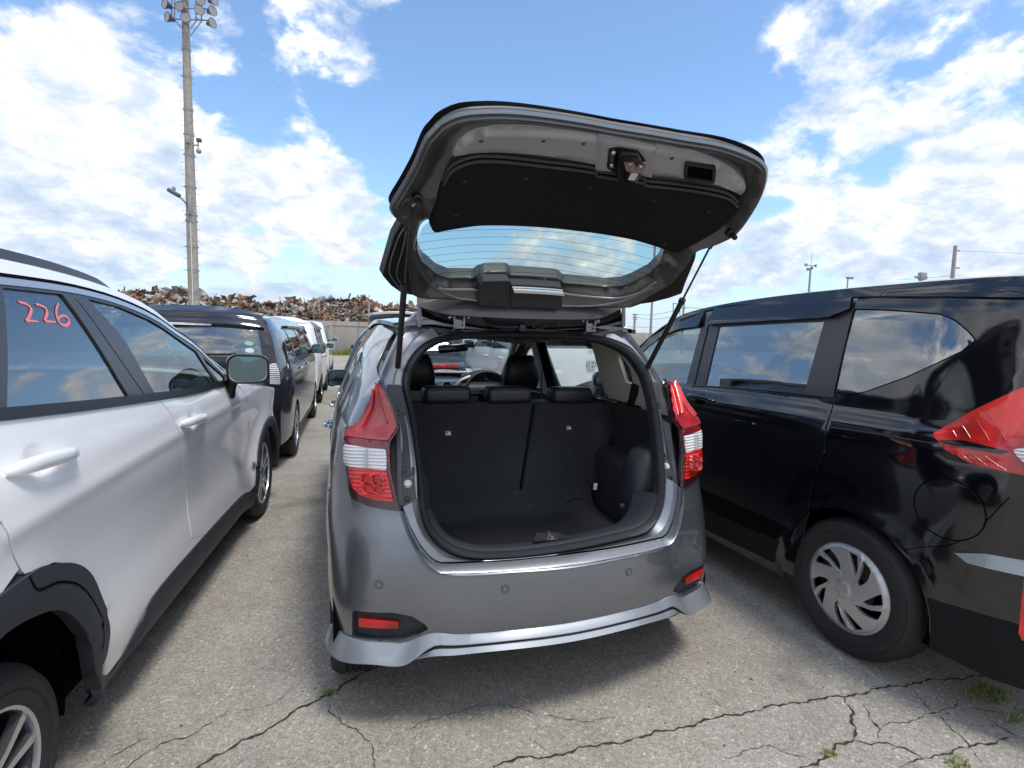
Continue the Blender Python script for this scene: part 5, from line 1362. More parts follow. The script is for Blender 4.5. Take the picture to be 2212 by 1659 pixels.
# stepped shelf between the bumper face and the trunk sill
Kup = [V((u, v)) for u, v in J.tr([(443, 195), (478, 300), (525, 395), (570, 455), (620, 487), (760, 487), (900, 482), (1000, 475)], k6)]; Kup.append(V((0, Kup[-1].y)))
Kgp = [V((u, v)) for u, v in J.tr([(446, 188), (486, 290), (532, 375), (582, 435), (622, 462), (760, 458), (900, 452), (1000, 445)], k6)]; Kgp.append(V((0, Kgp[-1].y)))
def sym(l): return even([V(p) for p in l]+[V((-p[0], p[1])) for p in reversed(l[:-1])], 61)
c0 = [B.f(p.x, p.y)+V((0, .004, .002)) for p in sym(cr)]
c1 = [J.f(p.x, p.y)+V((0, -.062, .006)) for p in sym(Kup)]
c1b = [p+V((0, .004, .004)) for p in c1]
c2 = [J.f(p.x, p.y)+V((0, -.028, .006)) for p in sym(Kgp)]
loft('bumper_step', [c0, [a.lerp(b, .5)+V((0, .012, -.008)) for a, b in zip(c0, c1)], c1], gp, bumper)
loft('bumper_shelf', [c1, c1b, c2, [p+V((0, .02, -.01)) for p in c2]], gp, bumper, sharp=30)
# reflector housings
for sg in (-1, 1):
    Hh = hous if sg < 0 else mirx(hous)
    h_ = panel('reflector_housing', B, Hh, M['cladding'], bumper, (), -.022, 0, .03)
    ho = [V(p) for p in Hh]; n_ = len(ho)
    loft('housing_wall', [[B.f(*p)+B.n(*p)*.001 for p in ho+[ho[0]]], [B.f(*p)-B.n(*p)*.023 for p in ho+[ho[0]]]], M['cladding'], h_)
    ref = B.tr([(222, 748), (425, 768), (422, 800), (225, 790)], k6)
    ref = ref if sg < 0 else mirx(ref)
    panel('reflector', B, fillet(ref, .004, 2), M['lens_red'], h_, (), -.004, .016, .02)
    S1 = B.tr([(328, 575)], k6)[0]; S2 = B.tr([(965, 597)], k6)[0]
    for q in (S1, S2):
        q = V((q.x if sg < 0 else -q.x, q.y))
        so_ = panel('parking_sensor', B, circ(q, .0135, 24), gp, bumper, (), .002, .004, .008)
        ribbon('sensor_ring', B, circ(q, .0095, 24), .0014, M['sealer'], so_, .0023, closed=True)
        ribbon('sensor_ring', B, circ(q, .0146, 24), .0014, M['sealer'], so_, .0006, closed=True)
# silver lower lip with the winglets
def lipoff(u, v):
    t = (zT(u)-v)/max(.01, zT(u)-zL(u)); a = abs(u)
    k = max(0, min(1, (.62-a)/.10)); w_ = max(0, min(1, (a-.5)/.25))
    f_ = lerp_tab([(0, .0), (.12, .020), (.55, .036), (.62, .034), (.68, .006), (.80, .006), (.86, .022), (1, .016)], t)*k+lerp_tab([(0, .002), (.2, .022), (.75, .050), (.9, .052), (1, .030)], t)*(1-k)
    return f_*(1+.35*w_)
us = [1.0-.02*i for i in range(101)]
def liprow(t):
    out = []
    for u in us:
        a = abs(u); zt, zl2 = zT(u), zL(u); k = max(0, min(1, (.60-a)/.12)); k = k*k*(3-2*k); c_ = 1-max(0, min(1, (a-.84)/.2))*.35
        tb = {0: (0, .001), 1: (.02, .006), 2: (.40, .030), 3: (.45, .031), 4: (.50, .029), 5: (.56, .024), 6: (.62, .026), 7: (.68, .034), 8: (.92, .052), 9: (1.0, .046)}[t]
        te = {0: (0, .001), 1: (.02, .006), 2: (.70, .056), 3: (.76, .059), 4: (.80, .058), 5: (.85, .052), 6: (.88, .042), 7: (.92, .038), 8: (.97, .030), 9: (1.0, .012)}[t]
        f_ = tb[0]*k+te[0]*(1-k); d_ = (tb[1]*k+te[1]*(1-k))*c_
        out.append(B.f(u, zt+(zl2-zt)*f_-(.0 if t < 9 else .002))+B.n(u, zt)*d_)
    return out
rows = [liprow(t) for t in range(10)]
lip = loft('bumper_lip', rows[:5], M['silver_lip'], bumper, sharp=25)
loft('lip_groove', [rows[4], rows[5], rows[6], rows[7]], M['blackplastic'], lip, sharp=25)
loft('lower_lip', rows[7:10], M['silver_lip'], lip, sharp=25)
lipoff = lambda u, v: .012
cc_ = [B.f(u, zL(u))+B.n(u, zL(u))*(lipoff(u, zL(u))-.004) for u in us]
loft('bumper_underside', [cc_, [p+V((-p.x*.03, .08, -.01)) for p in cc_], [V((p.x*.9, p.y+.35, .27)) for p in cc_]], M['blackplastic'], bumper)

# --- seal, sill flange, jambs on the trunk opening
so_t = [(290, 178), (400, 152), (510, 146), (700, 143), (900, 148), (1080, 155), (1200, 165), (1330, 192), (1440, 240), (1505, 305), (1562, 400), (1592, 500), (1615, 620), (1640, 800), (1655, 960), (1658, 1100), (1642, 1215), (1605, 1305), (1540, 1372), (1400, 1412), (1200, 1456), (1000, 1492), (850, 1512), (700, 1526), (520, 1531), (400, 1512), (300, 1462), (222, 1382), (180, 1285), (160, 1150), (152, 1000), (134, 850), (112, 700), (80, 560), (64, 480), (72, 400), (112, 310), (185, 228)]
si_t = [(300, 216), (400, 194), (510, 186), (700, 181), (900, 184), (1080, 192), (1200, 202), (1310, 228), (1408, 272), (1470, 330), (1528, 420), (1560, 515), (1585, 640), (1606, 800), (1620, 960), (1625, 1095), (1612, 1190), (1572, 1280), (1500, 1338), (1380, 1372), (1190, 1415), (1000, 1450), (850, 1470), (700, 1484), (540, 1488), (430, 1468), (335, 1425), (262, 1352), (220, 1260), (202, 1140), (188, 1000), (170, 850), (148, 700), (122, 570), (112, 490), (122, 415), (158, 335), (220, 260)]
SO = crom(J.tr(so_t, k5), 4, True); SI = crom(J.tr(si_t, k5), 4, True)
def j3(l, d): return [J.f(p.x, p.y)+V((0, d, 0)) for p in l]
SM = [a.lerp(b, .5) for a, b in zip(SO, SI)]
SQ = [a.lerp(b, .12) for a, b in zip(SO, SI)]; SR = [a.lerp(b, .88) for a, b in zip(SO, SI)]; SM1 = [a.lerp(b, .35) for a, b in zip(SO, SI)]; SM2 = [a.lerp(b, .62) for a, b in zip(SO, SI)]
seal = loft('weatherstrip', [[*q, q[0]] for q in (j3(SO, .012), j3(SQ, -.006), j3(SM1, -.018), j3(SM, -.020), j3(SM2, -.012), j3(SR, -.002), j3(SI, .014), j3([a.lerp(b, 1.10) for a, b in zip(SO, SI)], .045))], M['rubber'], car, sharp=80)
# pinch weld: thin light metal edge outside of the seal
SW = [a.lerp(b, -.10) for a, b in zip(SO, SI)]
loft('pinch_weld', [[*q, q[0]] for q in (j3([a.lerp(b, -.22) for a, b in zip(SO, SI)], .006), j3(SW, -.003), j3(SO, .003))], gp, car)
# painted sill flange below the seal
ns = len(SO)
low_i = [i for i in range(ns) if SO[i].y < .86]
seq = sorted(low_i, key=lambda i: math.atan2(SO[i].y-1.2, SO[i].x))
fl_top = even([V((SO[i].x, SO[i].y)) for i in seq], 61)
fl_bot = sym(Kgp)
if fl_top[0].x > 0: fl_top.reverse()
if fl_bot[0].x > 0: fl_bot.reverse()
f0 = [J.f(p.x, p.y)+V((0, -.001, 0)) for p in fl_top]; f2 = [J.f(p.x, p.y)+V((0, -.022, .010)) for p in fl_bot]
loft('sill_flange', [f0, [a.lerp(b, .5)+V((0, -.012, .002)) for a, b in zip(f0, f2)], f2, [p+V((0, .02, -.004)) for p in f2]], gp, car)
# jambs (left traced, right traced)
jl = J.tr([(600, 88), (755, 92), (782, 200), (835, 400), (872, 700), (902, 1075), (925, 1352), (758, 1372), (725, 1310), (655, 1000), (643, 720), (735, 565), (700, 420), (650, 250)], k4b)
jr = J.tr([(580, 38), (640, 45), (655, 290), (705, 365), (742, 460), (738, 620), (735, 712), (655, 712), (640, 500), (612, 300), (585, 150)], k8b)
JL = panel('jamb_trim', J, fillet(jl, .006, 2), M['greyplastic'], car, (), .004, .02, .03)
JR = panel('jamb_trim', J, fillet(jr, .006, 2), M['greyplastic'], car, (), .004, .02, .03)
def jfill(pts, mp, nm='jamb_panel', mt=None, off=.0, par=None):
    return panel(nm, J, J.tr(pts, mp), mt or gj, par or car, (), off, .02, .03)
# painted metal around: upper corners as folded sheet between seal and skin edge
out3L = [(540, 55), (560, 20), (600, -60), (650, -140), (700, -210), (740, -260), (800, -330), (840, -370)]
def E3(l): return [at(*p[:2], y=p[2]) for p in l]
# skin edge, left side then mirrored: from the lamp tip up to the roof corner
edgeL = E3([(864, 1104, .03), (862, 930, .11), (840, 850, .22), (822, 822, .27), (838, 778, .32), (858, 735, .36), (878, 700, .40), (903, 672, .44)])
edgeL = crom([V(p) for p in edgeL], 4)
sl = [p for p in SO]
# points of the seal outer edge on the left from bottom of lamp to top corner
def seal_part(sgn):
    idx = [i for i in range(ns) if SO[i].x*sgn > 0 and .80 < SO[i].y < 1.60 and not (abs(SO[i].x) < .40)]
    P = sorted([SO[i] for i in idx], key=lambda p: math.atan2(p.y-1.0, abs(p.x)))
    return even(P, 30)
for sg in (-1, 1):
    sp_ = seal_part(sg)
    a = [J.f(p.x, p.y)+V((0, .004, 0)) for p in sp_]
    e = even([V((p.x if sg < 0 else -p.x, p.y, p.z)) for p in edgeL], 30)
    m1_ = [x_.lerp(y_, .35)+V((0, .004, 0)) for x_, y_ in zip(a, e)]; m2_ = [x_.lerp(y_, .42)+V((0, .030, -.004)) for x_, y_ in zip(a, e)]; m3_ = [x_.lerp(y_, .82)+V((0, .034, -.004)) for x_, y_ in zip(a, e)]
    loft('jamb_panel', [a, m1_, m2_, m3_, e, [p+V((sg*.01, .015, 0)) for p in e]], gj, car, sharp=25)
# details on the jamb trims
def knob(q, par, r_, m_, dep=.010, nm='bump_stop'):
    P = J.f(q.x, q.y); n = J.n(q.x, q.y); Mx = frame(P, (1, 0, 0), n) @ Matrix(((0, 0, 1, 0), (0, 1, 0, 0), (-1, 0, 0, 0), (0, 0, 0, 1)))
    Mx = frame(P+n*.004, (1, 0, 0), n)
    bm = bmesh.new(); rg_ = []
    for rr_, h_ in ((r_*1.35, 0), (r_*1.3, .004), (r_*1.12, .004), (r_*1.05, .0), (r_, .0), (r_, dep*.7), (r_*.85, dep), (r_*.4, dep), (.0005, dep*.9)):
        rg_.append([bm.verts.new(Mx @ V((rr_*math.cos(2*math.pi*i/20), rr_*math.sin(2*math.pi*i/20), h_))) for i in range(20)])
    for A_, B_ in zip(rg_, rg_[1:]):
        for i in range(20): bm.faces.new((A_[i], A_[(i+1) % 20], B_[(i+1) % 20], B_[i]))
    return bm_obj(nm, bm, m_, par)
for par, mp, ws, dk, sc_ in ((JL, k4b, (828, 1137), (822, 1293), [(728, 362), (806, 1005)]), (JR, k8b, (668, 595), (692, 675), [(612, 190), (655, 527)])):
    knob(J.tr([ws], mp)[0], par, .0115, M['whiteplastic'])
    knob(J.tr([dk], mp)[0], par, .0085, M['blackplastic'], .002, 'grommet')
    for s_ in sc_:
        q = J.tr([s_], mp)[0]; sgx = 1 if q.x < 0 else -1
        tab = fillet([V((q.x-sgx*.020, q.y)), V((q.x-sgx*.012, q.y+.017)), V((q.x+sgx*.034, q.y+.017)), V((q.x+sgx*.034, q.y-.017)), V((q.x-sgx*.012, q.y-.017))], .010, 3)
        panel('clip_recess', J, tab, M['blackplastic'], par, (), .0055, 0, .02)
        panel('clip_tab', J, [V((q.x+(p.x-q.x)*.78, q.y+(p.y-q.y)*.74)) for p in tab], M['greyplastic'], par, (), .0065, .002, .02)
        knob(q, par, .0045, M['blackplastic'], .007, 'screw')

# --- body sides, roof, front of the grey hatchback
us_ = lambda y: lerp_tab([(.10, REFL[5]), (.21, REFL[6]), (.45, REFL[7]), (.9, REFL[8]), (1.8, REFL[9])], y)
# the long side is its own surface so that it can run to the front wheel
def fside(sg):
    def hwc(y, z):
        if y < 1.0:
            # follow the rear wrap
            lo, hi = REFL[4], REFL[9]
            for _ in range(22):
                m_ = (lo+hi)/2
                if fB(m_, z).y < y: lo = m_
                else: hi = m_
            return fB(lo, z).x
        b = fB(us_(1.0), z).x
        return b-(.022*((y-1)/.8)**1.5 if y < 1.8 else .022+.045*(y-1.8))-max(0, y-3.2)**2*.5
    return Surf(lambda y, z: V((sg*hwc(y, z), y, z)), (sg, 0, 0), [])
hubs = ((.45, .305), (3.05, .305))
roofc = [(.40, 1.505), (.8, 1.525), (1.3, 1.53), (1.8, 1.50), (2.15, 1.43), (2.5, 1.28), (2.9, 1.10), (3.1, 1.03), (3.5, .96), (3.8, .84)]
zr = lambda y: lerp_tab(roofc, y)-.028
for sg in (-1, 1):
    S_ = fside(sg)
    w1 = fillet([V((1.02, 1.075)), V((1.72, 1.055)), V((1.74, 1.40)), V((1.1, 1.415)), V((.95, 1.38))], .03)
    w2 = fillet([V((1.80, 1.052)), V((2.62, 1.03)), V((2.45, 1.17)), V((2.12, 1.34)), V((1.95, 1.392)), V((1.82, 1.40))], .02)
    w3 = fillet([V((.62, 1.20)), V((.82, 1.10)), V((.88, 1.30)), V((.86, 1.37)), V((.66, 1.34))], .02)
    o_ = [V((.13, .35)), V((.19, .35))]
    low0 = lampL
    lo_ = [B.f(p.x, p.y) for p in resample(B.tr([(225, 1190), (213, 1060), (200, 935), (182, 790), (190, 640), (192, 606), (262, 540), (335, 485), (380, 395), (440, 280), (500, 150), (548, 50)], k4b), .02, False)]
    lx = [(q.y-.004, q.z) for q in lo_]
    lx = sorted(lx, key=lambda q: q[1])
    edge = [V((.135, .36)), V((.12, .55)), V((.12, .80)), V((.15, .86))]+[V((y_, z_)) for y_, z_ in lx if z_ > .87]+[V((.36, 1.32)), V((.42, 1.40)), V((.49, 1.46)), V((.60, 1.49))]
    edge += [V((y, zr(y))) for y in (.9, 1.3, 1.8, 2.15, 2.5, 2.9, 3.1, 3.5, 3.75)]+[V((3.85, .6)), V((3.8, .3)), V((3.42, .27))]
    edge += [V((hubs[1][0]+.34*math.cos(R(a)), hubs[1][1]+.34*math.sin(R(a)))) for a in range(0, 181, 15)]
    edge += [V((2.69, .22)), V((.82, .22))]+[V((hubs[0][0]+.345*math.cos(R(a)), hubs[0][1]+.345*math.sin(R(a)))) for a in range(0, 170, 12)]
    bs = panel('body_side', S_, dedupe(edge), gp, car, [w1, w2, w3], -.001, .012, .07)
    for nm, w_, g_ in (('rear_door_window', w1, 'glass_front'), ('front_door_window', w2, 'glass_front'), ('quarter_window', w3, 'glass_tint')):
        panel(nm, S_, w_, M['glass_clear'] if nm != 'quarter_window' else M[g_], car, (), -.006, 0, .12)
    panel('pillar_trim', S_, [V((1.735, 1.06)), V((1.80, 1.06)), V((1.815, 1.40)), V((1.745, 1.40))], M['glossblack'], car, (), .002, .002, .08)
    for y_ in (1.76, .98): ribbon('door_gap', S_, [V((y_, .25+.16*i)) for i in range(6)], .006, M['sealer'], bs, .001)
    for y_ in (1.15, 2.0):
        bm = bmesh.new(); P = [S_.f(y_-.09+.18*i/8, .955)+V((sg*(.03*(1-((i-4)/4)**4)+.004), 0, 0)) for i in range(9)]; tube_bm(bm, P, .013, 8); bm_obj('door_handle', bm, M['chrome'], car)
    ribbon('fuel_flap_gap', S_, circ(V((.42, .88)), .085, 30), .005, M['sealer'], bs, .001, closed=True) if sg < 0 else None
    for c in hubs:
        wo = thing('wheel', (sg*.84, c[0], .305), None, None); attach(wo, car)
        wheel(V((sg*.842, c[0], .305)), V((sg, 0, 0)), .305, .185, .2, 'silver', wo, rot=.3)
        Mx = Matrix.Translation(V((sg*.86, c[0], .31))) @ (Matrix.Identity(4) if sg > 0 else Matrix.Rotation(math.pi, 4, 'Z'))
        bm = bmesh.new(); lathe_bm(bm, [(.352, -.02), (.35, -.10), (.34, -.30), (.02, -.31)], 28, Mx, R(-12), R(192)); bm_obj('wheel_arch', bm, M['sealer'], car)
def hwroof(y, z): return max(.05, fB(us_(max(.45, min(1.8, y))), max(.9, min(1.49, z))).x-(max(0, y-1.8)*.03))
TC = TopSurf(FCC, roofc, hwroof, lambda s, z: .030, p=3)
aa = lambda y, z: TC.a_at((y, z))
for a0_, a1_, nm, mt in ((0, aa(1.8, 1.5), 'roof', gp), (aa(1.8, 1.5)+.006, aa(2.9, 1.1), 'windshield', M['glass_clear']), (aa(2.9, 1.1)+.006, TC.len, 'hood', gp)):
    w_ = .93 if nm == 'windshield' else .995
    panel(nm, TC, [V((a0_, -w_)), V((a1_, -w_)), V((a1_, w_)), V((a0_, w_))], mt, car, (), 0, .02 if nm != 'windshield' else 0, .08)
    if nm == 'windshield':
        for q in (-1, 1): panel('windshield_pillar', TC, [V((a0_, q*.995)), V((a1_, q*.995)), V((a1_, q*.93)), V((a0_, q*.93))], gp, car, (), 0, .05, .08)
panel('headliner', Surf(lambda y, x: V((x, y, lerp_tab(roofc, y)-.045-.05*(x/.6)**2)), (0, 0, -1)), [V((.50, -.56)), V((1.95, -.56)), V((1.95, .56)), V((.50, .56))], M['beige'], car, (), 0, 0, .1)
box('front_end', (0, 3.78, .58), (1.44, .24, .52), gp, car, bev=.06)
box('floor_pan', (0, 2.0, .28), (1.5, 3.1, .08), M['sealer'], car)
# --- trunk
fz = .585
loft('trunk_floor', [[V((x_, y_, z_)) for x_ in (-.60, -.3, 0, .25, .44)] for y_, z_ in ((-.03, .570), (-.02, .580), (.28, .584), (.43, .590), (.49, .606), (.52, .64), (.53, .70))], M['carpet'], car)
box('floor_edge', (.47, .30, fz-.03), (.07, .56, .035), M['liner'], car, bev=.01)
# sill plate inside the seal
sI = [SI[i] for i in sorted([i for i in range(ns) if SI[i].y < .80], key=lambda i: math.atan2(SI[i].y-1.2, SI[i].x))]
sI = even([V((p.x, p.y)) for p in sI], 41)
s0_ = [J.f(p.x, p.y)+V((0, .010, .0)) for p in sI]; s1_ = [V((p.x*.97, p.y+.07+.02*abs(p.x)/.6, max(p.z-.006, fz+.006))) for p in s0_]; s2_ = [V((p.x*.92, p.y+.13, max(fz-.002, p.z-.03))) for p in s0_]
loft('sill_trim', [s0_, [p+V((0, .012, .006)) for p in s0_], s1_, s2_], M['cladding'], car)
# striker in its pocket
st0 = at(1194, 1168, y=-.02)
def spt(dx, dy, dz): return st0+V((dx, dy, dz))
mesh_obj('striker_pocket', [spt(-.085, -.012, .012), spt(.085, -.012, .006), spt(.045, .05, .012), spt(-.05, .05, .018), spt(-.03, -.006, -.006), spt(.03, -.006, -.008)], [(0, 1, 5, 4), (0, 4, 3), (1, 2, 5), (4, 5, 2, 3)], M['liner'], car, False)
tube('striker', [spt(-.004, .0, -.012), spt(-.004, .0, .018), spt(-.004, .035, .022), spt(-.004, .035, -.012)], .0055, M['bright'], car, 8)
box('striker_plate', spt(-.004, .018, .004), (.04, .05, .006), M['bright'], car, bev=.002)
# rear seat backs: 60/40 split with carpeted backs
def seatback(nm, quad, m_, th=.09):
    """quad: BL BR TR TL in photo coordinates on the leaning plane"""
    def pl(px, py):
        # plane through (0,.50,.585) leaning forward: y = .50+.27*(z-.585)
        d = ray(px, py); t = (.50+.27*(CP.z-.585)-CP.y)/(d.y-.27*d.z); return CP+d*t
    P = [pl(*q) for q in quad]
    n_ = V((0, -1, .27)).normalized()
    bm = bmesh.new(); fr_ = [bm.verts.new(p) for p in P]; bk = [bm.verts.new(p-n_*th) for p in P]
    bm.faces.new(fr_); bm.faces.new(bk[::-1])
    for i in range(4): bm.faces.new((fr_[i], bk[i], bk[(i+1) % 4], fr_[(i+1) % 4]))
    bmesh.ops.bevel(bm, geom=list(bm.edges), offset=.014, segments=3, profile=.5, affect='EDGES')
    return bm_obj(nm, bm, m_, car, sharp=60), P, n_, pl
sb1, P1, nS, plS = seatback('rear_seat_back', [(905, 1090), (1122, 1066), (1153, 868), (880, 868)], M['carpet'])
sb2, P2, _, _ = seatback('rear_seat_back', [(1127, 1066), (1290, 1052), (1345, 868), (1158, 868)], M['carpet'])
for (x_, y_), par in (((968, 936), sb1), ((1228.5, 924), sb2)):
    P = plS(x_, y_); Mx = frame(P+nS*.001, (1, 0, 0), nS)
    plate('anchor_badge', fillet([V((-.016, -.012)), V((.016, -.012)), V((.016, .012)), V((-.016, .012))], .004), Mx, .003, M['glossblack'], par)
    plate('child_seat_symbol', [V((-.012, -.007)), V((.0115, -.0075)), V((.011, -.002)), V((.002, .007)), V((-.002, .008)), V((-.003, -.001)), V((-.008, -.003)), V((-.0115, -.001))], Mx @ Matrix.Translation((0, 0, .003)), .001, M['printwhite'], par)
    plate('symbol_hook', [V((-.004, -.008)), V((-.001, -.008)), V((.0, .006)), V((-.003, .007))], Mx @ Matrix.Translation((0, 0, .0042)), .0006, M['glossblack'], par)
box('seat_loop', plS(1235, 960)+nS*.003, (.028, .004, .008), M['liner'], sb2, bev=.002)
# folded-down rear headrests
for (x_, y_), w_ in (((966, 853), .235), ((1100, 850), .235), ((1235, 846), .225)):
    P = plS(x_, 868); c = V((P.x, P.y+.035, P.z+.035))
    h = box('rear_headrest', c, (w_, .13, .082), M['leather'], car, bev=.026, bseg=4)
    tube('piping', [c+V((a*w_/2*.93, b*.058, .033)) for a, b in [(math.copysign(abs(math.cos(t))**.35, math.cos(t)), math.copysign(abs(math.sin(t))**.35, math.sin(t))) for t in [2*math.pi*j/32 for j in range(32)]]], .0035, M['leather'], h, 6, True)
    for dx in (-.065, .065): tube('headrest_post', [c+V((dx, 0, -.03)), c+V((dx, 0, -.065))], .011, M['greyplastic'], h, 8)
box('rear_bench', (0, .95, .55), (1.2, .5, .2), M['leather'], car, bev=.05)
# right side wall, wheel housing, rear corner column
LM = M['liner']
PW = [( .60, .09), (.595, .25), (.59, .55), (.60, .9)]
loft('side_liner', [[V((x_, y_, z_)) for x_, y_ in PW] for z_ in (.56, .8, 1.0, 1.12)], LM, car)
loft('side_liner', [[V((-x_, y_, z_)) for x_, y_ in PW] for z_ in (.56, .8, 1.0, 1.12)], LM, car)
for sg in (1, -1):
    bm = bmesh.new(); box_bm(bm, (sg*.575, .50, .70), (.20, .50, .40), None, .085, 5); bm_obj('wheel_housing', bm, LM, car)
    # rounded corner pocket cover
    bm = bmesh.new(); pr = [(.50, .14), (.475, .16), (.462, .19), (.46, .23), (.462, .27), (.48, .29), (.60, .30)]
    zs = [(.56, 0), (.74, 0), (.84, .006), (.90, .02), (.945, .05), (.965, .10)]
    rr_ = [[bm.verts.new(V((sg*(x_+dx), y_, z_))) for x_, y_ in [(.60, .12)]+pr] for z_, dx in zs]
    for A_, B_ in zip(rr_, rr_[1:]):
        for i in range(len(A_)-1): bm.faces.new((A_[i], A_[i+1], B_[i+1], B_[i]))
    bm.faces.new(rr_[-1]); bm_obj('corner_cover', bm, M['cladding'] if sg > 0 else LM, car, sharp=60)
hk = at(1343, 1093, y=.16); box('cargo_hook', hk+V((0, 0, 0)), (.022, .02, .022), M['greyplastic'], car, bev=.006)
lb_ = at(1286, 1051, y=.46); box('seat_label', lb_, (.020, .004, .034), M['printwhite'], car, Matrix.Rotation(R(8), 3, 'Y'), .001)
tube('strap_cord', [at(1262, 1078, y=.40), at(1240, 1078, y=.38), at(1232, 1082, y=.36), at(1225, 1088, y=.33)], .004, M['blackplastic'], car, 6)
# beige quarter trim with its little window, belt
QT = Surf(lambda y, z: V((.655-.30*(z-1.02)-.00*y, y, z)), (-1, 0, 0), [(.1+.12*i, 1.0+.07*j) for i in range(12) for j in range(8)])
q5 = lambda l: QT.tr(l, k5)
qo = q5([(1205, 200), (1330, 212), (1440, 262), (1510, 340), (1555, 430), (1585, 560), (1592, 655), (1520, 628), (1510, 600), (1380, 566), (1300, 545), (1262, 420), (1232, 300)])
qh = fillet(q5([(1362, 285), (1400, 310), (1445, 370), (1468, 470), (1440, 462), (1420, 455), (1392, 370)]), .006)
panel('quarter_trim', QT, fillet(qo, .01), M['beige'], car, [qh], 0, .02, .04)
panel('quarter_trim', Surf(lambda y, z: V((-(.655-.30*(z-1.02)), y, z)), (1, 0, 0), []), fillet(qo, .01), M['beige'], car, [qh], 0, .02, .04)
bl = q5([(1462, 455), (1502, 475), (1498, 520), (1450, 655), (1400, 640), (1440, 560)])
panel('seat_belt', QT, bl, M['blackplastic'], car, (), .006, .004, .04)
kn = QT.f(*q5([(1306, 538)])[0]); lathe('belt_button', [(.001, .012), (.012, .010), (.013, .004), (.005, 0), (.005, -.02)], 16, frame(kn, (-.3, -.6, .6), (0, 0, 1)), M['blackplastic'], car)
panel('seat_side_trim', QT, q5([(1270, 552), (1362, 570), (1375, 586), (1290, 572)]), pbr('pinkish_trim_edge', (.38, .27, .22), .6), car, (), .004, .003, .03)
# B pillar trim, A pillar trim inside
for sg in (1, -1):
    IB = Surf(lambda y, z, sg=sg: V((sg*(.665-.28*(z-1.02)), y, z)), (-sg, 0, 0), [])
    panel('pillar_trim', IB, [V((1.64, .9)), V((1.80, .9)), V((1.78, 1.42)), V((1.66, 1.42))], M['beige'], car, (), 0, .02, .08)
    panel('door_frame_trim', IB, [V((1.33, 1.04)), V((1.50, .9)), V((1.62, .9)), V((1.62, 1.42)), V((1.50, 1.42)), V((1.40, 1.12))] if False else [V((1.50, .9)), V((1.63, .9)), V((1.65, 1.42)), V((1.53, 1.42))], M['sealer'], car, (), .004, .02, .08)
    panel('door_trim', IB, [V((.85, .7)), V((2.6, .7)), V((2.6, 1.03)), V((.85, 1.06))], M['dash'], car, (), .02, .01, .1)
    tube('seat_belt', [V((sg*.60, 1.66, 1.30)), V((sg*.58, 1.60, .9)), V((sg*.55, 1.5, .6))], .018, M['blackplastic'], car, 6, sx=.2)
    IA = [V((sg*.50, 1.95, 1.44)), V((sg*.60, 2.35, 1.29)), V((sg*.66, 2.75, 1.09))]
    tube('windshield_trim', IA, .028, M['beige'], car, 8)
# front seats, wheel, dash, inner mirror
for o_ in (-.345, .355): front_seat((1.62, o_), car, FCC, hrh=.23, hrz=1.10)
box('dashboard', (0, 2.55, .93), (1.34, .55, .28), M['dash'], car, bev=.07, bseg=4)
box('dash_top', (0, 2.72, 1.045), (1.30, .50, .03), M['dashsilver'], car, Matrix.Rotation(R(-3), 3, 'X'), .012)
bm = bmesh.new()
for k in range(13):
    a = math.pi*k/12
bm.free()
tube('instrument_hood', [V((.36+.19*math.cos(a), 2.36, 1.03+.115*math.sin(a))) for a in [math.pi*i/14 for i in range(15)]], .028, M['dash'], car, 8)
box('instrument_panel', (.36, 2.42, 1.05), (.34, .02, .16), M['glossblack'], car, bev=.02)
steering((.33, 2.08, 1.00), car)
for vx in (.02, -.10):
    P = V((vx+.02, 2.30, 1.035)); vo = lathe('air_vent', [(.045, 0), (.048, .004), (.043, .010), (.039, .006), (.037, -.01), (.001, -.014)], 28, frame(P, (0, -1, .1), (0, 0, 1)), M['blackplastic'], car)
    tube('vent_ring', [P+V((.044*math.cos(t), -.010, .044*math.sin(t))) for t in [2*math.pi*i/28 for i in range(28)]], .003, M['chrome'], vo, 6, True)
    for dz in (-.016, 0, .016): box('vent_slat', P+V((0, -.006, dz)), (.07, .004, .008), M['greyplastic'], vo, Matrix.Rotation(R(20), 3, 'Y'), .001)
tube('dash_trim_curve', [V((.10, 2.30, 1.0)), V((.12, 2.30, 1.05)), V((.16, 2.31, 1.09)), V((.24, 2.33, 1.12))], .014, M['dashsilver'], car, 8)
mc_ = at(979, 752, y=2.05); box('inner_mirror', mc_, (.23, .03, .062), M['glossblack'], car, Matrix.Rotation(R(-6), 3, 'Y'), .012, 3)
tube('mirror_mount', [mc_+V((-.01, .02, .02)), mc_+V((-.01, .10, .06))], .012, M['blackplastic'], car, 6)
box('drive_recorder', mc_+V((.13, .02, .03)), (.07, .04, .05), M['blackplastic'], car, bev=.008)
# left door mirror
mcc = at(736, 817, y=2.38)
side_mirror(mcc, V((-.15, 1, 0)).normalized(), V((-1, -.15, 0)).normalized(), car, .20, .125, .12, M['glossblack'], base=V((-.70, 2.42, 1.03)), taper=.8)
mr_ = V((.89, 2.42, 1.07)); side_mirror(mr_, V((.1, 1, 0)).normalized(), V((1, -.1, 0)).normalized(), car, .18, .12, .12, M['grey_paint'], base=V((.74, 2.42, 1.03)), taper=.8)

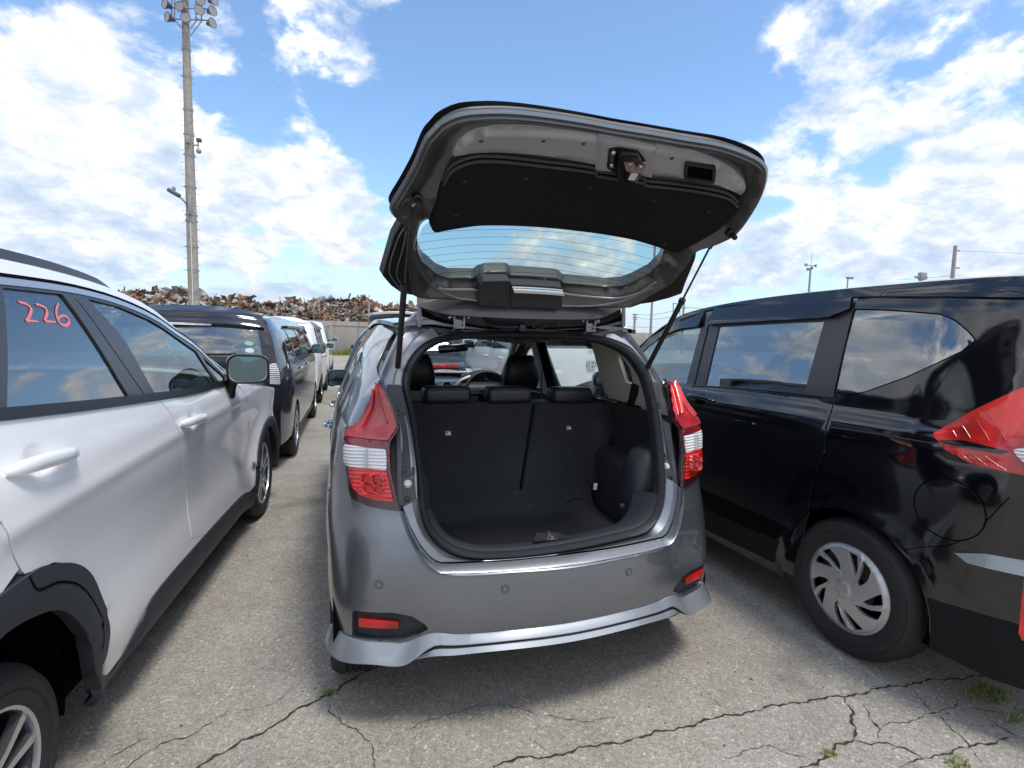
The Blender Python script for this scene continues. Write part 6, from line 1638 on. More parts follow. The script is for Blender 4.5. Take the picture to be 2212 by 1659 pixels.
# --- the raised tailgate
TP0 = [(.385, 1.520), (.36, 1.545), (.27, 1.66), (.18, 1.745), (.09, 1.812), (-.03, 1.895), (-.14, 1.965), (-.24, 2.020), (-.34, 2.068), (-.42, 2.098), (-.47, 2.108), (-.56, 2.12)]
TPc = crom([V(p) for p in TP0], 6); TPL = [0]
for a, b in zip(TPc, TPc[1:]): TPL.append(TPL[-1]+(b-a).length)
def tp(q):
    q = max(0, min(TPL[-1]-1e-6, q)); lo, hi = 0, len(TPL)-1
    while hi-lo > 1:
        m_ = (lo+hi)//2
        if TPL[m_] <= q: lo = m_
        else: hi = m_
    t = (q-TPL[lo])/(TPL[hi]-TPL[lo]); return TPc[lo].lerp(TPc[hi], t)
def fT(x, q):
    p = tp(q); d = (tp(q+.01)-tp(q-.01)); d.normalize(); n = V((d.y, -d.x))   # placeholder, pointing down/forward
    if n.y > 0: n = -n
    c = .105*(abs(x)/.6)**2.2
    p = p+n*c*.9
    return V((x, p.x, p.y))
TG_ = Surf(fT, (0, -.3, -1), [(-.8+.1*i, .02+.06*j) for i in range(17) for j in range(20)])
k4 = mapxy(1200, 300, .58770); ka = mapxy(1230, 300, .27125); kc = mapxy(1800, 350, .31646); kd = mapxy(1700, 750, .27125); kl = mapxy(1880, 400, .23508)
def g4(l): return TG_.tr(l, k4)
out_t = [(232, 1098), (200, 1040), (180, 900), (160, 690), (135, 650), (102, 605), (105, 560), (160, 468), (232, 335), (290, 205), (335, 155), (385, 120), (490, 77), (620, 63), (750, 62), (1000, 84), (1200, 113), (1400, 150), (1700, 213), (1930, 265), (2080, 328), (2125, 375), (2138, 420), (2112, 510), (2050, 620), (1962, 730), (1845, 790), (1742, 828), (1690, 900), (1600, 1010), (1480, 1090), (1370, 1152), (1000, 1152), (700, 1140), (450, 1112)]
OUT = [p for p in g4(out_t)]
OUT = [V((p.x*(.996+.022*max(0, p.x)), .03+(p.y-.03)*(.945+.03*max(0, p.x)))) if p.y > .3 else p for p in OUT]
gt = thing('tailgate', (0, .38, 1.52), None, None); attach(gt, car)
glass_t = [(236, 880), (236, 820), (258, 770), (285, 735), (330, 728), (550, 700), (820, 700), (1100, 730), (1400, 780), (1560, 840), (1568, 880), (1542, 950), (1485, 1005), (1400, 1048), (1330, 1068), (1250, 1077), (1130, 1062), (1020, 1048), (1000, 1020), (730, 1002), (718, 986), (575, 990), (540, 1030), (400, 1032), (335, 1002), (265, 945)]
GL = g4(glass_t)
GLs = fillet(GL, .02, 4)
def sdist(u, v, poly):
    p = V((u, v)); best = 9
    for i in range(len(poly)):
        a = poly[i-1]; b = poly[i]; ab = b-a; t = max(0, min(1, (p-a).dot(ab)/max(1e-9, ab.length_squared))); d = (p-a-ab*t).length
        if d < best: best = d
    return best
OUs = dedupe(crom(OUT, 3, True))
def relT(u, v):
    d = sdist(u, v, OUT); dg = sdist(u, v, GL) if -.7 < u < .7 and v < .62 else 1
    r_ = -.030*math.exp(-((d-.075)/.030)**2)*(1 if v > .45 else .55)     # channel inside the rim
    r_ += .010*math.exp(-(d/.02)**2)
    r_ -= .022*max(0, 1-dg/.035)**2                                       # the frame falls away to the glass
    return r_
inner = panel('inner_panel', TG_, OUs, M['brown_jamb'], gt, [GLs], .0, .045, .022, offf=relT, rimdir=(0, .35, .94))
skin = panel('outer_skin', TG_, [p for p in OUs], gp, gt, [GLs], -.046, 0, .06)
edge3 = [TG_.f(p.x, p.y)+TG_.n(p.x, p.y)*.002 for p in OUs if p.y > .42]
k0 = min(range(len(OUs)), key=lambda i: OUs[i].y if OUs[i].x < 0 else 9)
tube('hem_edge', [TG_.f(p.x, p.y)-TG_.n(p.x, p.y)*.012 for p in OUs], .011, gp, gt, 6, True)
panel('rear_glass', TG_, GLs, M['glass_rear'], gt, (), -.030, 0, .05)
# defroster wires
import itertools
dl_ = [((262, 792), (600, 765), (1000, 780), (1350, 828), (1545, 868)), ((245, 838), (600, 805), (1000, 822), (1330, 880), (1540, 935)), ((240, 880), (600, 845), (1000, 865), (1300, 920), (1515, 975)), ((258, 917), (600, 883), (1000, 905), (1280, 955), (1475, 1000)), ((290, 947), (600, 918), (1000, 942), (1250, 990), (1440, 1025)), ((322, 974), (600, 952), (1000, 980), (1220, 1018), (1380, 1045)), ((355, 1000), (560, 985), (740, 990), (1000, 1005), (1320, 1058)), ((300, 752), (600, 728), (1000, 742), (1350, 790), (1560, 835))]
for l in dl_:
    P = crom(g4(l), 10); ribbon('heater_wire', TG_, P, .0014, M['sealer'], gt, -.028)
# black frit border of the glass
# light plate under the lock, recessed steps
pl_t = g4([(412, 345), (425, 290), (470, 232), (520, 202), (600, 180), (720, 172), (900, 182), (1180, 206), (1215, 203), (1520, 262), (1700, 302), (1850, 360), (1950, 420), (2000, 482), (2005, 520), (1975, 552), (1900, 512), (1820, 490), (1500, 440), (1180, 385), (850, 332), (600, 318), (480, 330)])
pls = fillet(pl_t, .03, 4)
lp_ = panel('lock_panel', TG_, pls, M['lock_paint'], gt, (), .012, .03, .02, offf=lambda u, v: -.014*max(0, 1-sdist(u, v, pl_t)/.022)**2)
pk = g4([(1192, 212), (1215, 205), (1520, 268), (1492, 440), (1185, 398)])
panel('lock_plate', TG_, fillet(pk, .012, 4), M['lock_paint'], lp_, (), .018, .012, .015, offf=lambda u, v: -.007*max(0, 1-sdist(u, v, pk)/.014)**2)
# the black trim panel with its ribbed upper lip
tr_t = [(385, 420), (430, 375), (520, 345), (640, 342), (900, 370), (1170, 405), (1200, 425), (1300, 437), (1440, 462), (1470, 478), (1800, 520), (1920, 555), (1962, 590), (1955, 640), (1850, 740), (1740, 805), (1620, 862), (1500, 820), (1400, 790), (1100, 742), (800, 715), (550, 712), (320, 750), (298, 735), (310, 640), (345, 500)]
TRP = g4(tr_t); TRs = fillet(TRP, .018, 3)
trim = panel('trim_panel', TG_, TRs, M['trimblack'], gt, (), .018, .03, .025, offf=lambda u, v: -.016*max(0, 1-sdist(u, v, TRP)/.03)**2)
for dy, w_ in ((-16, .006), (2, .006)):
    P = crom(g4([(355, 470+dy), (385, 412+dy), (430, 375+dy), (520, 345+dy), (640, 342+dy), (900, 370+dy), (1170, 405+dy), (1200, 424+dy), (1440, 462+dy), (1470, 478+dy), (1800, 520+dy), (1915, 553+dy), (1960, 595+dy)]), 4)
    tube('trim_rib', [TG_.f(p.x, p.y)+TG_.n(p.x, p.y)*(.016 if dy > 0 else .008) for p in P], .0055, M['greyplastic'], trim, 8)
# pull handle
ph = g4([(1672, 345), (1842, 372), (1832, 458), (1662, 432)]); phs = fillet(ph, .012, 4)
hc_ = sum(ph, V((0, 0)))/4
pin = fillet([hc_+(p-hc_)*.80 for p in ph], .008, 4)
hb = panel('pull_handle', TG_, phs, M['blackplastic'], lp_, [pin], .026, .02, .012)
panel('handle_recess', TG_, pin, M['sealer'], hb, (), .0125, .0, .02)
# rotary latch
def lp3(x, y, h): 
    q = TG_.tr([(x, y)], kl)[0]; return TG_.f(q.x, q.y)+TG_.n(q.x, q.y)*h, q
lc, lq = lp3(480, 430, .02); LN = TG_.n(lq.x, lq.y); LX = (lp3(700, 470, .02)[0]-lc); ML = frame(lc, LX, LN)
MLi = ML.inverted()
def loc(l, h=.02): return [(MLi @ lp3(x, y, h)[0]).to_2d() for x, y in l]
latch = plate('latch', fillet(loc([(245, 240), (385, 222), (640, 262), (755, 410), (620, 640), (380, 625), (215, 500)]), .006, 3), ML, .004, M['glossblack'], lp_, .001)
plate('latch_body', fillet(loc([(340, 330), (400, 250), (640, 275), (720, 400), (610, 620), (400, 610), (340, 570)]), .006, 3), ML @ Matrix.Translation((0, 0, .004)), .026, M['glossblack'], latch, .003)
plate('striker_slot', loc([(530, 480), (600, 470), (625, 500), (570, 585), (485, 575)]), ML @ Matrix.Translation((0, 0, .030)), .001, M['printwhite'], latch)
plate('latch_fork', loc([(430, 330), (560, 325), (600, 400), (540, 470), (460, 440)]), ML @ Matrix.Translation((0, 0, .030)), .003, M['bright'], latch, .0006)
plate('latch_pawl', loc([(600, 400), (640, 350), (700, 380), (705, 470), (640, 480), (590, 450)]), ML @ Matrix.Translation((0, 0, .030)), .003, M['bright'], latch, .0006)
plate('pawl_edge', loc([(535, 350), (580, 350), (590, 440), (575, 470), (550, 440)]), ML @ Matrix.Translation((0, 0, .0335)), .001, M['brass'], latch)
for x, y in ((300, 285), (280, 455), (510, 355), (655, 385), (725, 425)):
    P = ML @ V((*loc([(x, y)])[0], .006 if x < 400 or x > 700 else .033)); lathe('rivet', [(.0005, .006), (.005, .005), (.006, 0)] if x > 400 else [(.0005, .007), (.005, .007), (.008, .003), (.0085, 0)], 14, frame(P, LN, LX), M['bright'], latch)
# spoiler side wings
for l, sg in (([(150, 685), (120, 740), (98, 780), (36, 990), (82, 1042), (140, 1083), (235, 1100), (215, 1050), (190, 960), (178, 800), (172, 720)], -1), ([(1740, 828), (1728, 900), (1656, 1085), (1590, 1108), (1500, 1132), (1375, 1152), (1480, 1090), (1580, 1020), (1660, 930), (1700, 870)], 1)):
    P = g4(l); panel('spoiler_wing', TG_, fillet(P, .008, 2), M['blackplastic'], gt, (), -.004, .03, .02, offf=lambda u, v: -.0)
    panel('spoiler_skin', TG_, fillet(P, .008, 2), gp, gt, (), -.036, .0, .04)
for l in ([(150, 720), (110, 800), (70, 960), (130, 1060)], [(165, 740), (140, 850), (110, 980), (170, 1075)]):
    ribbon('spoiler_step', TG_, crom(g4(l), 6), .006, gp, gt, .001, h=.004)
# wiper motor cover
for l, nm in (([(548, 1012), (572, 994), (718, 992), (714, 1140), (550, 1122)], 'wiper_cover'), ([(721, 1012), (1000, 1030), (1000, 1150), (719, 1136)], 'wiper_motor_cover')):
    P = g4(l); panel(nm, TG_, fillet(P, .007, 3), M['greyplastic'], gt, (), .034, .06, .02, offf=lambda u, v, P=P: -.008*max(0, 1-sdist(u, v, P)/.014)**2)
ribbon('cover_rim', TG_, crom(g4([(724, 1012), (860, 1019), (998, 1031)]), 4), .003, M['chrome'], gt, .036, h=.039)
ribbon('fit_step', TG_, crom(g4([(330, 1045), (400, 1052), (548, 1053)]), 4), .006, gp, gt, .006, h=.012); ribbon('fit_step', TG_, crom(g4([(1005, 1075), (1150, 1092), (1300, 1100), (1420, 1070), (1520, 1010)]), 4), .006, gp, gt, .006, h=.012)
ribbon('seal_step', TG_, crom(g4([(240, 960), (300, 1040), (420, 1095), (540, 1112), (700, 1132), (1000, 1142), (1200, 1140), (1350, 1110), (1500, 1040)]), 4), .008, gp, gt, .004, h=.012)
# rubber stops and strut brackets
for c, d in (((222, 560), -1), ((1912, 745), 1)):
    q = g4([c])[0]; P = TG_.f(q.x, q.y); n = TG_.n(q.x, q.y)
    lathe('rubber_stop', [(.001, .050), (.008, .050), (.010, .046), (.011, .02), (.016, .016), (.018, 0)], 18, frame(P, (n+V((0, -.5, 0))), (1, 0, 0)), M['blackplastic'], gt)
# gas struts
for sg, top, bot, mid in ((-1, (-.596, -.128, 1.868), (-.585, .285, 1.325), None), (1, (.596, -.128, 1.868), (.585, .285, 1.325), None)):
    T0, B0 = V(top), V(bot); d = (B0-T0); L = d.length; d.normalize()
    s_ = tube('gas_strut', [B0-d*0, T0+d*L*.445], .0115, M['blackplastic'], car, 14)
    tube('strut_rod', [T0+d*L*.44, T0+d*.02], .0045, M['bright'] if False else M['glossblack'], s_, 10)
    tube('strut_socket', [T0+d*L*.45, T0+d*L*.425], .0145, M['blackplastic'], s_, 14)
    tube('strut_socket', [T0+d*.045, T0+d*.0], .010, M['blackplastic'], s_, 10); tube('strut_socket', [B0-d*.05, B0+d*.0], .012, M['blackplastic'], s_, 10)
    tube('ball_stud', [T0, T0+V((-sg*.035, .02, .035))], .008, M['bright'], s_, 10); tube('ball_stud', [B0, B0+V((sg*-.02, .03, -.02))], .007, M['bright'], s_, 10)
    box('strut_bracket', T0+V((-sg*.005, .02, .040)), (.05, .05, .012), gj, gt, bev=.004)
    pb = B0+V((0, .02, -.045)); br = box('strut_bracket', pb+V((sg*.004, .0, -.02)), (.028, .014, .085), M['bright'] if False else M['galv'], car, Matrix.Rotation(R(-24), 3, 'X') @ Matrix.Rotation(R(sg*8), 3, 'Y'), .004)
    for dz in (.0, -.032): lathe('bolt', [(.0005, .006), (.006, .006), (.007, 0)], 6, frame(pb+V((sg*.004, -.006, dz-.012)), (0, -1, .4), (1, 0, 0)), M['galv'], br)
# --- rear end of the roof: painted channel, hinges, harness tube, washer tube
def hz_(x): return 1.0-(x/.48)**2
RE = []
def P5(px, py, y): return at(px, py, y=y)
tl_ = crom([P5(912, 669, .40), P5(950, 672, .385), P5(1120, 688, .375), P5(1250, 694, .38), P5(1345, 690, .40)], 8)
c_a = even(tl_, 30)
c_b = even(crom([P5(911, 700, .415), P5(1010, 712, .40), P5(1120, 717, .395), P5(1250, 713, .40), P5(1343, 703, .415)], 8), 30)
c_c = even(crom([P5(910, 708, .40), P5(1010, 719, .385), P5(1120, 723, .38), P5(1250, 721, .385), P5(1343, 712, .40)], 8), 30)
c_d = even(crom([P5(905, 718, .40), P5(990, 724, .385), P5(1120, 729, .38), P5(1270, 728, .385), P5(1350, 722, .40)], 8), 30)
loft('roof_end', [[p+V((0, .03, .006)) for p in c_a], c_a, c_b], gj, car, sharp=25)
loft('roof_gutter', [[p+V((0, .012, 0)) for p in c_b], c_c, [p+V((0, -.008, -.003)) for p in c_c], c_d, [p+V((0, .03, -.01)) for p in c_d]], gp, car, sharp=25)
ribbon_ = tube('gutter_gap', [p+V((0, -.002, 0)) for p in c_b], .0045, M['sealer'], car, 6)
# dark folded flange of the tailgate above, with its cut-outs
c_t = even(crom([P5(912, 668, .365), P5(960, 690, .36), P5(1005, 697, .355), P5(1060, 706, .352), P5(1120, 702, .35), P5(1180, 707, .352), P5(1240, 705, .355), P5(1300, 700, .36), P5(1346, 682, .37)], 6), 30)
c_u = even(crom([P5(905, 634, .345), P5(1000, 640, .34), P5(1120, 646, .335), P5(1250, 646, .34), P5(1347, 640, .345)], 6), 30)
c_v = even(crom([P5(905, 662, .325), P5(950, 676, .32), P5(1000, 682, .318), P5(1120, 688, .315), P5(1250, 690, .318), P5(1300, 686, .32), P5(1347, 664, .325)], 6), 30)
loft('hinge_flange', [c_u, c_v, [p+V((0, .03, .002)) for p in c_v]], M['brown_jamb'], gt, sharp=25)
loft('hinge_channel', [[p+V((0, .03, .002)) for p in c_v], [p+V((0, .012, 0)) for p in c_t]], M['blackplastic'], gt, sharp=25)
for x_ in (905.5, 1346.5): tube('flange_end', [P5(x_, 640, .35), P5(x_+.5, 705, .39)], .010, gj, gt, 8)
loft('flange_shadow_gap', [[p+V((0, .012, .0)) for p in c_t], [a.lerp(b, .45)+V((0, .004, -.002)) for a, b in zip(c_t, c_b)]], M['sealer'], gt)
for cx_, cy_ in ((990.4, 699.2), (1273.2, 707.1)):
    P = at(cx_, cy_, y=.368); h = tube('hinge', [P+V((-.022, .0, .038)), P+V((-.022, -.016, .030)), P+V((-.020, -.016, -.018)), P+V((-.020, .012, -.030))], .0048, M['galv'], gt, 8)
    tube('hinge_arm', [P+V((.022, .0, .038)), P+V((.022, -.016, .030)), P+V((.020, -.016, -.018)), P+V((.020, .012, -.030))], .0048, M['galv'], h, 8)
    for dz in (.004, -.014): tube('hinge_pin', [P+V((-.024, -.014, dz)), P+V((.024, -.014, dz))], .0042, M['bright'], h, 8)
    box('hinge_leaf', P+V((0, -.004, -.002)), (.034, .006, .040), gj, h, bev=.002)
    for dx in (-.040, .040): lathe('hinge_nut', [(.0005, .012), (.004, .012), (.005, .006), (.009, .005), (.010, 0)], 6, frame(P+V((dx, -.006, .030)), (0, -1, -.3), (1, 0, 0)), M['bright'], h)
hp = [P5(1050, 685, .34), P5(1052, 694, .335), P5(1062, 702, .335), P5(1080, 706, .335), P5(1100, 707, .337), P5(1118, 706, .345)]
hp = crom(hp, 10); tube('harness_tube', hp, [.011 if i % 2 else .0085 for i in range(len(hp))], M['blackplastic'], gt, 10)
box('harness_grommet', P5(1127, 709, .352), (.032, .03, .032), M['blackplastic'], gt, Matrix.Rotation(R(12), 3, 'Y'), .005)
tube('washer_hose', crom([P5(1148, 694, .35), P5(1152, 706, .345), P5(1165, 710, .345), P5(1185, 705, .345), P5(1202, 703, .35), P5(1207, 712, .36), P5(1208, 722, .37)], 6), .0035, M['blackplastic'], gt, 8)
lathe('washer_nozzle', [(.0005, .016), (.004, .016), (.005, .008), (.016, .005), (.020, 0)], 16, frame(P5(1148, 690, .352), (0, -1, -.4), (1, 0, 0)), M['blackplastic'], gt)

for c in ((470, 455), (800, 440), (1150, 490), (1500, 560), (1800, 620), (420, 640), (1560, 800)):
    q = g4([c])[0]; P = TG_.f(q.x, q.y)+TG_.n(q.x, q.y)*.018; lathe('trim_clip', [(.0005, .003), (.006, .003), (.009, .001), (.0095, -.002)], 14, frame(P, TG_.n(q.x, q.y), (1, 0, 0)), M['blackplastic'], trim)
for c in ((560, 235), (900, 235), (1120, 250), (1230, 290), (1470, 400), (1600, 330)):
    q = g4([c])[0]; P = TG_.f(q.x, q.y)+TG_.n(q.x, q.y)*.012; lathe('body_plug', [(.0005, .003), (.005, .003), (.007, .001), (.0075, -.002)], 12, frame(P, TG_.n(q.x, q.y), (1, 0, 0)), M['brown_jamb'], lp_)

# ================================================================== plain cars further off
def car_generic(name, fr, L, W, H, kind, paint, label, group=None, cat='car', rear_dark=False, side_glass='glass_tint', rim='cut', wr=.31, facing=1, wheels=True, hood=True, roofpaint=None, lampcol='lens_red', fs_door=True, rearglass=None, ohr=.80, ohf=.82, belt=None, rail=False, detail=1, tail_open=False):
    """fr: frame at the rear centre of the car, s forward"""
    t = thing(name, fr.p(L/2, 0, 0), label, cat, group)
    b = belt or (H*.60 if kind == 'van' else H*.64)
    if kind == 'van':      # one-box
        prof = [(.05, .28), (.0, .50), (.0, .62), (.02, b), (.075, b+.22), (.15, H-.10), (.33, H-.022), (L*.35, H), (L*.58, H-.02), (L*.66, H-.09), (L-.95, b+.06), (L-.5, b-.08), (L-.12, b-.26), (L, .62), (L-.02, .4), (L-.06, .25)]
    elif kind == 'kei':
        prof = [(.05, .28), (.0, .45), (.0, .62), (.0, b), (.04, b+.3), (.09, H-.06), (.2, H-.01), (L*.4, H), (L*.66, H-.03), (L*.72, H-.10), (L-.62, b+.06), (L-.25, b-.02), (L-.04, b-.15), (L, .62), (L-.02, .4), (L-.06, .25)]
    else:
        prof = [(.06, .28), (.0, .45), (.0, .62), (.05, b), (.22, b+.22), (.42, H-.07), (.62, H-.02), (L*.42, H), (L*.54, H-.03), (L*.60, H-.09), (L-1.25, b+.04), (L-.8, b-.02), (L-.15, b-.14), (L, .62), (L-.02, .4), (L-.06, .25)]
    def hw(s, z):
        h = W/2-lerp_tab([(.2, .04), (.4, .01), (.7, 0), (b-.12, .0), (b, .035), (b+.2, .085), (H-.1, .16), (H, .23)], z)
        k = max(0, .5-s); h -= .28*k*k; k = max(0, s-(L-1.0)); h -= .22*k*k
        return h
    T = TopSurf(fr, prof, hw, lambda s, z: .05 if z > b+.1 and .2 < s < L*.7 else .09, sm=4, p=3)
    a = lambda i: T.a_at(prof[i])
    P = M[paint]
    def tp_(nm, a0, a1, m_, w_=1, off=0, par=t, res=.12, holes=(), rim_=.015, w0=None):
        w0 = -w_ if w0 is None else w0
        return panel(nm, T, [V((a0, w0)), V((a1, w0)), V((a1, w_)), V((a0, w_))], m_, par, holes, off, rim_, res)
    rw = [V((a(3)+.05, -.84)), V((a(5)-.05, -.84)), V((a(5)-.05, .84)), V((a(3)+.05, .84))]
    rw = fillet(rw, .04)
    tp_('rear_bumper', 0, a(2), P, 1, .012)
    hatch = tp_('tailgate', a(2)+.006, a(5)+.02, P, 1, 0, holes=[rw], res=.05)
    panel('rear_window', T, rw, M['glass_tint'], hatch, (), -.003, 0, .15)
    tp_('roof', a(5)+.026, a(9), M[roofpaint] if roofpaint else P, 1, .003, res=.09)
    ws = [V((a(9)+.01, -.93)), V((a(10), -.93)), V((a(10), .93)), V((a(9)+.01, .93))]
    tp_('windshield', a(9)+.008, a(10), M['glass_clear'], .93, 0, rim_=0, res=.15)
    for q in (-1, 1): panel('windshield_pillar', T, [V((a(9), q)), V((a(10), q)), V((a(10), q*.925)), V((a(9), q*.925))], P, t, (), 0, .03, .12)
    tp_('hood', a(10)+.006, a(12), P, 1, 0, res=.12)
    fe = tp_('front_bumper', a(12)+.005, T.len, P, 1, 0, res=.12)
    gr = [V((a(12)+.10, -.5)), V((a(13)-.02, -.5)), V((a(13)-.02, .5)), V((a(12)+.10, .5))]
    panel('grille', T, fillet(gr, .03), M['glossblack'], fe, (), .006, .004, .1)
    for q in (-1, 1):
        hl = [V((a(12)-.02, q*.98)), V((a(12)+.02, q*.58)), V((a(12)+.16, q*.62)), V((a(12)+.17, q*.98))]
        panel('headlight', T, fillet(hl, .02), M['lens_clear'], fe, (), .010, .01, .05)
        plm = [V((a(3)-.22, q*.99)), V((a(3)-.21, q*.87)), V((a(3)-.02, q*.89)), V((a(3)+.0, q*.99))]
        panel('tail_lamp', T, fillet(plm, .02), M[lampcol], hatch, (), .012, .01, .05)
    hr_, hf_ = ohr, L-ohf
    idx = crom([V(p) for p in prof], 4)
    zt = {}
    top = [p for p in idx]
    for q in (-1, 1):
        S = side_surf(fr, q, hw, [])
        ol = [V((p.x, p.y)) for p in top if p.y > .27]
        ol = ol+[V((hf_+.36, .26))]+[V((hf_+.345*math.cos(R(g_)), wr+.345*math.sin(R(g_)))) for g_ in range(0, 181, 18)]+[V((hf_-.36, .22)), V((hr_+.36, .22))]+[V((hr_+.345*math.cos(R(g_)), wr+.345*math.sin(R(g_)))) for g_ in range(0, 181, 18)]
        zt_ = lambda s: min(p.y for p in [min(top, key=lambda p: abs(p.x-s)+(2 if p.y < b else 0))])-.10
        x0 = .30 if kind != 'sedan' else .55; xe = L*.66 if kind != 'kei' else L*.70
        cuts = [x0, x0+(xe-x0)*.26, x0+(xe-x0)*.30, x0+(xe-x0)*.60, x0+(xe-x0)*.635, xe]
        W_ = []
        for k in (0, 2, 4):
            u0, u1 = cuts[k], cuts[k+1]
            if k == 4: u1 = L-1.15 if kind != 'kei' else L-.75
            pts = [V((u0, b+.02)), V((u1, b+.0))]
            if k == 4: pts += [V((u1-.25, b+.12)), V((L*.64, zt_(L*.60)-.02)), V((u0, zt_(u0)))]
            else: pts += [V((u1, zt_(u1))), V((u0+(.06 if k == 0 else 0), zt_(u0) if k else zt_(u0+.06)-.02))]
            W_.append(fillet(pts, .03))
        bd = panel('body_side', S, dedupe(ol), P, t, W_, 0, .012, .10)
        for k, w_ in enumerate(W_): panel('door_window', S, w_, M[side_glass if k < 2 else 'glass_front'], t, (), -.003, 0, .2)
        for k in (1, 3): ribbon('pillar_trim', S, [V(((cuts[k]+cuts[k+1])/2, b+.01)), V(((cuts[k]+cuts[k+1])/2+.0, (b+H)/2-.04)), V(((cuts[k]+cuts[k+1])/2, zt_(cuts[k])))], cuts[k+1]-cuts[k]+.01, M['glossblack'], bd, .001)
        for c_ in (cuts[1]+.02, cuts[3]+.02, cuts[5]+.02): ribbon('door_gap', S, [V((c_+.0, .26)), V((c_, .6)), V((c_, b-.01))], .008, M['sealer'], bd, .001)
        ribbon('visor', S, [V((cuts[2]+(xe-cuts[2])*i/8, zt_(cuts[2]+(xe-cuts[2])*i/8)+.0)) for i in range(9)], .05, M['glossblack'], t, .02, h=.03)
        for c_ in (cuts[1]+.22, cuts[3]+.20):
            bm = bmesh.new(); tube_bm(bm, [S.f(c_-.1+.2*i/6, b-.12)+S.n(c_, b-.12)*(.028*(1-((i-3)/3)**4)+.004) for i in range(7)], .013, 8); bm_obj('door_handle', bm, M['chrome'] if paint != 'white_paint' else P, t)
        ribbon('sill', S, [V((hr_+.42, .25)), V((hf_-.42, .25))], .07, M['blackplastic'], t, .004, h=.012)
        o_ = hw(L-1.2, b)+.10
        side_mirror(fr.p(L*.66+.10, q*(o_+.02), b+.05), fr.d, fr.r*q, t, .20, .14, .13, P, base=fr.p(L*.66+.16, q*(o_-.13), b+.01))
        for c_ in (hr_, hf_):
            wo = thing('wheel', fr.p(c_, q*W/2, wr), None, None); attach(wo, t)
            wheel(fr.p(c_, q*(W/2-.012), wr), fr.r*q, wr, .19, wr-.11, rim, wo, rot=c_)
            Mx = Matrix.Translation(fr.p(c_, q*(W/2+.0), wr)) @ Matrix.Rotation(-math.atan2(fr.d.x, fr.d.y), 4, 'Z') @ (Matrix.Identity(4) if q > 0 else Matrix.Rotation(math.pi, 4, 'Z'))
            bm = bmesh.new(); lathe_bm(bm, [(.35, -.02), (.35, -.09), (.34, -.25), (.02, -.26)], 20, Mx, R(-12), R(192)); bm_obj('wheel_arch', bm, M['sealer'], t)
    box('floor_pan', fr.p(L/2, 0, .30), (W-.3, L-.7, .1), M['sealer'], t, Matrix.Rotation(-math.atan2(fr.d.x, fr.d.y), 3, 'Z'))
    for s_ in ([L*.22, L*.44] if kind != 'sedan' else [L*.27, L*.46]):
        for o_ in (-.34, .34):
            box('seat_back', fr.p(s_, o_, b-.1), (.46, .14, .62), M['leather'], t, Matrix.Rotation(-math.atan2(fr.d.x, fr.d.y), 3, 'Z') @ Matrix.Rotation(R(-12), 3, 'X'), .05); headrest('headrest', fr.p(s_-.10, o_, b+.30), .25, .2, .1, M['leather'], t)
    box('dashboard', fr.p(L-1.35 if kind != 'kei' else L-.95, 0, b-.10), (W-.35, .4, .2), M['dash'], t, Matrix.Rotation(-math.atan2(fr.d.x, fr.d.y), 3, 'Z'), .04)
    return t, T, hatch, a, hw, prof
GR = 'cars parked in the row ahead of the white crossover'
# dark wagon directly ahead of the white crossover
th1 = R(2.6)
f1 = Frame(-1.245-.85-.02, 3.92, th1)
w1_, T1, h1, a1_, hw1, pf1 = car_generic('parked_car', f1, 4.62, 1.72, 1.60, 'van', 'darkblue_paint', 'dark grey wagon with green window sticker parked directly ahead of the white crossover', GR, wr=.32, lampcol='lens_dull', belt=1.13, ohr=.86, ohf=.86)
sp = panel('roof_spoiler', T1, [V((a1_(5)-.06, -.93)), V((a1_(6), -.93)), V((a1_(6), .93)), V((a1_(5)-.06, .93))], M['darkblue_paint'], w1_, (), .035, .06, .05, rimmat=M['glossblack'])
pr_ = T1.f(a1_(5)-.055, .0); 
box('brake_light_bar', T1.f(a1_(5)-.07, -.05)+V((0, -.012, .015)), (.42, .02, .022), M['lens_clear'], sp, bev=.003)
box('roof_antenna', T1.f(a1_(6)+.1, 0)+V((0, 0, .05)), (.03, .09, .04), M['darkblue_paint'], w1_, bev=.012)
for q, c_ in ((.70, (.22, .42, .34)), (.70, (.5, .56, .56))):
    pass
for dz, c_ in ((.125, 'sticker_green'), (.06, 'sticker_pale')):
    m_ = pbr(c_, (.20, .42, .30) if dz > .1 else (.52, .62, .64), .5)
    q = V((a1_(3)+.05+dz, .70)); panel('window_sticker', T1, [V((q.x+.022*math.sin(t_), q.y+.055*math.cos(t_))) for t_ in [2*math.pi*i/20 for i in range(20)]], m_, h1, (), .002, 0, .03)
tube('rear_wiper', [T1.f(a1_(3)+.07, .0)+V((0, -.03, 0)), T1.f(a1_(3)+.07, .30)+V((0, -.025, .0)), T1.f(a1_(3)+.075, .55)+V((0, -.02, 0))], .009, M['blackplastic'], h1, 6)
# white tall wagon, then the white van beyond
f2 = Frame(-1.03-.74, 9.15, R(2.2))
w2_, T2, h2, a2_, _, _ = car_generic('parked_car', f2, 3.42, 1.48, 1.64, 'kei', 'white_paint', 'white tall box-shaped car with a dark rear window, second ahead of the white crossover', GR, wr=.28, lampcol='lens_clear', belt=1.06, ohr=.50, ohf=.52)
tube('antenna', [T2.f(a2_(6), .0), T2.f(a2_(6), .0)+V((0, -.05, .42))], .006, M['blackplastic'], w2_, 5)
f3 = Frame(-.90-.85, 14.6, R(2.0))
car_generic('parked_car', f3, 4.6, 1.70, 1.72, 'van', 'white_paint', 'farthest white van of the left row, close to the concrete wall', GR, wr=.31, lampcol='lens_red', belt=1.12)

